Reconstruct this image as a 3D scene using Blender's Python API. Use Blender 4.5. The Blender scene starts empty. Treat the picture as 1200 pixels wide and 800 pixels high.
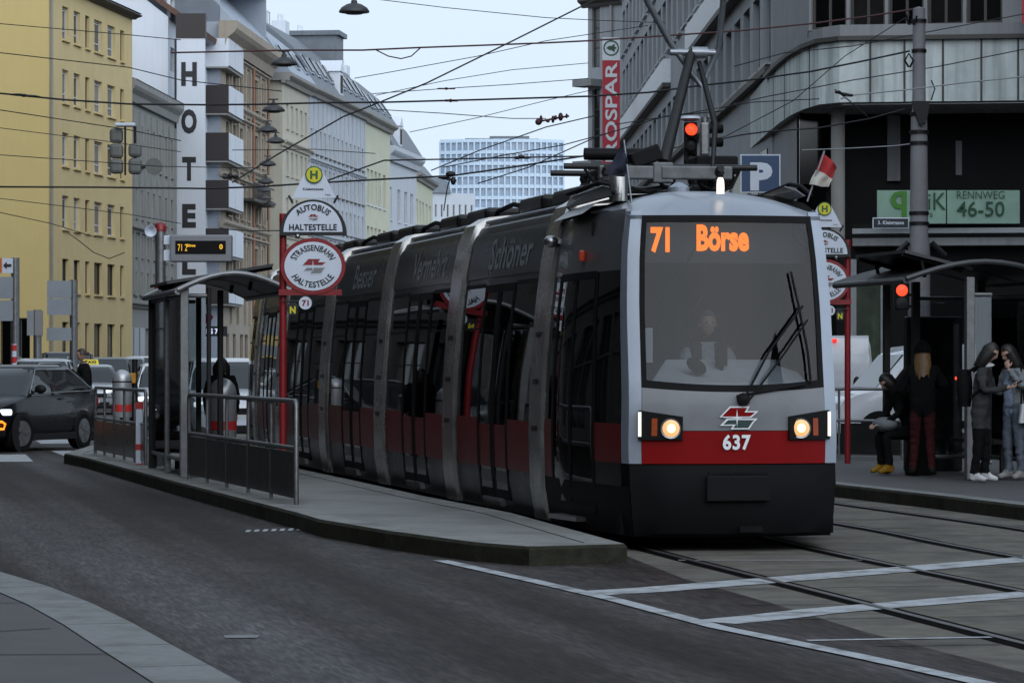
import bpy, bmesh, math, random
from mathutils import Vector, Matrix
random.seed(7)
PI = math.pi
S = bpy.context.scene
COL = S.collection
# ---- camera model: level camera at (0,0,EYE) looking along +Y, horizon raised by a lens shift
F, EYE, HY = 3600.0, 1.62, 426.0
def at(px, py, Y): return Vector(((px - 600) / F * Y, Y, EYE - (py - HY) / F * Y))
def gr(px, py, z=0.0): return at(px, py, F * (EYE - z) / (py - HY))
def zat(py, Y): return EYE - (py - HY) / F * Y
def xat(px, Y): return (px - 600) / F * Y

# ---------------------------------------------------------------- materials
MATS = {}
def mat(name, col, rough=.7, metal=0.0, var=.12, scale=6.0, bump=0.0, bscale=40.0, emit=None, estr=0.0,
        streak=0.0, dirt=None, dirtamt=0.0, coat=0.0, spec=.5):
    if name in MATS: return MATS[name]
    m = bpy.data.materials.new(name); m.use_nodes = True
    nt = m.node_tree; N = nt.nodes; L = nt.links
    b = N['Principled BSDF']
    b.inputs['Roughness'].default_value = rough; b.inputs['Metallic'].default_value = metal
    b.inputs['Specular IOR Level'].default_value = spec
    b.inputs['Coat Weight'].default_value = coat
    b.inputs['Base Color'].default_value = (*col, 1)
    tc = N.new('ShaderNodeTexCoord')
    if var > 0:
        no = N.new('ShaderNodeTexNoise'); no.inputs['Scale'].default_value = scale
        no.inputs['Detail'].default_value = 6; no.inputs['Roughness'].default_value = .62
        L.new(tc.outputs['Object'], no.inputs['Vector'])
        mr = N.new('ShaderNodeMapRange')
        mr.inputs['From Min'].default_value = .25; mr.inputs['From Max'].default_value = .75
        mr.inputs['To Min'].default_value = 1 - var; mr.inputs['To Max'].default_value = 1 + var
        L.new(no.outputs['Fac'], mr.inputs['Value'])
        mx = N.new('ShaderNodeMix'); mx.data_type = 'RGBA'; mx.blend_type = 'MULTIPLY'
        mx.inputs['Factor'].default_value = 1; mx.inputs['A'].default_value = (*col, 1)
        L.new(mr.outputs['Result'], mx.inputs['B'])
        out = mx.outputs['Result']
        if streak > 0:      # rain streaks: noise stretched vertically
            mp = N.new('ShaderNodeMapping'); mp.inputs['Scale'].default_value = (2.2, 2.2, .12)
            L.new(tc.outputs['Object'], mp.inputs['Vector'])
            n2 = N.new('ShaderNodeTexNoise'); n2.inputs['Scale'].default_value = 2.0; n2.inputs['Detail'].default_value = 8
            L.new(mp.outputs['Vector'], n2.inputs['Vector'])
            r2 = N.new('ShaderNodeMapRange'); r2.inputs['From Min'].default_value = .45; r2.inputs['From Max'].default_value = .72
            r2.inputs['To Min'].default_value = 0; r2.inputs['To Max'].default_value = streak
            L.new(n2.outputs['Fac'], r2.inputs['Value'])
            m2 = N.new('ShaderNodeMix'); m2.data_type = 'RGBA'
            L.new(r2.outputs['Result'], m2.inputs['Factor']); L.new(out, m2.inputs['A'])
            m2.inputs['B'].default_value = (*(dirt or tuple(c * .35 for c in col)), 1)
            out = m2.outputs['Result']
        if dirtamt > 0:     # blotchy stains
            n3 = N.new('ShaderNodeTexNoise'); n3.inputs['Scale'].default_value = scale * .23; n3.inputs['Detail'].default_value = 7
            L.new(tc.outputs['Object'], n3.inputs['Vector'])
            r3 = N.new('ShaderNodeMapRange'); r3.inputs['From Min'].default_value = .48; r3.inputs['From Max'].default_value = .7
            r3.inputs['To Min'].default_value = 0; r3.inputs['To Max'].default_value = dirtamt
            L.new(n3.outputs['Fac'], r3.inputs['Value'])
            m3 = N.new('ShaderNodeMix'); m3.data_type = 'RGBA'
            L.new(r3.outputs['Result'], m3.inputs['Factor']); L.new(out, m3.inputs['A'])
            m3.inputs['B'].default_value = (*(dirt or tuple(c * .4 for c in col)), 1)
            out = m3.outputs['Result']
        L.new(out, b.inputs['Base Color'])
        rr = N.new('ShaderNodeMapRange'); rr.inputs['To Min'].default_value = max(.02, rough - .1); rr.inputs['To Max'].default_value = min(1, rough + .1)
        L.new(no.outputs['Fac'], rr.inputs['Value']); L.new(rr.outputs['Result'], b.inputs['Roughness'])
    if bump > 0:
        nb = N.new('ShaderNodeTexNoise'); nb.inputs['Scale'].default_value = bscale; nb.inputs['Detail'].default_value = 4
        L.new(tc.outputs['Object'], nb.inputs['Vector'])
        bp = N.new('ShaderNodeBump'); bp.inputs['Strength'].default_value = bump; bp.inputs['Distance'].default_value = .02
        L.new(nb.outputs['Fac'], bp.inputs['Height']); L.new(bp.outputs['Normal'], b.inputs['Normal'])
    if emit:
        b.inputs['Emission Color'].default_value = (*emit, 1); b.inputs['Emission Strength'].default_value = estr
    MATS[name] = m; return m

def glassmat(name, tint=(.8, .85, .85), base=.06, rough=.02):
    """thin pane: see-through, with a Fresnel mirror on top"""
    if name in MATS: return MATS[name]
    m = bpy.data.materials.new(name); m.use_nodes = True
    N = m.node_tree.nodes; L = m.node_tree.links
    N.remove(N['Principled BSDF']); out = N['Material Output']
    tr = N.new('ShaderNodeBsdfTransparent'); tr.inputs['Color'].default_value = (*tint, 1)
    gl = N.new('ShaderNodeBsdfGlossy'); gl.inputs['Roughness'].default_value = rough
    lw = N.new('ShaderNodeFresnel'); lw.inputs['IOR'].default_value = 1.5
    ad = N.new('ShaderNodeMath'); ad.operation = 'ADD'; ad.use_clamp = True; ad.inputs[1].default_value = base
    L.new(lw.outputs['Fac'], ad.inputs[0])
    mx = N.new('ShaderNodeMixShader')
    L.new(ad.outputs[0], mx.inputs['Fac']); L.new(tr.outputs[0], mx.inputs[1]); L.new(gl.outputs[0], mx.inputs[2])
    L.new(mx.outputs[0], out.inputs['Surface'])
    MATS[name] = m; return m

def winmat(name, dark=(.018, .02, .022), curtain=(.17, .165, .155), rough=.08):
    """a window pane seen from far: dark room, in some windows a pale curtain, glossy front"""
    if name in MATS: return MATS[name]
    m = bpy.data.materials.new(name); m.use_nodes = True
    N = m.node_tree.nodes; L = m.node_tree.links; b = N['Principled BSDF']
    b.inputs['Roughness'].default_value = rough; b.inputs['Specular IOR Level'].default_value = .3
    oi = N.new('ShaderNodeObjectInfo'); cr = N.new('ShaderNodeValToRGB')
    cr.color_ramp.elements[0].position = .45; cr.color_ramp.elements[0].color = (*dark, 1)
    cr.color_ramp.elements[1].position = .95; cr.color_ramp.elements[1].color = (*curtain, 1)
    L.new(oi.outputs['Random'], cr.inputs['Fac'])
    tc = N.new('ShaderNodeTexCoord'); no = N.new('ShaderNodeTexNoise'); no.inputs['Scale'].default_value = 2.5
    L.new(tc.outputs['Object'], no.inputs['Vector'])
    mx = N.new('ShaderNodeMix'); mx.data_type = 'RGBA'; mx.blend_type = 'MULTIPLY'; mx.inputs['Factor'].default_value = .6
    L.new(cr.outputs['Color'], mx.inputs['A']); L.new(no.outputs['Color'], mx.inputs['B'])
    L.new(mx.outputs['Result'], b.inputs['Base Color'])
    bp = N.new('ShaderNodeBump'); bp.inputs['Strength'].default_value = .05
    L.new(no.outputs['Fac'], bp.inputs['Height']); L.new(bp.outputs['Normal'], b.inputs['Normal'])
    MATS[name] = m; return m

# ---------------------------------------------------------------- mesh builder
class MB:
    def __init__(s, M=None): s.v = []; s.f = []; s.m = []; s.M = M or Matrix()
    def _add(s, pts):
        b = len(s.v); s.v += [s.M @ Vector(p) for p in pts]; return b
    def poly(s, pts, mi=0):
        b = s._add(pts); s.f.append(tuple(range(b, b + len(pts)))); s.m.append(mi); return s
    def box(s, c, d, mi=0, R=None):
        x, y, z = d[0] / 2, d[1] / 2, d[2] / 2
        P = [Vector(p) for p in ((-x,-y,-z),(x,-y,-z),(x,y,-z),(-x,y,-z),(-x,-y,z),(x,-y,z),(x,y,z),(-x,y,z))]
        if R is not None: P = [R @ p for p in P]
        b = s._add([p + Vector(c) for p in P])
        for q in ((0,3,2,1),(4,5,6,7),(0,1,5,4),(1,2,6,5),(2,3,7,6),(3,0,4,7)):
            s.f.append(tuple(b + i for i in q)); s.m.append(mi)
        return s
    def bx(s, x0, x1, y0, y1, z0, z1, mi=0):
        return s.box(((x0+x1)/2, (y0+y1)/2, (z0+z1)/2), (abs(x1-x0), abs(y1-y0), abs(z1-z0)), mi)
    def loft(s, rings, mi=0, closed=True, caps=True):
        n = len(rings[0]); B = [s._add(r) for r in rings]
        for a, b in zip(B, B[1:]):
            for i in range(n if closed else n - 1):
                j = (i + 1) % n
                s.f.append((a + i, a + j, b + j, b + i)); s.m.append(mi)
        if caps and closed:
            s.f.append(tuple(B[0] + i for i in reversed(range(n)))); s.m.append(mi)
            s.f.append(tuple(B[-1] + i for i in range(n))); s.m.append(mi)
        return s
    def prism(s, pts, vec, mi=0):
        vec = Vector(vec); return s.loft([[Vector(p) for p in pts], [Vector(p) + vec for p in pts]], mi)
    def tube(s, pts, r, n=8, mi=0, caps=True):
        pts = [Vector(p) for p in pts]; rs = r if isinstance(r, (list, tuple)) else [r] * len(pts)
        rings = []; up = None
        for i, p in enumerate(pts):
            d = (pts[min(i + 1, len(pts) - 1)] - pts[max(i - 1, 0)])
            if d.length < 1e-9: d = Vector((0, 0, 1))
            d.normalize()
            if up is None:
                up = Vector((0, 0, 1)) if abs(d.z) < .9 else Vector((1, 0, 0))
            a = d.cross(up); 
            if a.length < 1e-6: a = d.cross(Vector((0, 1, 0)))
            a.normalize(); c = a.cross(d).normalized(); up = c
            rings.append([p + (a * math.cos(t) + c * math.sin(t)) * rs[i] for t in [2 * PI * k / n for k in range(n)]])
        return s.loft(rings, mi, True, caps)
    def lathe(s, prof, n=16, c=(0, 0, 0), mi=0, R=None, sx=1, sy=1, caps=True):
        rings = []
        for r, z in prof:
            ring = []
            for k in range(n):
                p = Vector((max(r, 1e-4) * math.cos(2*PI*k/n) * sx, max(r, 1e-4) * math.sin(2*PI*k/n) * sy, z))
                if R is not None: p = R @ p
                ring.append(p + Vector(c))
            rings.append(ring)
        return s.loft(rings, mi, True, caps)
    def ell(s, c, r, n=12, m=8, mi=0, R=None):
        prof = [(math.sin(PI * i / m), -math.cos(PI * i / m)) for i in range(m + 1)]
        rr = Matrix.Diagonal(Vector(r)); 
        if R is not None: rr = R @ rr
        return s.lathe(prof, n, c, mi, rr)
    def grid(s, fn, nu, nv, mi=0):
        P = [[fn(i / nu, j / nv) for i in range(nu + 1)] for j in range(nv + 1)]
        B = [s._add(r) for r in P]
        for a, b in zip(B, B[1:]):
            for i in range(nu):
                s.f.append((a + i, a + i + 1, b + i + 1, b + i)); s.m.append(mi)
        return s
    def raw(s, verts, faces, mi=0):
        b = s._add(verts)
        for f in faces: s.f.append(tuple(b + i for i in f)); s.m.append(mi)
        return s
    def mesh(s, name, mats):
        me = bpy.data.meshes.new(name); me.from_pydata([tuple(v) for v in s.v], [], s.f)
        for m in (mats if isinstance(mats, (list, tuple)) else [mats]): me.materials.append(m)
        me.polygons.foreach_set('material_index', s.m)
        return me
    def build(s, name, mats, parent=None, smooth=None, bevel=0, fix=True, origin=None):
        if origin is not None:
            o_ = Vector(origin); s.v = [v - o_ for v in s.v]
        me = s.mesh(name, mats)
        if fix or smooth is not None:
            bm = bmesh.new(); bm.from_mesh(me)
            bmesh.ops.remove_doubles(bm, verts=bm.verts, dist=1e-5)
            bmesh.ops.recalc_face_normals(bm, faces=bm.faces)
            if smooth is not None:
                for f in bm.faces: f.smooth = True
                for e in bm.edges:
                    if len(e.link_faces) != 2 or e.calc_face_angle(0) > math.radians(smooth): e.smooth = False
            bm.to_mesh(me); bm.free()
        o = bpy.data.objects.new(name, me); COL.objects.link(o)
        if parent is not None: o.parent = parent
        if origin is not None: o.location = origin
        if bevel:
            md = o.modifiers.new('bevel', 'BEVEL'); md.width = bevel; md.segments = 2; md.limit_method = 'ANGLE'; md.angle_limit = math.radians(40)
        return o

def tag(o, label=None, cat=None, group=None, kind=None):
    if label: o['label'] = label
    if cat: o['category'] = cat
    if group: o['group'] = group
    if kind: o['kind'] = kind
    return o
def thing(name, label, cat, loc=(0, 0, 0), rz=0.0, group=None):
    o = bpy.data.objects.new(name, None); COL.objects.link(o); o.empty_display_size = .2
    o.location = loc; o.rotation_euler = (0, 0, rz)
    return tag(o, label, cat, group)
def struct(o): o['kind'] = 'structure'; return o
def part(mesh, name, parent, loc=(0, 0, 0), rot=None, label=None):
    o = bpy.data.objects.new(name, mesh); COL.objects.link(o); o.parent = parent; o.location = loc
    if rot is not None: o.rotation_euler = rot
    if label: o['label'] = label
    return o
def copy_tree(o, parent=None):
    c = o.copy(); COL.objects.link(c)
    if parent is not None: c.parent = parent
    for ch in list(o.children): copy_tree(ch, c)
    return c
def Rz(a): return Matrix.Rotation(a, 3, 'Z')
def Rx(a): return Matrix.Rotation(a, 3, 'X')
def Ry(a): return Matrix.Rotation(a, 3, 'Y')

# ---------------------------------------------------------------- lettering
_TXT = {}
def text_geo(s, bold=0.0, spacing=1.0):
    k = (s, bold, spacing)
    if k in _TXT: return _TXT[k]
    cu = bpy.data.curves.new('lettering', 'FONT'); cu.body = s; cu.size = 1; cu.offset = bold; cu.space_character = spacing
    cu.align_x = 'CENTER'; cu.align_y = 'CENTER'; cu.resolution_u = 3
    ob = bpy.data.objects.new('lettering', cu); COL.objects.link(ob)
    dg = bpy.context.evaluated_depsgraph_get(); dg.update()
    me = bpy.data.meshes.new_from_object(ob.evaluated_get(dg))
    vs = [v.co.copy() for v in me.vertices]; fs = [tuple(p.vertices) for p in me.polygons]
    bpy.data.objects.remove(ob); bpy.data.curves.remove(cu); bpy.data.meshes.remove(me)
    x0 = min(v.x for v in vs); x1 = max(v.x for v in vs); y0 = min(v.y for v in vs); y1 = max(v.y for v in vs)
    vs = [Vector((v.x - (x0 + x1) / 2, v.y - (y0 + y1) / 2, 0)) for v in vs]
    _TXT[k] = (vs, fs, x1 - x0, y1 - y0); return _TXT[k]
def text(mb, s, w, h, fn, mi=0, bold=.02, spacing=1.0):
    """letters fitted into w x h; fn maps (x,y) in metres to a 3-D point"""
    vs, fs, W, H = text_geo(s, bold, spacing)
    mb.raw([fn(v.x / W * w, v.y / H * h) for v in vs], fs, mi)
def flat(c, right=(1, 0, 0), up=(0, 0, 1)):
    c, r, u = Vector(c), Vector(right), Vector(up)
    return lambda x, y: c + r * x + u * y
# ================================================================ camera, sky, light
cam = bpy.data.cameras.new('camera'); co = bpy.data.objects.new('camera', cam); COL.objects.link(co)
co.location = (0, 0, EYE); co.rotation_euler = (PI / 2, 0, 0)
cam.sensor_width = 36; cam.lens = 36 * F / 1200; cam.shift_y = (HY - 400) / 1200
cam.clip_start = .1; cam.clip_end = 6000
S.camera = co
S.view_settings.view_transform = 'Standard'; S.view_settings.look = 'None'
S.view_settings.exposure = EXPO if 'EXPO' in globals() else 0.0; S.view_settings.gamma = 1
S.cycles.max_bounces = 8; S.cycles.transparent_max_bounces = 24; S.cycles.use_denoising = True
S.cycles.caustics_reflective = False; S.cycles.caustics_refractive = False

SUN_EL, SUN_ROT = math.radians(30), math.radians(160)
w = bpy.data.worlds.new('World'); S.world = w; w.use_nodes = True
N = w.node_tree.nodes; L = w.node_tree.links; bg = N['Background']
sky = N.new('ShaderNodeTexSky'); sky.sky_type = 'NISHITA'; sky.sun_disc = False
sky.sun_elevation = SUN_EL; sky.sun_rotation = SUN_ROT; sky.air_density = 1.5; sky.dust_density = 4; sky.ozone_density = 2
tc = N.new('ShaderNodeTexCoord'); sp = N.new('ShaderNodeSeparateXYZ'); L.new(tc.outputs['Generated'], sp.inputs[0])
# overcast cloud layer, thinner and brighter towards the horizon
mr = N.new('ShaderNodeMapRange'); mr.inputs['From Min'].default_value = 0; mr.inputs['From Max'].default_value = 1
mr.inputs['To Min'].default_value = 8.6; mr.inputs['To Max'].default_value = 4.2
L.new(sp.outputs['Z'], mr.inputs['Value'])
mp = N.new('ShaderNodeMapping'); mp.inputs['Scale'].default_value = (1, 1, 3); L.new(tc.outputs['Generated'], mp.inputs['Vector'])
cn = N.new('ShaderNodeTexNoise'); cn.inputs['Scale'].default_value = 3.0; cn.inputs['Detail'].default_value = 5; L.new(mp.outputs['Vector'], cn.inputs['Vector'])
cm = N.new('ShaderNodeMapRange'); cm.inputs['To Min'].default_value = .93; cm.inputs['To Max'].default_value = 1.07; L.new(cn.outputs['Fac'], cm.inputs['Value'])
ml = N.new('ShaderNodeMath'); ml.operation = 'MULTIPLY'; L.new(mr.outputs['Result'], ml.inputs[0]); L.new(cm.outputs['Result'], ml.inputs[1])
cc = N.new('ShaderNodeMix'); cc.data_type = 'RGBA'; cc.blend_type = 'MULTIPLY'; cc.inputs['Factor'].default_value = 1
cc.inputs['A'].default_value = (.89, 1.06, 1.26, 1)
# the cloud is thinner and brighter on the side of the hidden sun
dp_ = N.new('ShaderNodeVectorMath'); dp_.operation = 'DOT_PRODUCT'; L.new(tc.outputs['Generated'], dp_.inputs[0])
dp_.inputs[1].default_value = (math.sin(SUN_ROT) * .95, math.cos(SUN_ROT) * .95, .3)
gl_ = N.new('ShaderNodeMapRange'); gl_.inputs['From Min'].default_value = -.3; gl_.inputs['From Max'].default_value = 1
gl_.inputs['To Min'].default_value = 1; gl_.inputs['To Max'].default_value = 2.5; L.new(dp_.outputs['Value'], gl_.inputs['Value'])
m3_ = N.new('ShaderNodeMath'); m3_.operation = 'MULTIPLY'; L.new(ml.outputs[0], m3_.inputs[0]); L.new(gl_.outputs['Result'], m3_.inputs[1]); L.new(m3_.outputs[0], cc.inputs['B'])
mx = N.new('ShaderNodeMix'); mx.data_type = 'RGBA'; mx.inputs['Factor'].default_value = .9
L.new(sky.outputs['Color'], mx.inputs['A']); L.new(cc.outputs['Result'], mx.inputs['B'])
L.new(mx.outputs['Result'], bg.inputs['Color']); bg.inputs['Strength'].default_value = .11

sd = bpy.data.lights.new('sun', 'SUN'); sd.energy = .8; sd.angle = math.radians(60); sd.color = (1, .98, .95)
so = bpy.data.objects.new('sun', sd); COL.objects.link(so)
# sun direction matches the sky: rotation measured from +Y towards +X
sv = Vector((math.sin(SUN_ROT) * math.cos(SUN_EL), math.cos(SUN_ROT) * math.cos(SUN_EL), math.sin(SUN_EL)))
so.rotation_euler = sv.to_track_quat('Z', 'Y').to_euler(); so.location = (0, -20, 60)

# ================================================================ ground materials
def asphalt(name, CA, CB):
    m = bpy.data.materials.new(name); m.use_nodes = True
    N = m.node_tree.nodes; L = m.node_tree.links; b = N['Principled BSDF']; b.inputs['Roughness'].default_value = .62; b.inputs['Specular IOR Level'].default_value = .14
    tc = N.new('ShaderNodeTexCoord')
    def noise(sc, det, vec=None, sclv=None):
        n = N.new('ShaderNodeTexNoise'); n.inputs['Scale'].default_value = sc; n.inputs['Detail'].default_value = det
        v = tc.outputs['Object']
        if sclv:
            m0 = N.new('ShaderNodeMapping'); m0.inputs['Rotation'].default_value = (0, 0, math.radians(-12.7)); L.new(v, m0.inputs['Vector'])
            mp = N.new('ShaderNodeMapping'); mp.inputs['Scale'].default_value = sclv
            L.new(m0.outputs['Vector'], mp.inputs['Vector']); v = mp.outputs['Vector']
        L.new(v, n.inputs['Vector']); return n.outputs['Fac']
    def rng(f, a, b_, c, d):
        r = N.new('ShaderNodeMapRange'); r.inputs['From Min'].default_value = a; r.inputs['From Max'].default_value = b_
        r.inputs['To Min'].default_value = c; r.inputs['To Max'].default_value = d; L.new(f, r.inputs['Value']); return r.outputs['Result']
    lanes = noise(.62, 5, sclv=(1.0, .028, 1))      # worn wheel lanes running along the road
    big = noise(.5, 6); fine = noise(260, 3); grain = noise(60, 5)
    cr = N.new('ShaderNodeMix'); cr.data_type = 'RGBA'
    L.new(rng(lanes, .43, .58, 0, 1), cr.inputs['Factor'])
    cr.inputs['A'].default_value = (*CA, 1); cr.inputs['B'].default_value = (*CB, 1)
    def mul(a, f):
        x = N.new('ShaderNodeMix'); x.data_type = 'RGBA'; x.blend_type = 'MULTIPLY'; x.inputs['Factor'].default_value = 1
        L.new(a, x.inputs['A']); L.new(f, x.inputs['B']); return x.outputs['Result']
    c = mul(cr.outputs['Result'], rng(big, .3, .7, .75, 1.25))
    c = mul(c, rng(fine, .3, .7, .5, 1.55)); c = mul(c, rng(grain, .3, .7, .72, 1.35)); c = mul(c, rng(noise(11, 6, sclv=(1, .16, 1)), .36, .64, .74, 1.28))
    c = mul(c, rng(noise(34, 4, sclv=(1, .10, 1)), .38, .62, .55, 1.5)); c = mul(c, rng(noise(3.2, 8, sclv=(1, .3, 1)), .4, .7, 1.1, .8))
    vo = N.new('ShaderNodeTexVoronoi'); vo.inputs['Scale'].default_value = 5; mq = N.new('ShaderNodeMapping'); mq.inputs['Scale'].default_value = (1, .25, 1); L.new(tc.outputs['Object'], mq.inputs['Vector']); L.new(mq.outputs['Vector'], vo.inputs['Vector'])
    c = mul(c, rng(vo.outputs['Distance'], .03, .06, 2.6, 1))
    L.new(c, b.inputs['Base Color'])
    L.new(rng(lanes, .3, .7, .72, .5), b.inputs['Roughness'])
    bp = N.new('ShaderNodeBump'); bp.inputs['Strength'].default_value = .35; bp.inputs['Distance'].default_value = .006
    L.new(fine, bp.inputs['Height']); L.new(bp.outputs['Normal'], b.inputs['Normal'])
    return m
M_ASPH = asphalt('asphalt', (.0145, .0098, .0072), (.048, .0435, .0435))
M_CONC = mat('track concrete', (.125, .116, .098), .8, var=.35, scale=5, bump=.25, bscale=90, dirt=(.045, .042, .038), dirtamt=.75, streak=0, spec=.25)
M_PATCH = asphalt('dark asphalt patch', (.024, .0175, .0155), (.034, .028, .027))
M_PAVE = mat('pavement asphalt', (.072, .070, .070), .75, var=.2, scale=5, bump=.25, bscale=150, dirt=(.05, .05, .05), dirtamt=.5)
M_KERB = mat('granite kerb', (.17, .175, .175), .7, var=.25, scale=14, bump=.3, bscale=120, dirt=(.07, .068, .06), dirtamt=.5)
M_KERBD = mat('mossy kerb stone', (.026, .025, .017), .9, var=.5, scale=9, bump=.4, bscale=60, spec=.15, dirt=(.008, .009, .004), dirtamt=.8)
M_PAINT = mat('road paint', (.37, .39, .41), .6, var=.25, scale=18, dirt=(.09, .088, .088), dirtamt=.85, bump=.2, bscale=150)
M_RAIL = mat('rail steel', (.16, .155, .155), .42, metal=.8, var=.25, scale=20)
M_GROOVE = mat('rail groove', (.004, .0036, .0034), .9, var=.2, spec=.03)

# ---- ground sheet
mb = MB(); mb.poly([(-3000, -200, 0), (3000, -200, 0), (3000, 4000, 0), (-3000, 4000, 0)])
struct(mb.build('road', M_ASPH))

# ---- tracks
TRACK = [(-8.6, 75), (-6.6, 65), (-4.65, 56.2), (-3.55, 51.6), (-2.46, 47.1), (-1.42, 42.65), (-.46, 38.36), (.49, 33.98), (1.43, 29.76),
         (1.95, 26.5), (2.9, 21.7), (3.65, 17.84), (5.55, 8), (7.1, 0), (10, -15)]
def catmull(P, k=8):
    out = []; P = [Vector((p[0], p[1], 0)) for p in P]
    for i in range(len(P) - 1):
        p0, p1, p2, p3 = P[max(i-1, 0)], P[i], P[i+1], P[min(i+2, len(P)-1)]
        for j in range(k):
            t = j / k
            out.append(.5 * ((2*p1) + (p2-p0)*t + (2*p0-5*p1+4*p2-p3)*t*t + (-p0+3*p1-3*p2+p3)*t*t*t))
    out.append(P[-1]); return out
TR = catmull(TRACK)
def off(path, d):
    out = []
    for i, p in enumerate(path):
        t = (path[min(i+1, len(path)-1)] - path[max(i-1, 0)]).normalized()   # running towards the camera
        out.append(p + Vector((-t.y, t.x, 0)) * d)          # +d = to the right in the picture
    return out
def strip(mb, path, d0, d1, z, mi=0):
    a, b = off(path, d0), off(path, d1)
    for i in range(len(path) - 1):
        mb.poly([a[i] + Vector((0,0,z)), b[i] + Vector((0,0,z)), b[i+1] + Vector((0,0,z)), a[i+1] + Vector((0,0,z))], mi)
mb = MB(); strip(mb, TR, -1.62, 5.0, .004); struct(mb.build('track_bed', M_CONC))
mb = MB()
for base in (0, 2.78):
    for d in (-.7175, .7175):
        c = base + d
        strip(mb, TR, c - .03, c + .03, .014, 0)
        strip(mb, TR, c - .115, c - .03, .009, 1); strip(mb, TR, c + .03, c + .09, .009, 1)
struct(mb.build('tram_rails', [M_RAIL, M_GROOVE], fix=False))
# slab joints of the track bed
mb = MB()
for i in range(4, len(TR) - 4, 3):
    t = (TR[i+1] - TR[i]).normalized(); n = Vector((-t.y, t.x, 0))
    for a, b in ((-1.6, -.86), (-.58, .58), (.86, 1.92), (2.2, 3.36), (3.64, 4.9)):
        p, q = TR[i] + n * a, TR[i] + n * b
        mb.poly([p - t*.008 + Vector((0,0,.008)), q - t*.008 + Vector((0,0,.008)), q + t*.008 + Vector((0,0,.008)), p + t*.008 + Vector((0,0,.008))])
struct(mb.build('slab_joints', M_GROOVE, fix=False))

# ---- dark asphalt wedge between the road line and the track bed
def gpoly(pts, z): return [Vector((gr(x, y).x, gr(x, y).y, z)) for x, y in pts]
mb = MB(); mb.poly(gpoly([(520, 659), (735, 652), (800, 678), (900, 706), (1010, 740), (1200, 789), (1330, 825), (1210, 818), (1000, 766), (720, 704)], .006))
struct(mb.build('asphalt_patch', M_PATCH, fix=False))

# ---- painted lines
def ribbon(pts, w0, w1, z=.0078):
    """pixel polyline laid on the road, width in metres"""
    P = [gr(x, y) for x, y in pts]; out = []
    for i, p in enumerate(P):
        t = (P[min(i+1, len(P)-1)] - P[max(i-1, 0)]); t.z = 0; t.normalize(); n = Vector((-t.y, t.x, 0))
        wd = w0 + (w1 - w0) * i / (len(P) - 1)
        out.append((Vector((p.x, p.y, z)) + n * wd / 2, Vector((p.x, p.y, z)) - n * wd / 2))
    mb = MB()
    for (a, b), (c, d) in zip(out, out[1:]): mb.poly([a, b, d, c])
    return struct(mb.build('road_marking', M_PAINT, fix=False))
ribbon([(516, 657), (620, 680), (720, 703), (840, 735), (1000, 768), (1160, 803), (1400, 860)], .13, .13)
ribbon([(692, 696), (760, 692), (830, 686.5), (960, 676), (1200, 656), (1330, 645)], .40, .40, .0092)
ribbon([(836, 730), (900, 724), (960, 717), (1080, 707), (1200, 697), (1330, 686)], .36, .36, .0092)
ribbon([(946, 751.5), (1050, 749.5), (1168, 747.5)], .07, .07, .0092)
ribbon([(795, 657), (900, 657), (1010, 657)], .05, .05, .0092)
# short dashes by the platform kerb, zebra bars of the crossing behind
for i in range(8):
    x = 287 + i * 10
    mb = MB(); mb.poly(gpoly([(x, 623.6 - i*.35), (x + 5.5, 623.6 - i*.35), (x + 8, 621 - i*.35), (x + 2.5, 621 - i*.35)], .006)); struct(mb.build('road_marking', M_PAINT, fix=False))
for q in ([(-60, 533), (30, 532.5), (39, 541), (-60, 541.5)], [(60, 528.5), (104, 528), (110, 534), (76, 534.5)], [(-30, 517.5), (22, 517), (30, 522), (-30, 522.5)],
          [(40, 515.5), (82, 515), (88, 519.5), (48, 520)], [(120, 513), (150, 512.6), (158, 516.6), (130, 517)], [(165, 512), (190, 511.5), (198, 515), (176, 515.5)]):
    mb = MB(); mb.poly(gpoly(q, .006)); struct(mb.build('road_marking', M_PAINT, fix=False))
# a worn gully lid
mb = MB(); mb.poly(gpoly([(262, 744.5), (304, 744), (302, 747.5), (264, 748)], .005)); struct(mb.build('drain_cover', M_KERB, fix=False))

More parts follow.
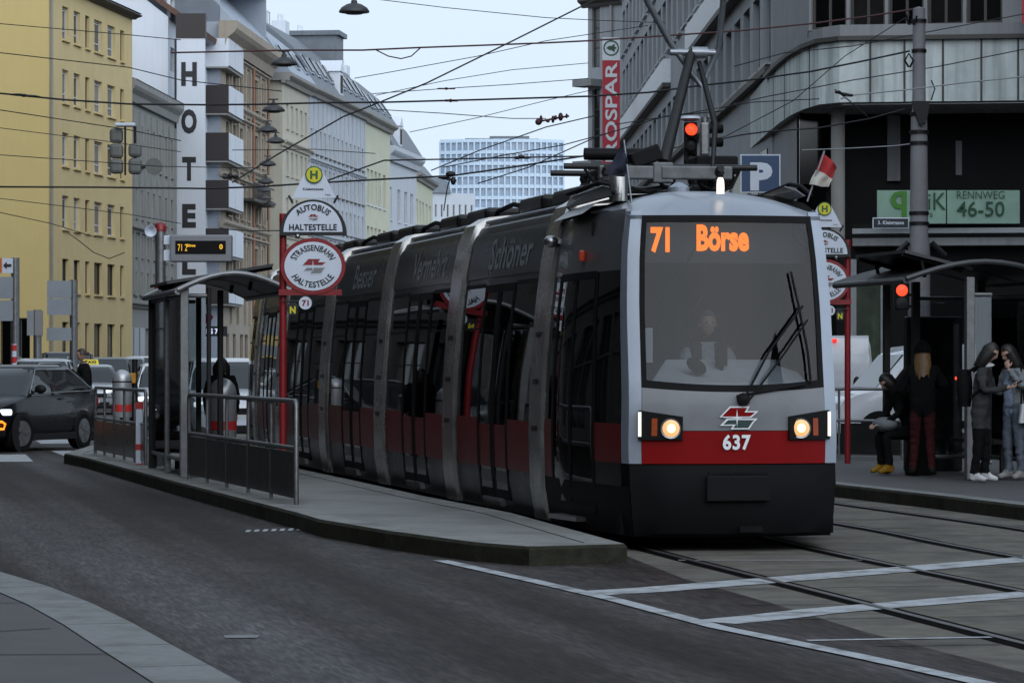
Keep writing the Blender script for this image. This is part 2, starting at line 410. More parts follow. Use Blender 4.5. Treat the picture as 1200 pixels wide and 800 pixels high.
# ---- platforms and pavements: kerb stones with a paved top
def slab(name, outline, h, kw, kmat, tmat, side=None):
    """outline counter-clockwise in plan; kerb of width kw round it"""
    P = [Vector((p[0], p[1], 0)) for p in outline]; n = len(P); inn = []
    for i in range(n):
        a, b, c = P[i-1], P[i], P[(i+1) % n]
        d1 = (b - a).normalized(); d2 = (c - b).normalized(); n1 = Vector((-d1.y, d1.x, 0)); n2 = Vector((-d2.y, d2.x, 0))
        k = (n1 + n2); k = k / max(.35, k.dot(n1)); inn.append(b + k * kw)
    mb = MB(); up = Vector((0, 0, h)); ch = .025
    for i in range(n):
        j = (i + 1) % n; a, b = P[i], P[j]; ia, ib = inn[i], inn[j]
        ea, eb = a + (ia - a).normalized() * ch, b + (ib - b).normalized() * ch
        L_ = (b - a).length; m = max(1, int(L_ / 1.0)); g = .014 / L_
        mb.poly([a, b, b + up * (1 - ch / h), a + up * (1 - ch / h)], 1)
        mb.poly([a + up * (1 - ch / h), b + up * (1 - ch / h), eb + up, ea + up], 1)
        for k in range(m):
            t0, t1 = k / m, (k + 1) / m - g
            mb.poly([ea.lerp(eb, t0) + up, ea.lerp(eb, t1) + up, ia.lerp(ib, t1) + up, ia.lerp(ib, t0) + up], 0)
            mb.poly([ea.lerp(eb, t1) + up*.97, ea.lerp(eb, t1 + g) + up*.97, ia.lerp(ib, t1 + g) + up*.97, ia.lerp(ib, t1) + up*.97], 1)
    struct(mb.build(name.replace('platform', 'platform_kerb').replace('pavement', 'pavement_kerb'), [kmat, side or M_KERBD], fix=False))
    mb = MB(); mb.poly([p + Vector((0, 0, h - .006)) for p in inn]); 
    return struct(mb.build(name, tmat, fix=False))
PH = .16
def pt(px, py): p = gr(px, py, PH); return (p.x, p.y)
left = [pt(735, 637), (.0, 30.2), (-.96, 33.98), (-1.93, 38.36), (-2.92, 42.65), (-3.97, 47.1), (-5.06, 51.6), (-6.2, 56.2), (-7.2, 57), (-7.55, 55), pt(75, 531), pt(100, 536), pt(200, 563), pt(345, 600), pt(372, 608), pt(450, 621), pt(555, 635), pt(620, 640)]
M_PAVE2 = mat('platform paving', (.20, .20, .19), .75, var=.22, scale=4, bump=.25, bscale=150, dirt=(.09, .09, .088), dirtamt=.6)
M_KERB2 = mat('platform kerb', (.21, .21, .20), .7, var=.3, scale=8, bump=.3, bscale=120, dirt=(.07, .07, .055), dirtamt=.6)
slab('platform', left, PH, .30, M_KERB2, M_PAVE2)
right = [pt(978, 567), pt(1090, 579), pt(1210, 593), pt(1500, 650), (14, 30), (14, 47), (4.2, 49), (1.6, 54), (.6, 54), (2.6, 44)]
slab('platform', right, PH, .28, M_KERB, M_PAVE)
def pk(px, py): p = gr(px, py, .13); return (p.x, p.y)
near = [pk(-200, 612), pk(-90, 640), pk(0, 668), pk(60, 686), pk(112, 706), pk(160, 729), pk(205, 754), pk(250, 778), pk(296, 803), pk(380, 850), pk(420, 900), (-3.2, 6), (-12, 6), (-12, 20)]
near = list(reversed(near))
slab('pavement', near, .13, .42, M_KERB, M_PAVE)

# joints between the slabs of the near pavement
for (a, b_) in (((-60, 706), (118, 705)), ((-60, 766), (178, 765)), ((-60, 742), (60, 735))):
    p, q = gr(*a, .13), gr(*b_, .13); d = (q - p).normalized(); n = Vector((-d.y, d.x, 0)) * .009
    mb = MB(); mb.poly([Vector((v.x, v.y, .1285)) for v in (p - n, q - n, q + n, p + n)]); struct(mb.build('slab_joint', M_GROOVE, fix=False))

# ================================================================ the tram
M_TDARK = mat('tram dark grey paint', (.006, .006, .0065), .3, var=.2, scale=2, coat=0, spec=.22)
M_TUPPER = mat('tram upper panel grey', (.022, .026, .028), .3, var=.35, scale=1.6, coat=0, spec=.25)
M_TSILV = mat('tram silver paint', (.27, .30, .35), .36, metal=.3, var=.1, scale=3, coat=.2)
M_TGREY = mat('tram light grey paint', (.165, .168, .178), .42, var=.12, scale=4, coat=.1)
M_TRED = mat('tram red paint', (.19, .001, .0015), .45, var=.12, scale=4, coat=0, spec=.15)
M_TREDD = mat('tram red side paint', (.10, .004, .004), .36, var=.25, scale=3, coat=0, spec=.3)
M_PORTAL = mat('portal metal', (.36, .35, .335), .26, metal=.8, var=.35, scale=2.5, streak=.5, dirt=(.05, .045, .04))
M_RUBBER = mat('black rubber', (.005, .005, .005), .75, var=.2, spec=.2)
M_BUMP = mat('tram black bumper', (.004, .004, .0045), .6, var=.25, scale=3, spec=.1)
M_TGLASS = glassmat('tram side glass', (.06, .06, .062), .015, .015)
M_WSCREEN = glassmat('tram windscreen glass', (.50, .53, .56), -.012, .01)
M_SEAT = mat('tram seat', (.05, .01, .01), .8)
M_INT = mat('tram interior grey', (.07, .07, .075), .7, var=.2, scale=2)
M_DASH = mat('driver desk', (.80, .83, .86), .55, var=.08)
M_LED = mat('amber led', (.1, .03, 0), .6, var=0, emit=(1.0, .18, .0), estr=2.6)
M_LAMP = mat('warm headlamp', (.5, .4, .3), .3, var=0, emit=(1, .68, .32), estr=4.5)
M_LAMPRIM = mat('headlamp reflector lit', (.3, .25, .2), .3, var=.2, scale=60, emit=(1, .45, .12), estr=1.0)
M_LAMPW = mat('white lamp', (.8, .8, .8), .3, var=0, emit=(1, .78, .55), estr=1.7)
M_LAMPO = mat('orange reflector', (.3, .05, .01), .25, var=.1)
M_BLACK = mat('flat black', (.005, .005, .0055), .6, var=.1, spec=.15)
M_WHITE = mat('white lettering', (.75, .76, .78), .5, var=.05)
M_ADTXT = mat('advert lettering', (.15, .165, .172), .5, var=.3, scale=3)
M_CHROME = mat('brushed steel', (.36, .36, .37), .3, metal=1, var=.12, scale=8)

tram = thing('tram', 'long dark grey, red and silver tram standing at the stop with lit headlights', 'tram', (1.95, 26.5, 0))
T0 = Vector((1.95, 26.5, 0))
# centreline of the vehicle: face, portals, tail  (world)
CP = [Vector((p[0], p[1], 0)) for p in ((1.93, 26.45), (1.432, 29.77), (.496, 33.97), (-.46, 38.37), (-1.42, 42.66), (-2.38, 47.2), (-3.12, 51.8), (-3.55, 55.2))]
PROF = [(.13, 1.13), (.45, 1.18), (.95, 1.195), (1.5, 1.18), (2.1, 1.135), (2.6, 1.075), (2.92, 1.01), (3.08, .93), (3.17, .78), (3.2, .5)]
def hw(z):
    for (a, b), (c, d) in zip(PROF, PROF[1:]):
        if z <= c: return b + (d - b) * (z - a) / (c - a) if z > a else b
    return PROF[-1][1]
def frame(i):      # tangent (towards the tail) and right vector at point i
    t = (CP[min(i+1, len(CP)-1)] - CP[max(i-1, 0)]).normalized()
    return t, Vector((t.y, -t.x, 0))     # right in the picture = +x
def ring(c, r, k=1.0, grow=0.0, top=None):
    pts = []
    P = PROF if top is None else [p for p in PROF if p[0] < top]
    for z, h in P: pts.append(c - r * (h * k + grow) + Vector((0, 0, z)))
    for z, h in reversed(P): pts.append(c + r * (h * k + grow) + Vector((0, 0, z)))
    return [p - T0 for p in pts]
HALFP = .36        # half length of a portal along the axis
seg = []           # (start, end, dir, right) of every body section
for i in range(7):
    a, b = CP[i], CP[i+1]; t = (b - a).normalized(); r = Vector((t.y, -t.x, 0))
    seg.append((a + t * (HALFP if i else 0), b - t * (HALFP if i < 6 else 0), t, r))
# ---- portals
for i in range(1, 7):
    t, r = frame(i); c = CP[i]
    mb = MB()
    g = .045
    def pr(o, gr_):
        pts = []
        for z, h in PROF: pts.append(c + t * o - r * (h + gr_) + Vector((0, 0, z + (gr_ if z > 3 else 0))))
        for z, h in reversed(PROF): pts.append(c + t * o + r * (h + gr_) + Vector((0, 0, z + (gr_ if z > 3 else 0))))
        return [p - T0 for p in pts]
    mb.loft([pr(-HALFP + .05, g - .03), pr(-HALFP + .07, g), pr(HALFP - .07, g), pr(HALFP - .05, g - .03)])
    o = mb.build('portal', M_PORTAL, tram, smooth=30)
    mb = MB()
    for s in (-1, 1): mb.loft([pr(s * (HALFP + .06), -.05), pr(s * (HALFP - .08), -.05)])
    mb.build('bellows', M_RUBBER, o)
    # grab dents and access covers on the pillar
    for zz in (1.0, 1.45, 1.9):
        mb = MB()
        for s in (-1,):
            p = c + r * s * (hw(zz) + g + .004) + Vector((0, 0, zz)) - T0
            mb.box(p, (.012, .22, .05), 0, Rz(-math.atan2(t.x, t.y)))
        mb.build('hatch', M_TDARK, o)
# dome camera and lamp on the first pillar
p = CP[1] - frame(1)[0] * .33 - frame(1)[1] * (hw(2.72) + .09) + Vector((0, 0, 2.78)) - T0
mb = MB(); mb.ell(p, (.075, .075, .06), 12, 8); mb.box(p + Vector((.05, 0, 0)), (.1, .06, .04), 0); mb.build('dome_camera', M_CHROME, tram, smooth=50)

def sidept(k, s, z, side=-1, out=0.0):
    a, b, t, r = seg[k]
    return a.lerp(b, s) + r * side * (hw(z) + out) + Vector((0, 0, z)) - T0
def patch(mb, k, s0, s1, z0, z1, out, side=-1, mi=0, nz=6, thick=.02):
    """a panel that follows the curved side"""
    L_ = (seg[k][1] - seg[k][0]).length
    rows = [z0 + (z1 - z0) * j / nz for j in range(nz + 1)]
    outer = [[sidept(k, s, z, side, out) for s in (s0, s1)] for z in rows]
    inner = [[sidept(k, s, z, side, out - thick) for s in (s0, s1)] for z in rows]
    for j in range(nz):
        mb.poly([outer[j][0], outer[j][1], outer[j+1][1], outer[j+1][0]], mi)
        for q in (0, 1): mb.poly([outer[j][q], outer[j+1][q], inner[j+1][q], inner[j][q]], mi)
    for j in (0, nz): mb.poly([outer[j][0], outer[j][1], inner[j][1], inner[j][0]], mi)
# ---- passenger sections
ADS = {1: ('Schöner', 1), 2: ('Vermehrt', 1), 3: ('Besser', .8)}
for k in range(1, 7):
    a, b, t, r = seg[k]; Ls = (b - a).length
    # open shell: lower body, upper body and roof, so one looks through the glass into the saloon
    mb = MB()
    lo = [p for p in PROF if p[0] < .5] + [(.62, hw(.62))]
    for side in (-1, 1):
        ra = [a + r * side * h + Vector((0, 0, z)) - T0 for z, h in lo]; rb = [b + r * side * h + Vector((0, 0, z)) - T0 for z, h in lo]
        for i in range(len(lo) - 1): mb.poly([ra[i], rb[i], rb[i+1], ra[i+1]])
    up = [(2.44, hw(2.44))] + [p for p in PROF if p[0] > 2.5]
    ua = [a - r * h + Vector((0, 0, z)) - T0 for z, h in up] + [a + r * h + Vector((0, 0, z)) - T0 for z, h in reversed(up)]
    ub = [p + (b - a) for p in ua]
    for i in range(len(ua) - 1): mb.poly([ua[i], ub[i], ub[i+1], ua[i+1]])
    fl = [a - r * 1.1, a + r * 1.1, b + r * 1.1, b - r * 1.1]
    mb.poly([p + Vector((0, 0, .2)) - T0 for p in fl])
    mb.poly([p + Vector((0, 0, 2.5)) - T0 for p in [a - r * 1.05, a + r * 1.05, b + r * 1.05, b - r * 1.05]])
    if k == 6:      # tail wall
        mb.poly([p - (a - b) * 0 for p in [b - r*1.1 - T0 + Vector((0,0,.2)), b + r*1.1 - T0 + Vector((0,0,.2)), b + r*.95 - T0 + Vector((0,0,3.1)), b - r*.95 - T0 + Vector((0,0,3.1))]])
    mb.build('body', M_TDARK, tram, smooth=30)
    for side in (-1, 1):
        mb = MB(); patch(mb, k, .0, 1, 2.52, 3.0, .012, side); mb.build('advert_panel', M_TUPPER, tram, smooth=20)
        # red waistband under the window, doors in the middle
        d0, d1 = .30, .70
        for s0, s1 in ((.0, d0), (d1, 1)):
            mb = MB(); patch(mb, k, s0 + .005, s1 - .005, .56, 1.06, .012, side); mb.build('red_panel', M_TREDD, tram, smooth=20)
            mb = MB(); patch(mb, k, s0 + .005, s1 - .005, 1.06, 2.45, .004, side, thick=.006); g = mb.build('side_window', M_TGLASS, tram, smooth=30)
            mb = MB(); patch(mb, k, s0 + .02, s1 - .02, 2.42, 2.46, .012, side, thick=.01, nz=1); patch(mb, k, s0 + .02, s1 - .02, 1.98, 2.0, .010, side, thick=.01, nz=1)
            mb.build('window_frame', M_RUBBER, g)
        for s0, s1 in ((d0, .497), (.503, d1)):
            mb = MB(); w_ = .022
            patch(mb, k, s0 + w_, s1 - w_, .34, 2.36, .006, side, thick=.006)
            dd = mb.build('door', M_TGLASS, tram, smooth=30)
            mb = MB(); patch(mb, k, s0, s0 + w_, .24, 2.44, .014, side); patch(mb, k, s1 - w_, s1, .24, 2.44, .014, side)
            patch(mb, k, s0 + w_, s1 - w_, 2.36, 2.44, .014, side, nz=1); patch(mb, k, s0 + w_, s1 - w_, .24, .34, .014, side, nz=1)
            mb.build('door_frame', M_BUMP, dd)
            mb = MB(); patch(mb, k, s0 + w_, s1 - w_, .56, 1.0, .008, side, thick=.004); mb.build('red_band', M_TREDD, dd)
            mb = MB(); x = s1 - .05 if s0 < .4 else s0 + .05
            mb.tube([sidept(k, x, .9, side, -.06), sidept(k, x, 1.7, side, -.06)], .016); mb.build('grab_pole', M_TREDD if k % 2 else M_CHROME, dd)
        if side < 0:
            mb = MB(); patch(mb, k, .38, .62, .175, .25, .06, side, nz=1, thick=.08); mb.build('door_step', M_CHROME, tram)
    # saloon: poles, seats
    for s in (.12, .5, .88):
        p = a.lerp(b, s) - r * .55 - T0
        mb = MB(); mb.tube([p + Vector((0,0,.2)), p + Vector((0,0,2.48))], .018); mb.build('grab_pole', M_CHROME, tram, smooth=40)
    for s in (.1, .22, .8, .92):
        for sd in (-1, 1):
            p = a.lerp(b, s) + r * sd * .72 - T0; R = Rz(-math.atan2(t.x, t.y))
            mb = MB(); mb.box(p + Vector((0, 0, .68)), (.42, .40, .08), 0, R); mb.box(p + t * .2 + Vector((0, 0, 1.02)), (.42, .06, .66), 0, R); mb.box(p + Vector((0, 0, .42)), (.1, .1, .46), 0, R)
            mb.build('seat', M_SEAT if s in (.1, .92) else M_INT, tram, bevel=.02)
    # roof equipment and edge rail
    mb = MB()
    for s in (.25, .68):
        c = a.lerp(b, s) - T0
        mb.box(c + Vector((0, 0, 3.29)), (1.3, 1.1, .18), 0, Rz(-math.atan2(t.x, t.y)))
    mb.build('roof_unit', M_TDARK, tram, bevel=.05)
    for side in (-1, 1):
        mb = MB(); q = [a.lerp(b, s) + r * side * .86 + Vector((0, 0, 3.15)) - T0 for s in (0, 1)]
        mb.tube([q[0], q[1]], .022); mb.build('roof_rail', M_TSILV, tram, smooth=40)
    for s_, e_ in ((0, 1),):
        if k < 5:
            c0 = b + t * .0 - r * .55 + Vector((0, 0, 3.2)) - T0; mb = MB()
            mb.tube([c0 - t * .35 + Vector((0,0,-.02)), c0 - t * .25 + Vector((0,0,.13)), c0 + t*.1 + Vector((0,0,.16)), c0 + t * .9 + Vector((0,0,.12)), c0 + t * 1.1 + Vector((0,0,-.02))], .028)
            mb.build('roof_cable', M_RUBBER, tram, smooth=50)
for k, (word, kk) in ADS.items():
    a, b, t, r = seg[k]; mb = MB(); Ls = (b - a).length
    wd = .56 * Ls * kk; 
    text(mb, word, wd, .33, lambda x, y, k=k, Ls=Ls: sidept(k, .40 - x / Ls + 0.02, 2.76 + y, -1, .017), 0, .02)
    mb.build('advert_lettering', M_ADTXT, tram)
# ---- cab: tapered front module
fa, fb, ft, fr = seg[0]
CABL = (fb - fa).length
def lean(z): return max(0, z - 1.25) * .175 + (max(0, z - 2.93) * 1.6)
def cabhw(z, d):
    k = .765 + .235 * min(1, (d / 2.1)) ** .8
    return hw(z) * k / (1 if z < 2.6 else 1) * (1 + (.06 * (z - 1.5) if d < .01 and z > 1.5 else 0.06 * (max(z, 1.5) - 1.5) * max(0, 1 - d / 2.0)))
BULGE = .13
def cabpt(d, side, z, out=0.0):
    f = max(0, 1 - d / 2.2)
    return fa + ft * (d + lean(z) * f + BULGE * f) + fr * side * (cabhw(z, d) + out) + Vector((0, 0, z)) - T0
def face(u, z, out=0.0):
    return fa + ft * (lean(z) + BULGE * u * u - out) + fr * u * (cabhw(z, 0) + out) + Vector((0, 0, z)) - T0
DS = [0, .12, .3, .6, 1.0, 1.5, 2.1, CABL]
CP_TOP = 3.08
# shell pieces of the cab: silver cap and corner pillars, grey upper side, dark door area, red band
def cabside(name, m, d0, d1, z0, z1, side, out=0.0, nd=8, nz=8, parent=None, both=False, smooth=40):
    mb = MB()
    mb.grid(lambda i, j: cabpt(d0 + (d1 - d0) * i, side, z0 + (z1 - z0) * j, out), nd, nz)
    o = mb.build(name, m, parent or tram, smooth=smooth)
    md = o.modifiers.new('thickness', 'SOLIDIFY'); md.thickness = .015; md.offset = -1
    return o
M_TUPC = mat('cab upper side grey', (.075, .075, .08), .36, var=.12, scale=2, coat=.2)
for side in (-1, 1):
    cabside('corner_pillar', M_TSILV, 0, .17, .76, 2.95, side, .004)
    cabside('cab_upper_panel', M_TUPC, .17, CABL, 2.44, 2.98, side)
    cabside('cab_red_panel', M_TREDD, .2, .95, .76, 1.1, side)
    cabside('cab_red_panel', M_TREDD, 2.55, CABL, .56, 1.1, side)
    cabside('cab_skirt', M_BUMP, .02, CABL, .13, .56, side)
    cabside('cab_side_panel', M_TDARK, .2, .95, .56, .76, side)
    g = cabside('cab_side_window', M_TGLASS, .2, .95, 1.1, 2.44, side, -.004)
    d = cabside('cab_door', M_TGLASS, 1.0, 2.5, .34, 2.4, side, -.002)
    for d0, d1, z0, z1 in ((.95, 1.02, .3, 2.44), (2.48, 2.56, .3, 2.44), (1.72, 1.78, .34, 2.4), (1.0, 2.5, 2.38, 2.45), (1.0, 2.5, .28, .36)):
        cabside('door_frame', M_BUMP, d0, d1, z0, z1, side, .008, 3, 6, d)
    cabside('cab_quarter_window', M_TGLASS, 2.56, CABL, 1.1, 2.44, side, -.004)
    mb = MB(); c = cabpt(1.75, side, .22, .05); mb.box(c, (.14, .75, .04), 0, Rz(-math.atan2(ft.x, ft.y) + .18 * -side)); mb.build('door_step', M_CHROME, tram)
    p = cabpt(1.55, side, 2.6, .02); mb = MB(); mb.box(p, (.05, .15, .1), 0, Rz(-.1)); mb.build('side_marker_light', mat('side marker red', (.25, .03, .01), .3, emit=(1, .1, .03), estr=.08), tram, bevel=.015)
    p = cabpt(1.35, side, 2.84, .006); mb = MB(); mb.box(p, (.02, .06, .13), 0, Rz(-.1)); mb.build('side_handle', M_RUBBER, tram)
# cab interior
mb = MB()
c = fa - T0
for (u0, u1, d, z0, z1) in ((-1, 1, 2.35, .3, 2.9),):
    mb.poly([c + ft*d + fr*(-1.05) + Vector((0,0,z0)), c + ft*d + fr*1.05 + Vector((0,0,z0)), c + ft*d + fr*.95 + Vector((0,0,z1)), c + ft*d - fr*.95 + Vector((0,0,z1))])
mb.poly([c + ft*.2 - fr*.9 + Vector((0,0,.4)), c + ft*.2 + fr*.9 + Vector((0,0,.4)), c + ft*2.9 + fr*1.1 + Vector((0,0,.4)), c + ft*2.9 - fr*1.1 + Vector((0,0,.4))])
mb.build('cab_bulkhead', M_INT, tram)
RF = Rz(-math.atan2(ft.x, ft.y))
mb = MB()   # desk: sloping white top
P = lambda u, d, z: c + fr * u + ft * d + Vector((0, 0, z))
mb.loft([[P(-.70, .32, 1.18), P(-.70, .32, 1.45), P(-.46, .82, 1.66), P(-.40, 1.0, 1.60), P(-.40, 1.0, 1.18)],
         [P(.72, .32, 1.18), P(.72, .32, 1.45), P(.66, .82, 1.66), P(.62, 1.0, 1.60), P(.62, 1.0, 1.18)]])
desk = mb.build('driver_desk', M_DASH, tram, bevel=.02)
mb = MB(); mb.box(P(.0, .6, 1.68), (.09, .12, .16), 0, RF); mb.tube([P(0, .6, 1.55), P(0, .6, 1.62)], .02); mb.build('ticket_device', M_BLACK, desk, bevel=.01)
mb = MB(); mb.ell(P(-.26, .42, 1.60), (.10, .03, .06), 10, 6, 0, Ry(.6)); mb.tube([P(-.3, .36, 1.66), P(-.36, .36, 1.95), P(-.2, .36, 2.22), P(-.12, .40, 2.5)], .010)
mb.build('hanging_microphone', M_BLACK, tram, smooth=50)
mb = MB(); mb.tube([P(-.27, .40, 2.88), P(-.28, .40, 2.62), P(-.42, .38, 2.38), P(-.60, .36, 2.15), P(-.64, .36, 1.75)], .008); mb.build('cab_cable', M_BLACK, tram, smooth=50)
mb = MB(); mb.tube([P(.62, .45, 2.9), P(.6, .42, 2.75), P(.72, .40, 2.6), P(.76, .38, 2.3)], .008); mb.tube([P(.68, .45, 2.9), P(.66, .42, 2.8), P(.75, .40, 2.7), P(.78, .38, 2.55)], .008); mb.build('cab_cable', M_BLACK, tram, smooth=50)
mb = MB(); mb.box(P(-.74, .34, 1.78), (.15, .01, .30), 0, RF); mb.build('notice_paper', M_WHITE, tram)
mb = MB(); mb.box(P(.02, 1.28, 1.35), (.5, .12, .9), 0, RF); mb.box(P(.02, 1.0, .95), (.5, .5, .12), 0, RF); mb.build('driver_seat', M_INT, tram, bevel=.05)
mb = MB(); mb.loft([[P(.78, .5, 1.4), P(.80, .42, 1.5), P(.80, .5, 2.85), P(.74, .62, 2.85)], [P(.50, .7, 1.5), P(.62, .6, 1.58), P(.75, .65, 2.85), P(.72, .75, 2.85)]]); mb.build('dark_reflection_shape', M_BLACK, tram)  # black sheet standing in for a dark reflection on the windscreen
# destination display
mb = MB(); mb.box(P(-.02, .52, 2.68), (1.5, .05, .36), 0, RF); disp = mb.build('destination_display', mat('display black', (.05, .051, .055), .5), tram)
lf = lambda u0, z0: (lambda x, y: P(u0 + x, .485, z0 + y))
mb = MB(); text(mb, '71', .17, .225, lf(-.57, 2.70), 0, .045, 1.0); text(mb, 'Börse', .47, .235, lf(-.01, 2.72), 0, .045, 1.0); mb.build('display_text', M_LED, disp)
# windscreen with curved lower edge
zb = lambda u: 1.37 + .05 * u * u
WU = .885
mb = MB(); mb.grid(lambda i, j: face((i*2-1) * (WU - .02), zb((i*2-1)) + .05 + (2.86 - zb(i*2-1) - .05) * j), 16, 10); ws = mb.build('windscreen', M_WSCREEN, tram, smooth=60)
mb = MB()
mb.grid(lambda i, j: face((i*2-1)*WU, zb(i*2-1) + .065*j, .008), 16, 1); mb.grid(lambda i, j: face((i*2-1)*WU, 2.85 + .06*j, .008), 16, 1)
for s in (-1, 1): mb.grid(lambda i, j, s=s: face(s*(WU - .05 + .05*i), zb(1) + (2.9 - zb(1))*j, .008), 2, 8)
o = mb.build('windscreen_frame', M_RUBBER, ws, smooth=40); md = o.modifiers.new('thickness', 'SOLIDIFY'); md.thickness = .03
# grey panel, red band
def facepatch(name, m, u0, u1, z0f, z1f, out=.0, nu=14, nz=3, parent=None, thick=.02):
    mb = MB(); mb.grid(lambda i, j: face(u0 + (u1-u0)*i, (z0f(u0+(u1-u0)*i) if callable(z0f) else z0f) * (1-j) + (z1f(u0+(u1-u0)*i) if callable(z1f) else z1f) * j, out), nu, nz)
    o = mb.build(name, m, parent or tram, smooth=40); md = o.modifiers.new('thickness', 'SOLIDIFY'); md.thickness = thick; md.offset = 0; return o
fp = facepatch('front_panel', M_TGREY, -.885, .885, 1.045, lambda u: zb(u) + .004, 0)
rb = facepatch('front_red_band', M_TRED, -.885, .885, .76, 1.04, 0)
for s in (-1, 1):
    mb = MB(); mb.grid(lambda i, j: face(s*(.885 + .115*i), .76 + (2.95-.76)*j, .006), 4, 12); o = mb.build('corner_pillar', M_TSILV, tram, smooth=60)
    md = o.modifiers.new('thickness', 'SOLIDIFY'); md.thickness = .02
    hb = facepatch('headlight', M_BLACK, min(s*.50, s*.90), max(s*.50, s*.90), .965, lambda u: 1.165 + .055*max(0, (abs(u)-.5)/.4), .022, 8, 2, tram, .035)
    cl = face(s*.595, 1.065, .05)
    mb = MB(); mb.lathe([(.0, .012), (.05, .010), (.074, 0), (.076, -.03)], 20, cl, 0, Rx(PI/2)); ln_ = mb.build('lens', M_LAMPRIM, hb, smooth=50)
    mb = MB(); mb.ell(cl - ft*.014, (.036, .012, .036), 14, 8, 0, RF); mb.build('bulb', M_LAMP, ln_, smooth=60)
    mb = MB(); mb.lathe([(.076, .01), (.088, .012), (.088, -.02), (.076, -.02)], 20, cl + ft*.012, 0, Rx(PI/2)); mb.build('lens_ring', M_CHROME, hb, smooth=50)
    mb = MB(); mb.grid(lambda i, j: face(s*(.72 + .05*i), 1.0 + .15*j, .042), 1, 1); mb.build('indicator', M_LAMPO, hb)
    mb = MB(); mb.box(face(s*.87, 1.1, .05), (.024, .02, .21), 0, RF)
    mb.build('running_light', mat('led strip', (.8, .8, .7), .4, emit=(1, .9, .8), estr=.9, var=0), hb)
# cap: silver roof front above the screen
def cap(i, j):
    u = i*2 - 1; z0 = 2.91
    d = j * 1.55
    z = z0 + (.0 + .255 * (1 - (1 - j) ** 2.2)) * (1 - .62 * abs(u) ** 2.6) + .03 * (1 - u*u) * min(1, j*4)
    p0 = face(u, z0, .012)
    wd = cabhw(2.92, 0) + (.93 * hw(2.92) - cabhw(2.92, 0)) * j + .012
    return fa + ft * (lean(2.91) + BULGE*u*u*(1-j) + d) + fr * u * wd + Vector((0, 0, z)) - T0
mb = MB(); mb.grid(cap, 20, 12); capo = mb.build('roof_cap', M_TSILV, tram, smooth=60)
md = capo.modifiers.new('thickness', 'SOLIDIFY'); md.thickness = .03
mb = MB(); mb.lathe([(0, .066), (.020, .062), (.030, .04), (.034, .0), (.034, -.08)], 12, P(.02, .72, 3.2)); mb.build('marker_light', M_LAMPW, tram, smooth=40)
mb = MB()
ua = [fa + ft*1.4 + fr*s + Vector((0,0,z)) - T0 for s, z in ((-1.1, 2.97), (-.95, 3.08), (-.7, 3.14), (0, 3.18), (.7, 3.14), (.95, 3.08), (1.1, 2.97))]
ub = [p + ft * (CABL - 1.4) for p in ua]
for i in range(len(ua) - 1): mb.poly([ua[i], ua[i+1], ub[i+1], ub[i]])
mb.build('cab_roof', M_TDARK, tram, smooth=40)
# fairings beside the roof gear
for s in (-1, 1):
    mb = MB(); q = lambda d, z, u: fa + ft*d + fr*s*u + Vector((0,0,z)) - T0
    mb.prism([q(.95, 3.12, .86), q(CABL + .1, 3.1, .98), q(CABL + .1, 3.22, .92), q(1.7, 3.25, .86), q(1.2, 3.19, .84)], fr * -s * .03)
    mb.build('roof_fairing', M_TUPC, tram, bevel=.01)
    mb = MB(); mb.tube([q(.95, 3.13, .9), q(1.2, 3.22, .87), q(1.7, 3.27, .89), q(CABL + .1, 3.24, .95)], .02); mb.build('roof_rail', M_RUBBER, tram, smooth=50)
# bumper skirt with a chamfered front
mb = MB()
def bumper(z, out, k):
    return [face(u, z, 0) * 1 - ft * out * 1 + fr * u * out * k for u in [i / 8 - 1 for i in range(17)]]
R_ = []
for z, o, k in ((.13, -.03, .0), (.16, .02, .05), (.30, .05, .08), (.58, .05, .08), (.69, .02, .06), (.75, .008, .05), (.757, -.1, 0)):
    R_.append([face(u, z, 0) - ft * o * (1 if abs(u) < .86 else .4) + fr * u * o * k for u in [i / 8 - 1 for i in range(17)]])
mb.loft(R_, 0, closed=False, caps=False); o = mb.build('bumper', M_BUMP, tram, smooth=35)
md = o.modifiers.new('thickness', 'SOLIDIFY'); md.thickness = .04; md.offset = -1
mb = MB(); mb.box(face(0, .55, .085), (.56, .03, .22), 0, RF); mb.build('coupling_flap', M_BLACK, o, bevel=.01)
mb = MB(); mb.box(face(0, .675, .075), (.52, .03, .022), 0, RF); mb.build('flap_edge', M_TDARK, o)
mb = MB(); mb.box(face(.12, .2, .08), (.2, .03, .05), 0, RF); mb.build('tow_eye', M_TDARK, o)
# wheels and underfloor
for k in range(1, 7):
    t, r = frame(k)
    for s in (-1, 1):
        mb = MB(); mb.lathe([(.0, -.06), (.3, -.06), (.33, -.04), (.33, .04), (.3, .06), (0, .06)], 20, CP[k] + r*s*.72 + Vector((0,0,.335)) - T0, 0, Rz(-math.atan2(t.x, t.y)) @ Ry(PI/2)); mb.build('wheel', M_RAIL, tram, smooth=30)
mb = MB()
for k in range(7):
    a, b, t, r = seg[k]; 
    if k == 0: a = a + t * .35
    mb.prism([a - r*.95 + Vector((0,0,.14)) - T0, a + r*.95 + Vector((0,0,.14)) - T0, a + r*.95 + Vector((0,0,.3)) - T0, a - r*.95 + Vector((0,0,.3)) - T0], b - a)
mb.build('underframe', M_BUMP, tram)
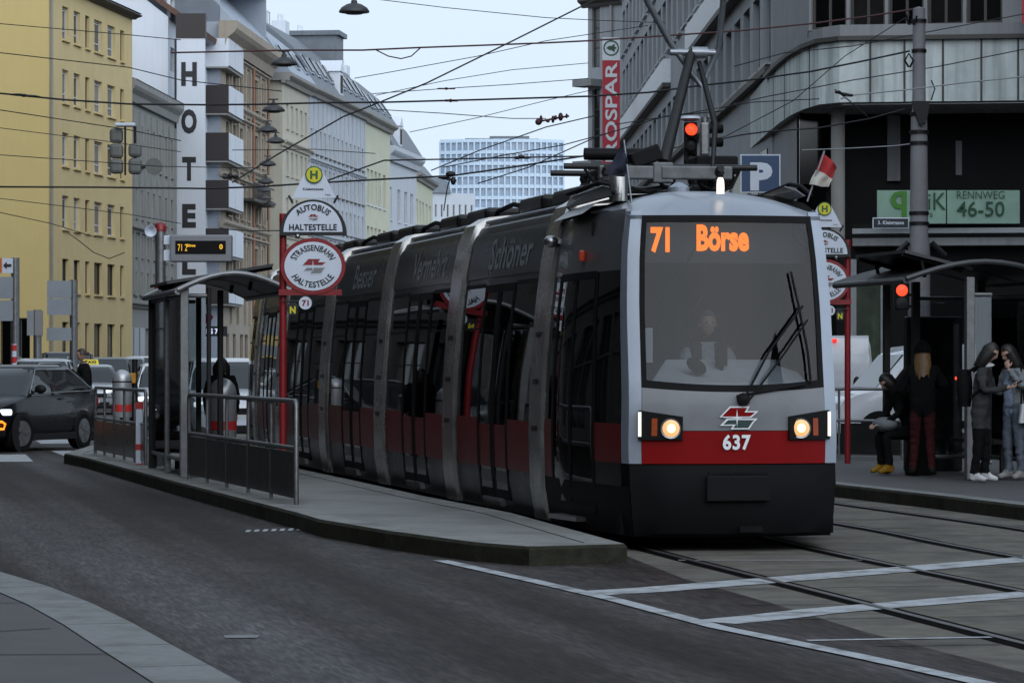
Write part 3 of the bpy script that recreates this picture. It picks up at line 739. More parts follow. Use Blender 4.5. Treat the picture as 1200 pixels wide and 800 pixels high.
# logo and number on the front
def emblem(mb, fn, k=1.0, cols=(0, 1, 2)):
    W, R_, D = cols
    out1 = [(-86, 50), (-36, 104), (64, 104), (50, 80), (108, 80), (72, 46), (-60, 46)]
    top = [(-74, 53), (-32, 97), (52, 97), (37, 74), (92, 74), (66, 53)]
    out2 = [(-84, 6), (-50, 42), (104, 42), (84, 22), (62, -12), (-32, -12), (-18, 6)]
    bot = [(-66, 13), (-44, 35), (88, 35), (76, 25), (56, -5), (-18, -5), (-4, 13)]
    for pl, c, o in ((out1, W, 0), (out2, W, 0), (top, R_, 1), (bot, D, 1)):
        mb.poly([fn(x * k, (y - 46) * k, o) for x, y in pl], c)
    star = []
    for i in range(8):
        a = i * PI / 4; rr = (46 if i % 4 == 2 else 30 if i % 2 == 0 else 6)
        star.append((math.cos(a) * rr, math.sin(a) * rr))
    mb.poly([fn(x * k, y * k, 2) for x, y in star], W)
M_LOGOD = mat('logo dark green', (.012, .035, .03), .5); 
mb = MB(); k = .235 / 100 * .72
emblem(mb, lambda x, y, o: face(.0 + x / .9, 1.155 + y, .03 + o * .003), k); mb.build('front_emblem', [M_WHITE, M_TRED, M_LOGOD], tram, fix=False)
mb = MB(); text(mb, '637', .235, .135, lambda x, y: face(x / .9 + .0, .945 + y, .03), 0, .035, 1.1); mb.build('fleet_number', M_WHITE, tram)
# wipers
mb = MB(); 
mb.tube([face(.06, 1.31, .05), face(.30, 1.72, .07), face(.66, 2.12, .05)], .011); mb.tube([face(.11, 1.31, .06), face(.40, 1.66, .08), face(.70, 2.0, .05)], .010)
mb.tube([face(.58, 2.42, .035), face(.63, 2.1, .045), face(.70, 1.72, .04), face(.72, 1.45, .035)], .011)
mb.lathe([(0, .03), (.05, .02), (.06, -.04)], 12, face(.06, 1.31, .05), 0, Rx(PI/2)); mb.tube([face(.0, 1.34, .04), face(.66, 1.44, .04)], .012)
mb.build('wiper', M_BLACK, tram, smooth=50)
# antenna posts on the roof corners
mb = MB(); mb.lathe([(.085, 0), (.085, .3), (.07, .32), (0, .33)], 14, P(-.78, 1.35, 3.08)); mb.build('roof_cylinder', M_PORTAL, tram, smooth=40)
mb = MB(); mb.lathe([(.1, 0), (.1, .06), (.04, .1), (0, .11)], 14, P(-.05, 2.2, 3.2)); mb.build('roof_antenna', M_TSILV, tram, smooth=40)
# pantograph
pan = None
PB = fa + ft * 3.6 - T0
Q = lambda u, d, z: PB + fr * u + ft * d + Vector((0, 0, z))
M_PAN = mat('pantograph dark steel', (.012, .012, .013), .5, metal=.2, var=.25, scale=8)
M_PANL = mat('pantograph aluminium', (.3, .32, .35), .38, metal=.7, var=.15, scale=8)
mb = MB()
for s in (-1, 1):
    mb.tube([Q(s*.55, -.5, 3.5), Q(s*.55, .9, 3.5)], .035)
    for d in (-.4, .8): mb.lathe([(.05, 0), (.07, .04), (.045, .08), (.07, .12), (.045, .16), (.06, .2), (.05, .24)], 10, Q(s*.55, d, 3.26))
mb.tube([Q(-.95, -.3, 3.52), Q(.95, -.3, 3.52)], .03); mb.tube([Q(-.9, .8, 3.52), Q(.9, .8, 3.52)], .03)
pan = mb.build('pantograph_base', M_PAN, tram, smooth=50)
mb = MB(); mb.box(Q(-.35, -.36, 3.46), (.55, .1, .13), 0, RF); mb.box(Q(.33, -.38, 3.46), (.7, .1, .13), 0, RF); mb.box(Q(0, -.36, 3.46), (.2, .12, .2), 0, RF); mb.build('base_bracket', mat('dirty bracket steel', (.12, .125, .13), .5, metal=.4, var=.4, scale=9), pan, bevel=.015)
mb = MB(); mb.box(Q(-.15, -.1, 3.62), (.3, .5, .16), 0, RF @ Ry(-.35)); mb.build('drive_housing', M_BLACK, pan, bevel=.02)
mb = MB(); mb.box(Q(.6, .1, 3.56), (.42, .4, .18), 0, RF); mb.build('spring_box', M_BLACK, pan, bevel=.02)
mb = MB(); mb.tube([Q(-.7, 0, 3.66), Q(-.1, 0, 3.66)], .06); mb.build('drive_cylinder', M_BLACK, pan, smooth=50)
mb = MB(); mb.tube([Q(.62, -.2, 3.42), Q(.62, .3, 3.42)], .14); mb.build('air_tank', M_BLACK, pan, smooth=50)
mb = MB()
for (u0, u1) in ((-.5, .2), (-.1, .55), (.3, .8), (-.75, .1)):
    mb.tube([Q(u0, -.3, 3.5), Q(u0 + .1, -.35, 3.34), Q((u0+u1)/2, -.35, 3.28), Q(u1 - .1, -.3, 3.33), Q(u1, -.2, 3.5)], .016)
mb.build('pantograph_cable', M_RUBBER, pan, smooth=50)
E_ = Q(.48, .55, 4.72)
mb = MB(); mb.tube([Q(.03, -.3, 3.56), E_], [.062, .05]); mb.build('lower_arm', M_PAN, pan, smooth=50)
mb = MB(); mb.tube([Q(.5, -.35, 3.5), Q(.58, -.1, 3.95), E_ + fr*.08 + Vector((0,0,-.1))], [.02, .03, .025]); mb.build('guide_rod', M_PAN, pan, smooth=50)
mb = MB(); mb.tube([E_ - fr*.22, E_ + fr*.24], .036, 10); mb.tube([E_ + fr*.0, E_ + fr*.16], .058, 10); mb.build('knuckle', M_PANL, pan, smooth=50)
mb = MB(); mb.tube([E_ + fr*.1 + Vector((0,0,-.34)), E_ - fr*.22 + Vector((0,0,.1)), E_ - fr*1.08 - ft*1.2 + Vector((0,0,1.05))], [.024, .034, .028])
mb.tube([E_ + fr*.1 + Vector((0,0,-.34)), E_ + fr*.28 + Vector((0,0,.06)), E_ + fr*.12 - ft*1.2 + Vector((0,0,1.05))], [.024, .034, .028]); mb.build('upper_arm', M_PANL, pan, smooth=50)
H = E_ - ft*1.2 + Vector((0, 0, 1.08))
mb = MB()
for d in (-.18, .18): mb.tube([H - fr*1.1 + ft*d + Vector((0,0,-.18)), H - fr*.85 + ft*d, H - fr*.2 + ft*d + Vector((0,0,.03)), H + fr*.4 + ft*d, H + fr*.6 + ft*d + Vector((0,0,-.18))], .025)
mb.build('contact_head', M_PAN, pan, smooth=50)

# ---- the two little flags on the roof corners
def flag(label, base, tip, cloth, mats):
    t = thing('flag', label, 'flag', base, 0, 'flags on the tram roof')
    mb = MB(); mb.tube([(0,0,0), tip - base], .009); mb.build('flag_pole', M_PANL, t, smooth=50)
    mb = MB(); n = 10
    def fn(i, j):
        a = cloth[0].lerp(cloth[1], i); b = cloth[3].lerp(cloth[2], i); p = a.lerp(b, j) - base
        return p + Vector((0, .045 * math.sin(i * 7 + j * 3), .012 * math.sin(j * 9)))
    mb.grid(fn, n, n)
    for k, f in enumerate(mb.f): mb.m[k] = 0 if (k // n) < n * .5 else 1
    o = mb.build('flag_cloth', mats, t, smooth=80); md = o.modifiers.new('thickness', 'SOLIDIFY'); md.thickness = .006
Yf = 27.0
flag('small red and white flag drooping above the right roof corner of the tram', at(946, 236, Yf), at(966, 177, Yf),
     [at(965, 178, Yf), at(981, 196, Yf), at(971, 220, Yf), at(949, 217, Yf)], [mat('flag red', (.35, .02, .02), .8), mat('flag white', (.5, .47, .42), .8)])
flag('small dark blue flag hanging limp above the left roof corner of the tram', at(740, 238, Yf), at(731, 164, Yf),
     [at(731, 166, Yf), at(736, 196, Yf), at(732, 208, Yf), at(708, 205, Yf)], [mat('flag navy', (.012, .016, .035), .8), mat('flag navy2', (.014, .016, .03), .8)])
# ================================================================ buildings
M_WFR = mat('window frame white', (.55, .56, .57), .6, var=.1)
M_WFD = mat('window frame dark', (.05, .045, .04), .6, var=.1)
M_WFB = mat('window frame brown', (.05, .042, .036), .5, var=.15)
M_PANE = winmat('window pane')
M_PANEB = winmat('window pane blind', (.03, .032, .035), (.42, .42, .41))
M_PANED = winmat('dark shop pane', (.003, .003, .003), (.02, .02, .018))
_WM = {}
def window_mesh(w, h, fr, pane, bars=(.5,), trans=(.68,), fw=.07, sill=None):
    k = (round(w, 2), round(h, 2), fr.name, pane.name, bars, trans, fw)
    if k in _WM: return _WM[k]
    mb = MB()
    for x0, x1, z0, z1 in ((0, fw, 0, h), (w - fw, w, 0, h), (fw, w - fw, 0, fw), (fw, w - fw, h - fw, h)): mb.bx(x0, x1, -.03, .05, z0, z1, 0)
    for b in bars: mb.bx(w*b - fw*.5, w*b + fw*.5, -.025, .045, fw, h - fw, 0)
    for t in trans: mb.bx(fw, w - fw, -.02, .04, h*t - fw*.4, h*t + fw*.4, 0)
    mb.poly([(0, .02, 0), (w, .02, 0), (w, .02, h), (0, .02, h)], 1)
    me = mb.mesh('window', [fr, pane]); _WM[k] = me; return me
class Bld:
    def __init__(s, name, label, A, B, cat='building', group=None):
        s.wins = {}; s.rec_ = .2; s.A = Vector((xat(*A), A[1], 0)); s.B = Vector((xat(*B), B[1], 0)); d = s.B - s.A; s.L = d.length
        s.root = thing(name, label, cat, s.A, math.atan2(d.y, d.x), group); s.d = d
    def u(s, px):
        k = (px - 600) / F; return s.L * (k * s.A.y - s.A.x) / (s.d.x - k * s.d.y)
    def Y(s, px): return s.A.y + s.d.y * s.u(px) / s.L
    def z(s, px, py): return zat(py, s.Y(px))
    def facade(s, name, m, holes, H, L=None, z0=0, rec=.22, M=None, u0=0, parent=None):
        L = s.L if L is None else L
        us = sorted({u0, L} | {h[0] for h in holes} | {h[1] for h in holes}); zs = sorted({z0, H} | {h[2] for h in holes} | {h[3] for h in holes})
        us = [u for u in us if u0 <= u <= L]; zs = [z for z in zs if z0 <= z <= H]
        mb = MB(M)
        for a, b in zip(us, us[1:]):
            for c, d in zip(zs, zs[1:]):
                um, zm = (a+b)/2, (c+d)/2
                if any(h[0] < um < h[1] and h[2] < zm < h[3] for h in holes): continue
                mb.poly([(a,0,c),(b,0,c),(b,0,d),(a,0,d)])
        for a, b, c, d in holes:
            mb.poly([(a,0,c),(a,rec,c),(a,rec,d),(a,0,d)]); mb.poly([(b,0,c),(b,0,d),(b,rec,d),(b,rec,c)])
            mb.poly([(a,0,c),(b,0,c),(b,rec,c),(a,rec,c)]); mb.poly([(a,0,d),(a,rec,d),(b,rec,d),(b,0,d)])
        return mb.build(name, m, parent or s.root, fix=False)
    def windows(s, holes, fr, pane, bars=(.5,), trans=(.68,), rec=.2, M=None, name='window', sill=None, fw=.07):
        for a, b, c, d in holes:
            o = part(window_mesh(b - a, d - c, fr, pane, bars, trans, fw), name, s.root)
            mm = (M or Matrix()) @ Matrix.Translation((a, rec, c)); o.matrix_local = mm
            if M is None: s.wins[(round(a, 2), round(c, 2))] = o; s.rec_ = rec
    def shell(s, m, H, D, u0=0, L=None, left=True, name='wall'):
        L = s.L if L is None else L; mb = MB()
        if left: mb.poly([(u0,0,0),(u0,0,H),(u0,D,H),(u0,D,0)])
        mb.poly([(L,0,0),(L,D,0),(L,D,H),(L,0,H)]); mb.poly([(u0,D,0),(u0,D,H),(L,D,H),(L,D,0)]); mb.poly([(u0,0,H-.02),(L,0,H-.02),(L,D,H-.02),(u0,D,H-.02)])
        return mb.build(name, m, s.root, fix=False)
    def band(s, m, z0, z1, out, u0=0, L=None, name='cornice', back=.0):
        L = s.L if L is None else L
        mb = MB(); h = z1 - z0
        prof = [(-.002, z0), (-out*.35, z0), (-out*.5, z0 + h*.35), (-out*.85, z0 + h*.55), (-out, z0 + h*.7), (-out, z1), (-.002 + back, z1)]
        mb.loft([[(u0 - out*.6, y, z) for y, z in prof], [(L + out*.3, y, z) for y, z in prof]]); return mb.build(name, m, s.root)
    def sills(s, holes, m, out=.12, name='sill'):
        for a, b, c, d in holes:
            k = ('sill', round(b - a, 2), m.name, out)
            if k not in _WM:
                mb = MB(); mb.bx(-.08, b - a + .08, -out, .1, -.1, -.003); _WM[k] = mb.mesh('sill', m)
            w_ = s.wins.get((round(a, 2), round(c, 2)))
            o = part(_WM[k], name, w_ or s.root)
            o.location = (0, -s.rec_, 0) if w_ else (a, 0, c)
def grid_holes(cols, rows): return [(a, b, c, d) for c, d in rows for a, b in cols]
SIDE = Matrix(((0, 1, 0, 0), (1, 0, 0, 0), (0, 0, 1, 0), (0, 0, 0, 1)))   # side wall frame at u=0: its x runs back into the block

M_YEL = mat('yellow plaster', (.66, .515, .26), .85, var=.07, scale=.5, streak=.12, dirt=(.36, .26, .11))  # street front lightened to make up for the weaker light reaching it
M_YEL2 = mat('yellow plaster clean', (.58, .44, .18), .85, var=.05, scale=.35, streak=.06, dirt=(.36, .26, .11))
M_GREYP = mat('grey plaster', (.30, .30, .285), .85, var=.1, scale=.8, streak=.35, dirt=(.15, .15, .14))
M_WHP = mat('white plaster', (.62, .65, .70), .85, var=.05, scale=.4, streak=.12, dirt=(.4, .42, .45))
M_BEI = mat('beige stone plaster', (.34, .29, .23), .85, var=.16, scale=1.2, streak=.35, dirt=(.15, .12, .1))
M_CRM = mat('cream plaster', (.47, .44, .36), .85, var=.08, scale=.6, streak=.25, dirt=(.28, .26, .21))
M_BLU = mat('pale blue grey plaster', (.43, .455, .49), .85, var=.08, scale=.6, streak=.2, dirt=(.22, .24, .28))
M_YGR = mat('pale yellow green plaster', (.52, .52, .40), .85, var=.08, scale=.6, streak=.2, dirt=(.33, .34, .25))
M_BW = mat('blue white plaster', (.47, .50, .54), .85, var=.06, scale=.6, streak=.15, dirt=(.28, .31, .36))
M_ROOFG = mat('grey sheet roof', (.13, .145, .165), .55, var=.2, scale=1.2, streak=.3, dirt=(.07, .075, .085))
M_ROOFL = mat('pale zinc roof', (.30, .335, .39), .55, var=.1, scale=.8)
M_TILE = mat('brown tile roof', (.11, .055, .038), .8, var=.3, scale=5)
M_STONE = mat('grey stone trim', (.27, .26, .24), .85, var=.12, scale=1)
M_DBR = mat('dark brown cladding', (.022, .014, .013), .5, var=.15)
M_PIPE = mat('orange downpipe', (.27, .13, .075), .6, var=.1)
M_INK = mat('near black lettering', (.012, .012, .014), .6, var=.05)

# ---- yellow house on the far left
b = Bld('apartment_house', 'tall yellow plastered house at the left edge of the photo', (57, 160), (155, 177), group='houses along the far street')
cols = [(b.u(p), b.u(q)) for p, q in ((73, 80.5), (86.5, 94), (100, 105), (110.5, 120), (126, 135), (141, 145.5))]
rows = [(b.z(73, 45.75 + 74*k), b.z(73, 6.75 + 74*k)) for k in range(5)] + [(b.z(73, 425), b.z(73, 377))]
H = b.z(155, 22)
hs = grid_holes(cols, rows)
b.facade('wall', M_YEL, hs, H)
b.windows([h for h in hs if h[1]-h[0] > 1.2 and h[2] > 6], M_WFR, M_PANEB, (), (.28, .9), fw=.09)
b.windows([h for h in hs if not (h[1]-h[0] > 1.2 and h[2] > 6)], M_WFD, M_PANE, (.5,), (), fw=.07)
b.sills([h for h in hs if h[2] > 5], M_YEL)
sh = [(1.0, 2.6, 0, 4.0), (3.4, 12, 0, 3.2), (3.4, 12, 3.35, 4.1)]
b.facade('side_wall', M_YEL2, sh, H, 22, M=SIDE); b.windows(sh, M_WFD, M_PANED, (.33, .66), (), M=SIDE, name='shop_window')
b.shell(M_YEL, H, 22, left=False, name='back_wall'); b.band(M_WFD, H - .05, H + .2, .55, name='eaves'); 
mb = MB(); mb.prism([(0,-.6,H+.25),(0,11,H+4),(0,22,H+.25)], (b.L, 0, 0)); mb.build('roof', M_TILE, b.root)
mb = MB()
for p in (56, 57): mb.tube([(.15, -.1, 0), (.15, -.1, H)], .06)
mb = MB(); mb.tube([(.2, -.12, 0), (.2, -.12, H)], .07); mb.build('downpipe', M_STONE, b.root)

# ---- grey house
b = Bld('apartment_house', 'lower grey house with a brown tiled roof, between the yellow house and the hotel', (148, 178), (204.5, 195.2), group='houses along the far street')
H = b.z(150, 100)
cols = [(b.u(p), b.u(p + 3.6)) for p in (150, 157, 164, 171, 178, 185, 192, 199)]
rows = [(b.z(160, 193), b.z(160, 146)), (b.z(160, 255), b.z(160, 221)), (b.z(160, 300), b.z(160, 276)), (b.z(160, 345), b.z(160, 318)), (b.z(160, 424), b.z(160, 384))]
hs = grid_holes(cols, rows); b.facade('wall', M_GREYP, hs, H); b.windows(hs, M_WFR, M_PANE, (.5,), (.66,)); b.sills(hs, M_STONE)
b.shell(M_GREYP, H, 14, name='back_wall'); b.band(M_GREYP, H - .9, H + .3, .6)
for z0 in (rows[1][0] - .9, rows[3][0] - .8): b.band(M_STONE, z0, z0 + .35, .3, name='string_course')
mb = MB(); mb.prism([(0,-.65,H+.31),(0,6,H+2.6),(0,14,H+.31)], (b.L, 0, 0)); mb.build('roof', M_TILE, b.root)
mb = MB()
for c0, c1 in cols[::1]: mb = MB(); mb.bx(c1 + .55, c1 + .85, -.12, 0, rows[3][0], rows[0][1] + .8); mb.build('pilaster', M_GREYP, b.root)
hs2 = [h for h in hs if h[2] < 3][:3]
mb = MB()
for a, c, z0, z1 in hs2: 
    for x0, x1 in ((a - .1, (a + c)/2), ((a + c)/2 + .02, c + .1)): mb = MB(); mb.bx(x0, x1, -.09, -.02, z0, z1); mb.build('shutter', M_BW, b.root)

# ---- hotel
b = Bld('hotel_building', 'white hotel with a blank white side wall above the grey house roof', (197, 197), (262, 222), group='houses along the far street')
H = b.z(200, 22)
hs = [(b.u(199.8), b.u(204.5), b.z(200, y + 28), b.z(200, y)) for y in (-4, 55, 114, 173, 232, 291)]
hb = [(b.u(243), b.u(246), b.z(245, y + 34), b.z(245, y)) for y in (70, 129, 188, 247, 306)] + [(b.u(251), b.u(258), b.z(255, y + 30), b.z(255, y)) for y in (73, 132, 191, 250, 309)]
b.facade('wall', M_WHP, hs + hb, H); b.windows(hs + hb, M_WFR, M_PANE, (.5,), ())
b.facade('side_wall', M_WHP, [], H, 20, M=SIDE); b.shell(M_WHP, H, 20, left=False, name='back_wall')
mb = MB(); mb.poly([(-.003, 0, H), (-.003, 20, H), (-.003, 20, H+3), (-.003, 9, H + 7)]); mb.build('gable', M_WHP, b.root)
mb = MB(); mb.prism([(-.25,-.7,H-.1),(-.25,9,H+7.05),(-.25,9,H+7.35),(-.25,-.8,H+.25)], (b.L, 0, 0)); mb.build('roof', M_TILE, b.root)
# balconies
for k, y in enumerate((22, 80, 139, 198, 258, 317)):
    z1, z0 = zat(y, 201), zat(y + 35, 201)
    u0, u1 = b.u(241), b.u(241) + 7.5
    mb = MB(); mb.bx(u0, u0 + .12, -1.6, 0, z0, z1); o = mb.build('balcony', M_WHP if k == 0 else M_DBR, b.root)
    mb = MB(); mb.bx(u0 + .13, u0 + 3.2, -1.62, -1.5, z0 + .1, z1); mb.bx(u0 + 3.35, u1, -1.62, -1.5, z0 + .1, z1); mb.build('balcony_front', M_WHP, o)
    mb = MB(); mb.bx(u0 + .01, u1, -1.5, -.005, z0 - .1, z0 + .09); mb.build('balcony_floor', M_STONE, o)
mb = MB(); mb.bx(b.u(246), b.u(262), .5, 6, H, H + 1.3); mb.build('roof_terrace', M_PIPE, b.root)
# vertical sign tower
t = thing('hotel_sign', 'tall white vertical sign spelling HOTEL in black capitals', 'sign', (xat(207, 196.3), 196.3, 0))
W = (240 - 207) / F * 196.3; zt = lambda y: zat(y, 196.3)
mb = MB(); mb.bx(0, W, 0, .5, 1.0, zt(45)); mb.build('sign_panel', M_WHP, t)
mb = MB(); mb.bx(-.05, W + .05, -.05, .6, zt(45) + .003, zt(16)); mb.build('sign_cap', M_DBR, t)
mb = MB(); mb.bx(-.14, -.004, -.03, .2, 2, zt(46)); mb.build('sign_edge', M_INK, t)
for ch, y0, y1 in (('H', 73, 101), ('O', 128, 157), ('T', 184, 212), ('E', 239, 267), ('L', 294, 322)):
    mb = MB(); text(mb, ch, 1.0 if ch in 'HO' else .88, (y1 - y0) / F * 196.3, flat((W*.44, -.02, zt((y0+y1)/2))), 0, .05); mb.build('letter', M_INK, t)

# ---- beige ornate house
b = Bld('apartment_house', 'ornate beige house with an orange drainpipe, right of the hotel balconies', (258, 214), (312, 236), group='houses along the far street')
H = b.z(312, 66)
cols = [(b.u(p), b.u(p + 3.4)) for p in (265, 273, 281.5, 287, 299, 305)]
rows = [(b.z(285, y + 36), b.z(285, y)) for y in (85, 152, 222, 288)] + [(b.z(285, 424), b.z(285, 392))]
hs = grid_holes(cols, rows); b.facade('wall', M_BEI, hs, H); b.windows(hs, M_WFD, M_PANE, (.5,), (.66,)); b.sills(hs, M_BEI, .25)
b.shell(M_ROOFL, H + 4.5, 14, name='side_wall'); b.band(M_BEI, H - 1.6, H + .2, 1.3)
for r in rows[:4]: b.band(M_BEI, r[0] - 1.0, r[0] - .45, .4, name='string_course'); b.band(M_BEI, r[1] + .35, r[1] + .65, .35, name='window_hood')
mb = MB()
for c0, c1 in cols: mb = MB(); mb.bx(c1 + .35, c1 + .75, -.18, 0, 4.5, H - 1.6); mb.build('pilaster', M_BEI, b.root)
mb = MB(); mb.tube([(b.u(293.5), -.25, 3.5), (b.u(293.5), -.25, H - .5)], .11); mb.tube([(b.u(311), -.25, 3.5), (b.u(311), -.25, H - .5)], .08); mb.build('drainpipe', M_PIPE, b.root)
mb = MB(); z0 = b.z(293, 236)
for i in range(16): mb.bx(b.u(282) + i*.55, b.u(282) + i*.55 + .06, -1.0, -.94, z0, z0 + 1.1)
mb.bx(b.u(281.5), b.u(306), -1.02, -.92, z0 + 1.1, z0 + 1.18); mb.bx(b.u(281.5), b.u(306), -1.05, -.005, z0 - .2, z0); mb.build('balcony', M_WFD, b.root)
mb = MB(); mb.prism([(0,-1.0,H+.21),(0,3.5,H+4.9),(0,14,H+4.9),(0,14,H+.21)], (b.L, 0, 0)); mb.build('roof', M_ROOFL, b.root)
for i in range(5):
    mb = MB(); x = b.u(266 + i * 9); mb.bx(x, x + 2.2, 5, 6.5, H + 4.9, H + 6.2 + .5*(i % 2)); 
    for j in range(3): mb.lathe([(.2, 0), (.16, .7), (.0, .7)], 8, (x + .4 + .7*j, 5.7, H + 6.2 + .5*(i % 2)))
    mb.build('chimney', M_WHP, b.root)
sg = None
# shop sign seen through the shelter glass
t = thing('shop_sign', 'small lit shop sign reading PARKS 73, seen through the left shelter glass', 'sign', (xat(226, 206), 206, zat(394, 206)))
mb = MB(); mb.bx(0, 2.3, 0, .2, 0, .68); mb.build('sign_board', M_INK, t)
mb = MB(); text(mb, 'PARKS 73', 1.75, .36, flat((1.0, -.02, .34)), 0, .03); mb.build('sign_lettering', mat('lit white lettering', (.5, .5, .6), .5, emit=(.7, .75, 1), estr=.8, var=0), t)
mb = MB(); mb.poly([(.55 + x*.07, -.02, .95 + y*.07) for x, y in ((0,0),(4,-2),(9,0),(12,5),(8,9),(9,4),(5,8),(2,10),(4,4),(0,7))]); mb.poly([(.75,-.03,1.2),(1.2,-.03,1.2),(1.2,-.03,1.3),(.75,-.03,1.3)]); mb.build('sign_emblem', M_TRED, t, fix=False)

# ---- cream house and long blue-grey house with mansard roof
def mansard(b, H, D, rise=4.2, back=3.0, dormers=(), sky=0, chim=0, m=None):
    m = m or M_ROOFG
    mb = MB(); mb.prism([(0,-.75,H+.05),(0,back*.35,H+rise*.62),(0,back,H+rise),(0,D,H+rise),(0,D,H+.05)], (b.L, 0, 0)); mb.build('roof', m, b.root)
    ang = math.atan2(rise*.62 - .05, back*.35 + .75)
    for i in range(sky):
        x = b.L * (i + .5) / sky; mb = MB(); mb.box((x, -.75 + (back*.35+.75)*.55 - .05, H + rise*.36), (1.3, 1.9, .12), 0, Rx(ang)); o = mb.build('skylight', M_ROOFL, b.root)
        mb = MB(); mb.box((x, -.75 + (back*.35+.75)*.55 - .13, H + rise*.38), (1.0, 1.6, .08), 0, Rx(ang)); mb.build('pane', M_PANE, o)
    for f in dormers:
        x = b.L * f; mb = MB(); mb.bx(x - .9, x + .9, -.5, 2.4, H + .1, H + 2.4); mb.prism([(x-1.1,-.6,H+2.4),(x,-.6,H+3.4),(x+1.1,-.6,H+2.4)], (0, 3, 0)); o = mb.build('dormer', M_WHP, b.root)
        o2 = part(window_mesh(.9, 1.5, M_WFD, M_PANE), 'window', o); o2.location = (x - .45, -.53, H + .6)
    for i in range(chim):
        x = b.L * (i + .4) / chim; mb = MB(); mb.bx(x, x + 1.8, back + .4, back + 1.6, H + rise - .05, H + rise + 1.3)
        for j in range(3): mb.lathe([(.17, 0), (.14, .6), (0, .6)], 8, (x + .4 + .5*j, back + 1, H + rise + 1.3))
        mb.build('chimney', M_WHP, b.root)
b = Bld('apartment_house', 'cream house with a blank-looking end wall facing the camera, right of the ornate beige house', (331, 238), (361.5, 249.6), group='houses along the far street')
H = b.z(331, 87)
cols = [(b.u(p), b.u(p + 2.7)) for p in (335.5, 341, 346.5, 352, 357)]
rows = [(zat(154, 243), zat(126, 243)), (zat(208, 243), zat(180, 243)), (zat(262, 243), zat(234, 243)), (zat(316, 243), zat(288, 243))]
hs = grid_holes(cols, rows); b.facade('wall', M_CRM, hs, H); b.windows(hs, M_WFR, M_PANE); b.sills(hs, M_CRM)
sh = [(1.0, 2.2, r[0], r[1]) for r in rows]
b.facade('end_wall', M_CRM, sh, H, 14, M=SIDE); b.windows(sh, M_WFD, M_PANE, M=SIDE)
b.shell(M_CRM, H, 14, left=False, name='back_wall'); b.band(M_STONE, H - .7, H + .1, .8); b.band(M_CRM, rows[0][0] - 1.5, rows[0][0] - 1.0, .45, name='string_course'); b.band(M_CRM, rows[2][0] - 1.3, rows[2][0] - .9, .3, name='string_course')
mb = MB(SIDE); mb.bx(-.6, 14, -.5, -.002, H - .5, H + .1); mb.build('cornice', M_STONE, b.root)
mansard(b, H, 14, 4.6, 3.4, sky=3, chim=2, m=M_ROOFL)
b = Bld('apartment_house', 'long pale blue-grey house with many small windows, mansard roof and one white dormer', (361.5, 249.6), (427, 276), group='houses along the far street')
cols = [(x - .55, x + .55) for x in [1.3 + 2.02*i for i in range(13)]]
rows = [(H - 5.2 - 3.05*k, H - 3.2 - 3.05*k) for k in range(7)]
hs = grid_holes(cols, rows); b.facade('wall', M_BLU, hs, H); b.windows(hs, M_WFR, M_PANE); b.sills(hs, M_WFD, .18); b.shell(M_BLU, H, 14, name='back_wall'); b.band(M_STONE, H - .6, H + .1, .8)
for k in (0, 2, 4): b.band(M_BLU, rows[k][0] - .75, rows[k][0] - .45, .3, name='string_course')
for i in range(14): mb = MB(); mb.bx(.29 + 2.02*i - .16, .29 + 2.02*i + .16, -.1, 0, 3, H - .7); mb.build('pilaster', M_BLU, b.root)
mansard(b, H, 14, 5.6, 4.0, dormers=(.46,), sky=9, chim=3)
mb = MB(); x = b.L*.68; mb.bx(x, x + 3.4, 1.0, 5, H + 2, H + 6.2); mb.bx(x - .3, x + 3.7, .7, 5.3, H + 6.2, H + 6.6); mb.build('roof_cabin', M_ROOFG, b.root)
mb = MB(); 
for i in range(10): mb.tube([(.5 + i*.7, 4.6, H+5.6), (.5 + i*.7, 4.6, H+6.9)], .03, 5)
mb.tube([(.5, 4.6, H+6.9), (6.8, 4.6, H+6.9)], .04, 5); mb.build('roof_railing', M_WFD, b.root)
b = Bld('apartment_house', 'narrow pale yellow-green house after the long blue-grey one', (427.5, 277), (457, 292), group='houses along the far street')
H = zat(134, 277)
cols = [(b.u(p), b.u(p + 3.0)) for p in (430, 434.5, 439, 443.5, 449)]; rows = [(H - 8.0 - 5.2*k, H - 4.8 - 5.2*k) for k in range(4)]
hs = grid_holes(cols, rows); b.facade('wall', M_YGR, hs, H); b.windows(hs, M_WFR, M_PANEB); b.sills(hs, M_WHP); b.shell(M_YGR, H, 12, name='back_wall'); b.band(M_STONE, H - .7, H + .1, .8); b.band(M_WHP, rows[1][0] - 1.2, rows[1][0] - .8, .4, name='string_course')
mansard(b, H, 12, 4.2, 3, sky=4, chim=2)
b = Bld('apartment_house', 'pale blue-white house with a tall single window, beyond the yellow-green one', (453, 300), (488, 318), group='houses along the far street')
H = zat(172, 300)
cols = [(b.u(p), b.u(p + 3.2)) for p in (456, 466, 474, 481)]; rows = [(H - 7 - 5.0*k, H - 3.8 - 5.0*k) for k in range(4)]
hs = grid_holes(cols, rows); b.facade('wall', M_BW, hs, H); b.windows(hs, M_WFR, M_PANE); b.sills(hs, M_WHP); b.shell(M_BW, H, 12, name='back_wall'); b.band(M_BW, H - 1.3, H + .1, .9)
mansard(b, H, 12, 4.6, 3, dormers=(.3,), chim=2)
b = Bld('apartment_house', 'far pale green house with a dark flat-topped roof, last in the left row', (486, 324), (507, 345), group='houses along the far street')
H = zat(203, 324)
cols = [(b.u(p), b.u(p + 2)) for p in (488, 491.5, 495, 499, 503)]; rows = [(H - 5.0 - 4.2*k, H - 2.6 - 4.2*k) for k in range(4)]
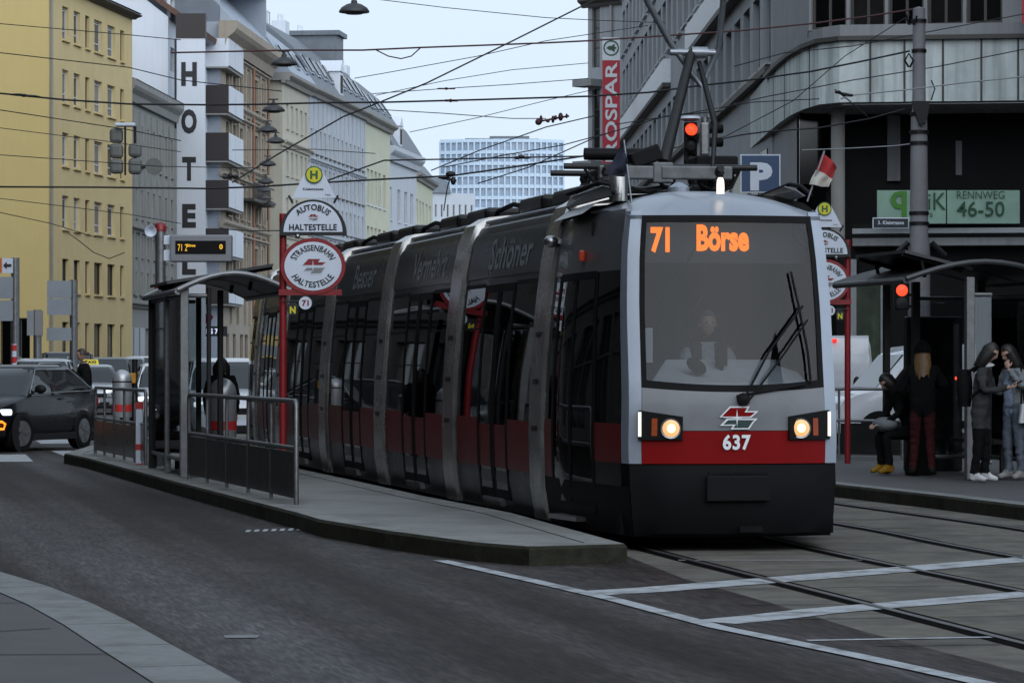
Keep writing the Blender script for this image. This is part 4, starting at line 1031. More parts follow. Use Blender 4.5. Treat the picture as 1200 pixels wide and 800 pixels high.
hs = grid_holes(cols, rows); b.facade('wall', M_YGR, hs, H); b.windows(hs, M_WFR, M_PANE); b.shell(M_YGR, H, 12, name='back_wall'); b.band(M_STONE, H - .6, H + .1, .7); mansard(b, H, 12, 3.2, 2.5, chim=1)
b = Bld('low_building', 'low pale building with a curved dark roof at the end of the street', (500, 430), (556, 432))
H = zat(226, 430)
cols = [(b.L*i/8 + .3, b.L*i/8 + .62) for i in range(8)]; hs = grid_holes(cols, [(H - 3.4 - 3.6*k, H - 1.6 - 3.6*k) for k in range(3)])
b.facade('wall', M_BW, hs, H); b.windows(hs, M_WFR, M_PANE, (), ()); b.shell(M_BW, H, 12, name='back_wall')
mb = MB(); mb.loft([[(x, -.4, H), (x, 1, H + 1.4), (x, 4, H + 2.4), (x, 12, H + 2.4), (x, 12, H)] for x in (-.3, b.L*.5)]); mb.build('roof', M_ROOFG, b.root)
# ---- the white tower at the end of the street
M_TWR = mat('tower hazed grid', (.50, .60, .70), .6, var=.04, scale=.2)  # distance haze is put into the grid and glass colours
M_TWG = mat('tower hazed glass', (.26, .32, .40), .25, var=.25, scale=.5)
YT = 1000; t = thing('office_tower', 'broad white gridded high-rise closing the street in the distance', 'tower', (xat(588, YT), YT, 0))
W = 143 / F * YT; HT = zat(166, YT); Rr = W * 1.15
def tw(u, z, o=0):
    a = (u - .5) * 2 * math.asin(.5 * W / Rr); return Vector((math.sin(a) * (Rr + o), Rr * math.cos(math.asin(.5*W/Rr)) - math.cos(a) * (Rr + o), z))
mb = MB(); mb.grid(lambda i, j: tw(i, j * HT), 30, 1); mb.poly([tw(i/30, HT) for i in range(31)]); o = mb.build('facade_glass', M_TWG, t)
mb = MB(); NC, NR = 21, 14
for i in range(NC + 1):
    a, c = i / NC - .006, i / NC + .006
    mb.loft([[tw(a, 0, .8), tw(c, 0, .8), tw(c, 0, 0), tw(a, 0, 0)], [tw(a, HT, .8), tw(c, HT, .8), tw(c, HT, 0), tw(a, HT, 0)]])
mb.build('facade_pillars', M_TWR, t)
mb = MB(); fh = (HT - 22) / NR
for j in range(NR + 1):
    z = 22 + j * fh
    for i in range(30):
        q = [tw(i/30, z - .55, .6), tw((i+1)/30, z - .55, .6), tw((i+1)/30, z + .55, .6), tw(i/30, z + .55, .6)]; mb.poly(q)
        mb.poly([q[3], q[2], tw((i+1)/30, z + .55, 0), tw(i/30, z + .55, 0)]); mb.poly([q[0], q[1], tw((i+1)/30, z - .55, 0), tw(i/30, z - .55, 0)])
mb.build('facade_floors', M_TWR, t, fix=False)
for x0, x1, y0 in ((-12, -3, 161), (-4, 9, 158.5), (8, 12, 161.5)):
    mb = MB(); mb.bx(x0, x1, 4, 14, HT, zat(y0, YT)); mb.build('rooftop_plant', M_ROOFG, t)

# ================================================================ right hand side
M_OFF = mat('grey render', (.29, .30, .315), .85, var=.1, scale=.5, streak=.3, dirt=(.12, .12, .115))
M_OFFD = mat('grey stone cladding', (.24, .24, .245), .8, var=.14, scale=.7, streak=.3, dirt=(.09, .09, .085))
M_CONCB = mat('weathered concrete fascia', (.54, .58, .565), .85, var=.22, scale=1.1, streak=.75, dirt=(.19, .21, .205), dirtamt=.35)
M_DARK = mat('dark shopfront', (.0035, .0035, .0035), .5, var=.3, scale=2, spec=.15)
M_ALU = mat('dull aluminium', (.26, .27, .28), .45, metal=.4, var=.15, scale=3)
b = Bld('apartment_house', 'tall plain grey house with stacked recessed bays, behind the red vertical shop sign', (689, 190), (729, 188), group='houses along the far street')
H = zat(4, 190)
hs = [(.35, 1.0, zat(y + 70, 190), zat(y, 190)) for y in (10, 105, 200, 295)]
b.facade('wall', M_OFF, hs, H); b.windows(hs, M_WFD, M_PANE, (), (.33, .66)); b.shell(M_OFF, H, 10, name='back_wall'); b.band(M_WFD, H - .3, H + .25, .6, name='eaves')
for y in (95, 190): 
    mb = MB(); mb.bx(-.3, 1.25, -1.1, -.003, zat(y + 8, 190), zat(y, 190)); mb.build('bay_slab', M_OFFD, b.root)
mb = MB(); mb.tube([(2.03, -.1, 0), (2.03, -.1, H)], .09); mb.build('downpipe', M_STONE, b.root)
# street front with rows of narrow windows, then the curved corner
b = Bld('office_building', 'large grey corner office building with a weathered concrete band over a dark loggia', (729, 184), (905, 98.4))
bo = b
H = 27.0; pitch = b.L / 25
cols = [(pitch*i + pitch*.16, pitch*i + pitch*.84) for i in range(25)]
rows = [(11.35, 13.9), (16.4, 19.0), (19.9, 22.5), (23.4, 26.0)]
hs = grid_holes(cols, rows); b.facade('wall', M_OFF, hs, H, z0=0)
b.windows(hs, M_WFB, M_PANE, (), (.3,), rec=.3)
b.sills(hs, M_ALU, .16)
b.shell(M_OFF, H, 18, left=True, name='back_wall')
M_STRIP = mat('white fascia board', (.66, .68, .70), .6, var=.08)
for p0, p1 in ((729, 786), (812, 880)):
    mb = MB(); mb.bx(b.u(p0), b.u(p1), -.35, -.003, 14.75, 15.85); mb.build('fascia_board', M_STRIP, b.root)
    mb = MB(); mb.bx(b.u(p0), b.u(p1), -.4, -.003, 14.55, 14.74); mb.build('fascia_edge', M_WFD, b.root)
mb = MB(); mb.bx(0, b.L, -.25, -.003, 10.95, 11.15); mb.build('ledge', M_WFD, b.root)
low = [(b.u(p), b.u(p + d), 4.5, 8.6) for p, d in ((800, 14), (818, 16), (838, 18), (860, 18), (882, 18))]
mb = MB()
for a, c, z0, z1 in low: mb = MB(); mb.bx(a, c, -.04, -.005, z0, z1); mb.build('shop_glazing', M_PANED, b.root)
# corner: footprint in world, converted to the building's frame
Mi = Matrix.Translation(b.root.location) @ Matrix.Rotation(b.root.rotation_euler.z, 4, 'Z'); Mi.invert()
K = [Vector((xat(p, y), y, 0)) for p, y in ((860, 115.9), (905, 98.4), (918, 94.6), (932, 91.5), (948, 89.2), (966, 87.6), (985, 87), (1085, 86.7), (1185, 86.4), (1320, 86))]
def wallpath(mb, path, z0, z1, out=0.0, mi=0, back=None):
    P = []
    for i, p in enumerate(path):
        t = (path[min(i+1, len(path)-1)] - path[max(i-1, 0)]).normalized(); n = Vector((t.y, -t.x, 0)); P.append((p + n*out, p - n*(back or 0)))
    for (a, ai), (c, ci) in zip(P, P[1:]):
        up0, up1 = Vector((0,0,z0)), Vector((0,0,z1))
        mb.poly([a + up0, c + up0, c + up1, a + up1], mi)
        if back is not None: mb.poly([a + up1, c + up1, ci + up1, ai + up1], mi); mb.poly([a + up0, c + up0, ci + up0, ai + up0], mi); mb.poly([ai + up0, ci + up0, ci + up1, ai + up1], mi)
mb = MB(Mi); wallpath(mb, K, 9.0, 10.8, .16, 0, .5); mb.build('concrete_band', M_CONCB, b.root, fix=False)
KP = (860, 905, 918, 932, 948, 966, 985, 1085, 1185, 1320)
for p in (913, 926, 955, 1020, 1060, 1105, 1150, 1193):
    i = max(j for j in range(len(KP)) if KP[j] <= p); f = (p - KP[i]) / (KP[i+1] - KP[i]); c0_, c1_ = K[i], K[i+1]; c = c0_.lerp(c1_, f); t_ = (c1_ - c0_).normalized(); n_ = Vector((t_.y, -t_.x, 0))
    mb = MB(Mi); mb.box(c + n_*.16 + Vector((0, 0, 9.9)), (.06, .03, 1.8), 0, Rz(math.atan2(t_.y, t_.x))); mb.build('panel_joint', M_WFD, b.root)
mb = MB(Mi); wallpath(mb, K[1:], 10.8, 11.2, .06, 0); wallpath(mb, K[1:], 10.74, 10.86, .3, 1, .1); mb.build('band_ledge', [M_OFFD, M_WFD], b.root, fix=False)
mb = MB(Mi); wallpath(mb, K[1:5], 11.2, 27, 0); mb.build('curved_corner_wall', M_OFFD, b.root, fix=False)
# upper storeys over the loggia
c0, c1 = Mi @ K[4], Mi @ K[9]; ax = (c1 - c0).normalized(); FR = Matrix(((ax.x, -ax.y, 0, c0.x), (ax.y, ax.x, 0, c0.y), (0, 0, 1, 0), (0, 0, 0, 1)))
Lc = (c1 - c0).length; sc = F / 87
hs = []
for z0 in (11.3, 15.0, 18.6, 22.2):
    for k in range(5): hs.append(((3 + 47*k) / sc, (3 + 47*k + 43) / sc, z0, z0 + 2.3))
b.facade('corner_wall', M_OFFD, hs, 27, Lc, z0=11.2, M=FR, rec=.25); b.windows(hs, M_WFB, M_PANED, (.5,), (), rec=.2, M=FR, fw=.08)
mb = MB(FR); mb.bx(0, 236 / sc, -.18, -.003, 11.08, 11.26); mb.build('window_ledge', M_WFD, b.root)
# loggia and ground floor
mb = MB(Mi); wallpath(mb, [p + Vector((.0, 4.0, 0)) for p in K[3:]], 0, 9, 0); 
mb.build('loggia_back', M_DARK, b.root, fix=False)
mb = MB(Mi); mb.poly([K[i] + Vector((0, .45, 8.98)) for i in range(3, 10)] + [K[9] + Vector((0, 4, 8.98)), K[3] + Vector((0, 4, 8.98))]); mb.build('soffit', M_CONCB, b.root, fix=False)
mb = MB(Mi); wallpath(mb, K[:4], 0, 9.0, -.05, 0); 
mb.build('corner_pier', M_OFFD, b.root, fix=False)
pc = Vector((xat(982, 88.5), 88.5, 0)); mb = MB(Mi); mb.lathe([(.2, 0), (.2, 9)], 16, pc); 
mb.build('column', M_STONE, b.root, smooth=40)
for (p0, p1, y0, y1) in ((937, 970, 132, 216), (1040, 1055, 135, 212), (1120, 1140, 165, 205)):
    mb = MB(Mi); q = [Vector((xat(p0, 90.5), 90.5, zat(y1, 90.5))), Vector((xat(p1, 90.5), 90.5, zat(y1, 90.5))), Vector((xat(p1, 90.5), 90.5, zat(y0, 90.5))), Vector((xat(p0, 90.5), 90.5, zat(y0, 90.5)))]
    mb.prism(q, (0, .12, 0)); mb.build('loggia_window', M_PANED if p0 < 1000 else M_OFFD, b.root)
for (y0, y1, o, m) in ((268, 274, .3, M_ALU), (279, 288, .15, M_OFFD), (262, 268, .1, M_DARK)):
    mb = MB(Mi); wallpath(mb, [K[6] + Vector((.4, .5, 0)), K[7] + Vector((0, .5, 0)), K[9] + Vector((0, .5, 0))], zat(y1, 87.3), zat(y0, 87.3), o, 0, .3); mb.build('shop_fascia', m, b.root, fix=False)
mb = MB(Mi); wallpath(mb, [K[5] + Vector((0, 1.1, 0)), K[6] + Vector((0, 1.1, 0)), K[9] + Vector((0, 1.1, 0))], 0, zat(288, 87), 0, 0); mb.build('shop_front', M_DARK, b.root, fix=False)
for p in (1000, 1035, 1105, 1148, 1172, 1196, 1215):
    mb = MB(Mi); mb.box((xat(p, 87.8), 87.8, 2.3), (.16, .14, 4.6)); mb.build('shop_mullion', M_ALU, b.root)
for p0, p1 in ((1150, 1170), (1175, 1194)):
    mb = MB(Mi); mb.bx(xat(p0, 87.9), xat(p1, 87.9), 87.85, 88.0, .6, zat(340, 88)); mb.build('shop_door', M_PANED, b.root)
# graffiti-green glazing behind the stop
mb = MB(Mi); mb.bx(xat(1003, 87.9), xat(1033, 87.9), 87.86, 88.0, .2, zat(330, 88)); mb.build('green_glazing', mat('mottled green glass', (.035, .05, .028), .3, var=.6, scale=2.5, streak=.6, dirt=(.008, .01, .006)), b.root)

# ---- the shop banner on the loggia
t = thing('shop_banner', 'pale green banner reading quiK RENNWEG 46-50 over the dark shop front', 'sign', (xat(1028, 86.6), 86.6, zat(262, 86.6)))
kx = 86.6 / F
mb = MB(); mb.bx(0, 80.5*kx, 0, .06, 0, 39*kx); mb.bx(82*kx, 167*kx, 0, .06, 0, 39*kx); mb.build('banner_sheet', mat('pale green banner', (.23, .35, .27), .7, var=.2, scale=1.2, dirtamt=.3, dirt=(.15, .2, .17)), t)
M_GRN = mat('green lettering', (.05, .19, .02), .6); M_DGRN = mat('dark green lettering', (.015, .06, .025), .6)
bp = lambda px, py: (lambda x, y: Vector(((px - 1028) * kx + x, -.03, (262 - py) * kx + y)))
mb = MB(); text(mb, 'q', 19*kx, 30*kx, bp(1053, 239), 0, .03); mb.build('letter', M_GRN, t)
mb = MB(); text(mb, 'u', 15*kx, 21*kx, bp(1075, 236), 0, .0); text(mb, 'iK', 21*kx, 20*kx, bp(1098, 236), 0, .0); text(mb, 's', 4*kx, 5*kx, bp(1091, 252), 0, 0); mb.build('letter', M_DGRN, t)
mb = MB(); text(mb, 'RENNWEG', 56*kx, 9*kx, bp(1149, 228.5), 0, .0); text(mb, '46-50', 56*kx, 18*kx, bp(1149, 245), 0, .01); mb.build('letter', M_DGRN, t)
# ---- red vertical supermarket sign
t = thing('shop_sign', 'tall red vertical sign with white capitals and a green tree emblem on top', 'sign', (xat(706, 165), 165, zat(250, 165)))
kx = 165 / F
mb = MB(); mb.bx(0, 20.5*kx, 0, .35, 0, (250 - 71)*kx); mb.build('sign_panel', mat('sign red', (.42, .012, .03), .5, var=.06), t)
mb = MB(); mb.bx(0, 20.5*kx, 0, .35, (250 - 70.8)*kx, (250 - 44)*kx); mb.build('sign_head', M_STRIP, t)
mb = MB(); cz = 250 - 56.5; text(mb, 'EUROSPAR', 146*kx, 14*kx, lambda x, y: Vector((10.2*kx - y, -.03, (250 - 146)*kx + x)), 0, .02); mb.build('sign_lettering', M_STRIP, t)
mb = MB(); ring_ = [(10.2*kx + math.cos(a)*r*kx, -.02, cz*kx + math.sin(a)*r*kx) for r in (9.2, 7.6) for a in [2*PI*i/28 for i in range(28)]]
b0 = mb._add(ring_)
for i in range(28): mb.f.append((b0+i, b0+(i+1) % 28, b0+28+(i+1) % 28, b0+28+i)); mb.m.append(0)
for w_, z0, z1 in ((4.5, -5.2, 6.2),):
    # fir lying on its side, pointing left like the lettering
    mb.poly([(10.2*kx + x*kx, -.022, cz*kx + y*kx) for x, y in ((-6, 0), (-1, 3.2), (-1, 1.6), (4, 5), (4, 1), (6, 1), (6, -1), (4, -1), (4, -5), (-1, -1.6), (-1, -3.2))])
mb.build('tree_emblem', mat('sign green', (.01, .07, .03), .5), t, fix=False)
# red banner strip at the right edge
t = thing('facade_banner', 'red cloth banner hanging at the top right edge of the photo', 'banner', (xat(1196, 85.8), 85.6, zat(28, 85.6)))
mb = MB(); mb.grid(lambda i, j: Vector((i*1.1, -.04*math.sin(i*9), j*4.5)), 8, 8); o = mb.build('banner_cloth', mat('sign red', (.42, .012, .03)), t, smooth=60); md = o.modifiers.new('thickness', 'SOLIDIFY'); md.thickness = .01
mb = MB(); mb.tube([(-.05, 0, 4.55), (1.15, 0, 4.55)], .03); mb.build('banner_pole', M_ALU, t)
# ================================================================ unseen houses added around the camera to shade the street and darken reflections
def shade_block(label, A, B, H, D, m, n_cols, n_rows):
    b = Bld.__new__(Bld); b.wins = {}; b.rec_ = .2; b.A = Vector((A[0], A[1], 0)); b.B = Vector((B[0], B[1], 0)); b.d = b.B - b.A; b.L = b.d.length
    b.root = thing('apartment_house', label, 'building', b.A, math.atan2(b.d.y, b.d.x), 'added houses out of view along the near street')
    p = b.L / n_cols; fh = (H - 5.2) / n_rows
    hs = [(p*i + p*.28, p*i + p*.72, 5.2 + fh*k + .7, 5.2 + fh*k + fh - .8) for k in range(n_rows) for i in range(n_cols)] + [(p*i + p*.12, p*i + p*.88, .4, 3.8) for i in range(n_cols)]
    b.facade('wall', m, hs, H); b.windows(hs, M_WFD, M_PANE, (.5,), (.68,)); b.shell(m, H, D, name='back_wall'); b.band(m, H - .7, H + .1, .8); b.band(m, 4.5, 4.9, .3, name='string_course')
    mb = MB(); mb.prism([(0,-.8,H+.11),(0,D/2,H+4.5),(0,D,H+.11)], (b.L, 0, 0)); mb.build('roof', M_TILE, b.root); return b
NB_H = 20
M_NB1 = mat('dark grey plaster', (.045, .043, .041), .85, var=.1, scale=.6, streak=.3); M_NB2 = mat('brown grey plaster', (.05, .043, .037), .85, var=.1, scale=.6, streak=.3)  # plaster of the added houses, darkened so the tram side reflects nearly black
shade_block('added long brown grey house out of view on the left, shading the near road', (-12, -38), (-16.5, 28), NB_H, 14, M_NB2, 20, 5)
shade_block('added dark grey house out of view on the left, darkening the tram side reflections', (-16.6, 28.3), (-26.5, 140), 23, 14, M_NB1, 30, 3)
shade_block('added dark grey house out of view on the right, shading the right platform', (17, 72), (15.8, 26), NB_H, 14, M_NB1, 14, 5)
shade_block('added low brown grey house out of view on the right, beside the camera', (15.3, 0), (15, -40), 9, 14, M_NB2, 12, 1)
shade_block('added dark house behind the camera, kept low so the windscreen reflects sky', (26, -46), (-26, -46), 13, 14, M_NB1, 16, 2)
# ================================================================ street furniture
M_STEEL = mat('galvanised steel', (.20, .205, .21), .42, metal=.7, var=.25, scale=12)
M_DSTEEL = mat('dark steel', (.012, .012, .013), .5, metal=.1, var=.25, scale=6, spec=.3)
M_SGLASS = glassmat('shelter glass', (.74, .77, .78), .0, .02)
M_SIGNRED = mat('stop post red', (.22, .009, .013), .45, var=.15, scale=5, coat=.1)
M_SIGNW = mat('sign face white', (.60, .65, .74), .45, var=.06, scale=3, dirtamt=.15, dirt=(.4, .4, .4))
M_SIGNY = mat('sign yellow', (.62, .56, .02), .5, var=.06)
M_BINS = mat('bin aluminium', (.46, .47, .49), .36, metal=.55, var=.12, scale=6)
M_BAND = mat('bin red band', (.5, .03, .03), .5, var=.1)
M_PANEL = mat('railing dark panel', (.014, .0135, .0135), .35, var=.35, scale=4, metal=.2)
M_PANELB = mat('railing brown panel', (.075, .06, .048), .3, var=.4, scale=4, metal=.2)
PD = Vector((-.2205, .9754, 0)); PX = Vector((.9754, .2205, 0)); PRZ = math.atan2(.2205, .9754)

# ---- shelters
def shelter(label, o, wdt, length, posts, glass, wing, end0):
    t = thing('tram_shelter', label, 'shelter', o, PRZ)
    ze, zp = (2.38, 2.60) if end0 else (2.50, 2.72)
    def arc(y, dz=0): return [(-.1 + (wdt + .2) * k / 10, y, ze + (zp - ze) * math.sin(PI * k / 10) + dz) for k in range(11)]
    mb = MB(); mb.loft([arc(-.15) + list(reversed(arc(-.15, .035))), arc(length + .15) + list(reversed(arc(length + .15, .035)))])
    r = mb.build('roof', M_DSTEEL, t)
    mb = MB(); 
    for y in (-.16, length * .5, length + .16): mb.tube([(x, y, z + .018) for x, y, z in arc(y)], .035, 8)
    mb.tube([(-.1, -.15, ze), (-.1, length + .15, ze)], .04); mb.tube([(wdt + .1, -.15, ze), (wdt + .1, length + .15, ze)], .04)
    mb.build('roof_rib', M_STEEL if end0 else mat('dull dark rib', (.06, .062, .066), .45, metal=.5, var=.2), r, smooth=40)
    for x, y, wd, m in posts:
        mb = MB(); mb.bx(x - wd/2, x + wd/2, y - .05, y + .05, 0, ze + .05); mb.build('post', m, t, bevel=.01)
    for x0, y0, x1, y1 in glass:
        a, c = Vector((x0, y0, 0)), Vector((x1, y1, 0)); d = (c - a).normalized(); n = Vector((d.y, -d.x, 0)) * .008
        mb = MB(); mb.prism([a + n + Vector((0,0,.25)), c + n + Vector((0,0,.25)), c + n + Vector((0,0,2.3)), a + n + Vector((0,0,2.3))], n * -2); g = mb.build('glass_pane', M_SGLASS, t)
        mb = MB()
        for z in (.22, 2.33): mb.tube([a + Vector((0,0,z)), c + Vector((0,0,z))], .028)
        mb.build('pane_rail', M_STEEL, g)
    wx0, wx1, wz0, wz1, wy0, wy1 = wing
    mb = MB(); mb.prism([(wx0, wy0, wz0), (wx1, wy0, wz1), (wx1, wy0, wz1 + .04), (wx0, wy0, wz0 + .04)], (0, wy1 - wy0, 0)); wg = mb.build('roof_wing', mat('grey roof sheet', (.05, .052, .055), .4, metal=.3, var=.2, scale=3), t)
    mb = MB(); s = 1 if wx1 > wx0 else -1
    for y in (wy0 + .1, wy1 - .1): mb = MB(); mb.tube([(wx0 + s*.1, y, wz0), (wx1, y, wz1 - .01)], .03); mb.tube([(wx1 - s*.25, y, wz1 - .06), (wx1 - s*.3, y, ze + .05)], .025); mb.build('wing_bracket', M_DSTEEL, wg)
    mb = MB(); x = wdt * (.22 if end0 else .8); mb.bx(x - .2, x + .2, .5, length - .4, .43, .48)
    for y in (.7, length - .6): mb.bx(x - .03, x + .03, y - .03, y + .03, 0, .43)
    mb.build('bench', M_DSTEEL, t)
    return t
o = Vector((-4.2, 39.35, PH))
shelter('narrow glazed tram shelter with arched roof on the left platform, behind the near railing', o, 1.25, 3.8,
        [(0, 0, .11, M_STEEL), (0, 1.9, .08, M_STEEL), (0, 3.8, .11, M_DSTEEL), (.32, .02, .05, M_DSTEEL), (.62, 1.2, .07, M_DSTEEL), (.64, 3.75, .07, M_DSTEEL)],
        [(0, .06, 0, 1.86), (0, 1.94, 0, 3.74), (.06, .02, .30, .02), (.08, 3.8, .6, 3.8)], (-.12, 1.28, 2.50, 2.74, .9, 3.0), True)
o = Vector((4.98, 38.5, PH))
shelter('wide dark tram shelter with arched roof on the right platform, people waiting under it', o, 1.9, 2.45,
        [(.8, 0, .11, M_STEEL), (.52, 2.3, .08, M_DSTEEL), (1.85, 0, .1, M_DSTEEL), (1.85, 2.3, .1, M_DSTEEL), (.95, 2.35, .1, M_DSTEEL)],
        [(1.85, .06, 1.85, 2.25), (1.0, 2.35, 1.8, 2.35), (.86, .02, 1.1, .02)], (.88, -.02, 2.64, 2.85, .1, 2.0), False)
# advert case at the back of the right shelter
t = thing('advert_case', 'dark upright advert case at the back of the right shelter', 'advert', Vector((5.35, 41.6, PH)), PRZ)
mb = MB(); mb.bx(0, .8, 0, .16, 0, 2.1); mb.build('case', M_DSTEEL, t, bevel=.02)
mb = MB(); mb.bx(.06, .74, -.012, -.002, .35, 2.0); mb.build('poster', mat('dark poster', (.02, .02, .022), .2, var=.6, scale=2), t)

# ---- railings
def railing(label, A, B, z, n, pm, h=1.07):
    A, B = Vector((A[0], A[1], 0)), Vector((B[0], B[1], 0)); d = B - A; L_ = d.length
    t = thing('railing', label, 'railing', (A.x, A.y, z), math.atan2(d.y, d.x))
    mb = MB(); mb.tube([(0, 0, 0), (0, 0, h - .06), (.02, 0, h - .02), (.07, 0, h), (L_ - .07, 0, h), (L_ - .02, 0, h - .02), (L_, 0, h - .06), (L_, 0, 0)], .027, 10); mb.build('top_rail', M_STEEL, t, smooth=50)
    mb = MB(); mb.tube([(0, 0, .58), (L_, 0, .58)], .024); mb.build('middle_rail', M_STEEL, t, smooth=50)
    for i in range(1, n):
        x = L_ * i / n; mb = MB(); mb.tube([(x, 0, 0), (x, 0, h - .02)], .02); mb.build('post', M_STEEL, t, smooth=50)
    for i in range(n):
        x0, x1 = L_ * i / n + .04, L_ * (i + 1) / n - .03; mb = MB(); mb.bx(x0, x1, -.015, .015, .06, .54); mb.build('panel', pm, t)
    return t
railing('steel tube railing with dark infill panels in front of the left shelter', (-2.24, 31.9), (-4.10, 39.0), PH, 5, M_PANEL)
railing('steel tube railing with brownish infill panels at the far tip of the left platform', (-5.28, 44.3), (-6.78, 50.0), PH, 5, M_PANELB)
railing('low steel railing along the back of the right platform, in front of the parked vans', (6.0, 47.2), (3.2, 48.4), PH, 3, M_PANEL)

# ---- stop posts
def stop_post(label, base, k, side, grp):
    """k: metres per reference pixel; side +1 = signs hang to the right of the post"""
    t = thing('stop_sign_post', label, 'stop sign', base, 0)
    b0 = base
    P_ = lambda x, y, o=0: Vector((x * k * side, -o, zr + (312 - y) * k))     # x in px from the post
    zr = zat(312, 38) - PH if True else 0
    mb = MB(); mb.tube([(0, .085, 0), (0, .085, zr + 62 * k)], .045, 12); mb.build('post', M_SIGNRED, t, smooth=50)
    mb = MB(); mb.bx(-.045, -.045 + 74*k if side > 0 else .045, -.02, .02, zr - 34*k, zr - 27*k) if side > 0 else mb.bx(-74*k, .045, -.02, .02, zr - 34*k, zr - 27*k); mb.build('bracket', M_SIGNRED, t)
    mir = side
    cx = 36 * k * side; c = Vector((cx, -.06, zr))
    def disc(rx, rz, y0, y1, m, name, par=t, cz=0, half=False):
        n = 40; pts = [(cx + math.cos(a) * rx, y0, zr + cz + math.sin(a) * rz) for a in ([PI * i / n for i in range(n + 1)] if half else [2 * PI * i / n for i in range(n)])]
        mb = MB(); mb.prism(pts, (0, y1 - y0, 0)); return mb.build(name, m, par)
    ov = disc(38*k, 33*k, -.035, .035, M_SIGNRED, 'oval_sign'); disc(33.5*k, 28.5*k, -.040, -.0355, M_SIGNW, 'oval_face', ov)
    mb = MB()
    def arctext(s, rad, span, hgt, top, cz, sxk):
        vs, fs, Wt, Ht = text_geo(s, .025, 1.05); out = []
        for v in vs:
            a = v.x / Wt * span; r = rad + (v.y / Ht * hgt if top else -v.y / Ht * hgt)
            if top: p = (cx + math.sin(a) * r * sxk, -.045, zr + cz + math.cos(a) * r)
            else: p = (cx + math.sin(a) * r * sxk, -.045, zr + cz - math.cos(a) * r)
            out.append(p)
        mb.raw(out, fs, 0)
    arctext('STRASSENBAHN', 21.5*k, 2.35, 7.2*k, True, 0, 1.17); mb.build('oval_lettering', M_INK, ov, fix=False)
    mb = MB(); arctext('HALTESTELLE', 21.5*k, 2.1, 7.2*k, False, 0, 1.17); mb.build('oval_lettering', M_INK, ov, fix=False)
    mb = MB(); emblem(mb, lambda x, y, o: Vector((cx + x, -.044 - o*.001, zr + y)), 16.5*k/100, (0, 1, 2)); mb.build('oval_emblem', [M_SIGNW, M_SIGNRED, mat('emblem grey', (.2, .2, .21))], ov, fix=False)
    # half-round bus sign
    cz = 36*k
    hs_ = disc(39.5*k, 42*k, -.03, .03, M_INK, 'half_round_sign', t, cz, True); disc(34.5*k, 35.5*k, -.036, -.0305, M_SIGNW, 'half_round_face', hs_, cz + 4*k, True)
    mb = MB(); arctext('AUTOBUS', 28.5*k, 1.5, 7.2*k, True, cz + 4.5*k, 1.0); mb.build('bus_lettering', M_INK, hs_, fix=False); mb = MB(); text(mb, 'HALTESTELLE', 56*k, 7.6*k, flat((cx, -.041, zr + cz + 9.5*k)), 0, .03, 1.05); mb.build('bus_lettering', M_INK, hs_, fix=False)
    mb = MB(); emblem(mb, lambda x, y, o: Vector((cx + x, -.041 - o*.001, zr + cz + 21*k + y)), 7.2*k/100, (0, 1, 2)); mb.build('bus_emblem', [M_SIGNW, M_SIGNRED, mat('emblem grey', (.2, .2, .21))], hs_, fix=False)
    # name plate with the green-yellow H disc
    z0 = zr + 80*k
    mb = MB(); mb.prism([(cx - 25*k, 0, z0), (cx + 27*k, 0, z0), (cx + 11*k, 0, z0 + 31*k), (cx - 9*k, 0, z0 + 31*k)], (0, .02, 0)); npz = mb.build('name_plate', M_SIGNW, t)
    mb = MB(); mb.lathe([(0, 0), (10.2*k, 0), (10.2*k, .012), (0, .012)], 28, (cx + 1*k, -.003, z0 + 27*k), 0, Rx(PI/2)); mb.build('disc_rim', mat('H green', (.02, .10, .03), .5), npz)
    mb = MB(); mb.lathe([(0, 0), (8.8*k, 0), (8.8*k, .006), (0, .006)], 28, (cx + 1*k, -.016, z0 + 27*k), 0, Rx(PI/2)); mb.build('disc_face', M_SIGNY, npz)
    mb = MB(); text(mb, 'H', 9*k, 10*k, flat((cx + 1*k, -.024, z0 + 27*k)), 0, .05); mb.build('disc_letter', mat('H green', (.02, .10, .03)), npz, fix=False)
    mb = MB(); text(mb, 'Kleistgasse', 24*k, 4*k, flat((cx, -.004, z0 + 10*k)), 0, .02); text(mb, '74A', 7*k, 2.2*k, flat((cx + 17*k, -.004, z0 + 3.5*k)), 0, .0); mb.build('name_lettering', M_INK, npz, fix=False)
    for s in (-1, 1):
        mb = MB(); mb.tube([(cx + s*24*k, .03, z0 - 6*k), (cx + s*29*k, .03, z0 + 3*k)], .014); mb.build('plate_clip', M_INK, t)
    # line number discs
    x71 = 27*k*side
    mb = MB(); mb.lathe([(0, 0), (7.5*k, 0), (7.5*k, .02), (0, .02)], 24, (x71, 0, zr - 43*k), 0, Rx(PI/2)); d71 = mb.build('line_disc', M_SIGNW, t)
    mb = MB(); text(mb, '71', 8*k, 7*k, flat((x71, -.024, zr - 43*k)), 0, .04); mb.build('line_number', M_SIGNRED, d71, fix=False)
    xn = 12*k*side
    mb = MB(); mb.prism([(xn - 7*k, .0, zr - 46*k), (xn - 5*k, .0, zr - 44*k), (xn, 0, zr - 40*k), (xn + 5*k, 0, zr - 44*k), (xn + 7*k, 0, zr - 46*k), (xn + 4.5*k, 0, zr - 57*k), (xn - 4.5*k, 0, zr - 57*k)], (0, .02, 0)); dn = mb.build('night_plate', M_INK, t)
    mb = MB(); text(mb, 'N', 7*k, 8.5*k, flat((xn, -.004, zr - 51*k)), 0, .05); mb.build('night_letter', M_SIGNY, dn, fix=False)
    mb = MB(); mb.tube([(0, 0, zr - 41*k), (x71, 0, zr - 41*k)], .01); mb.build('disc_arm', M_INK, t)
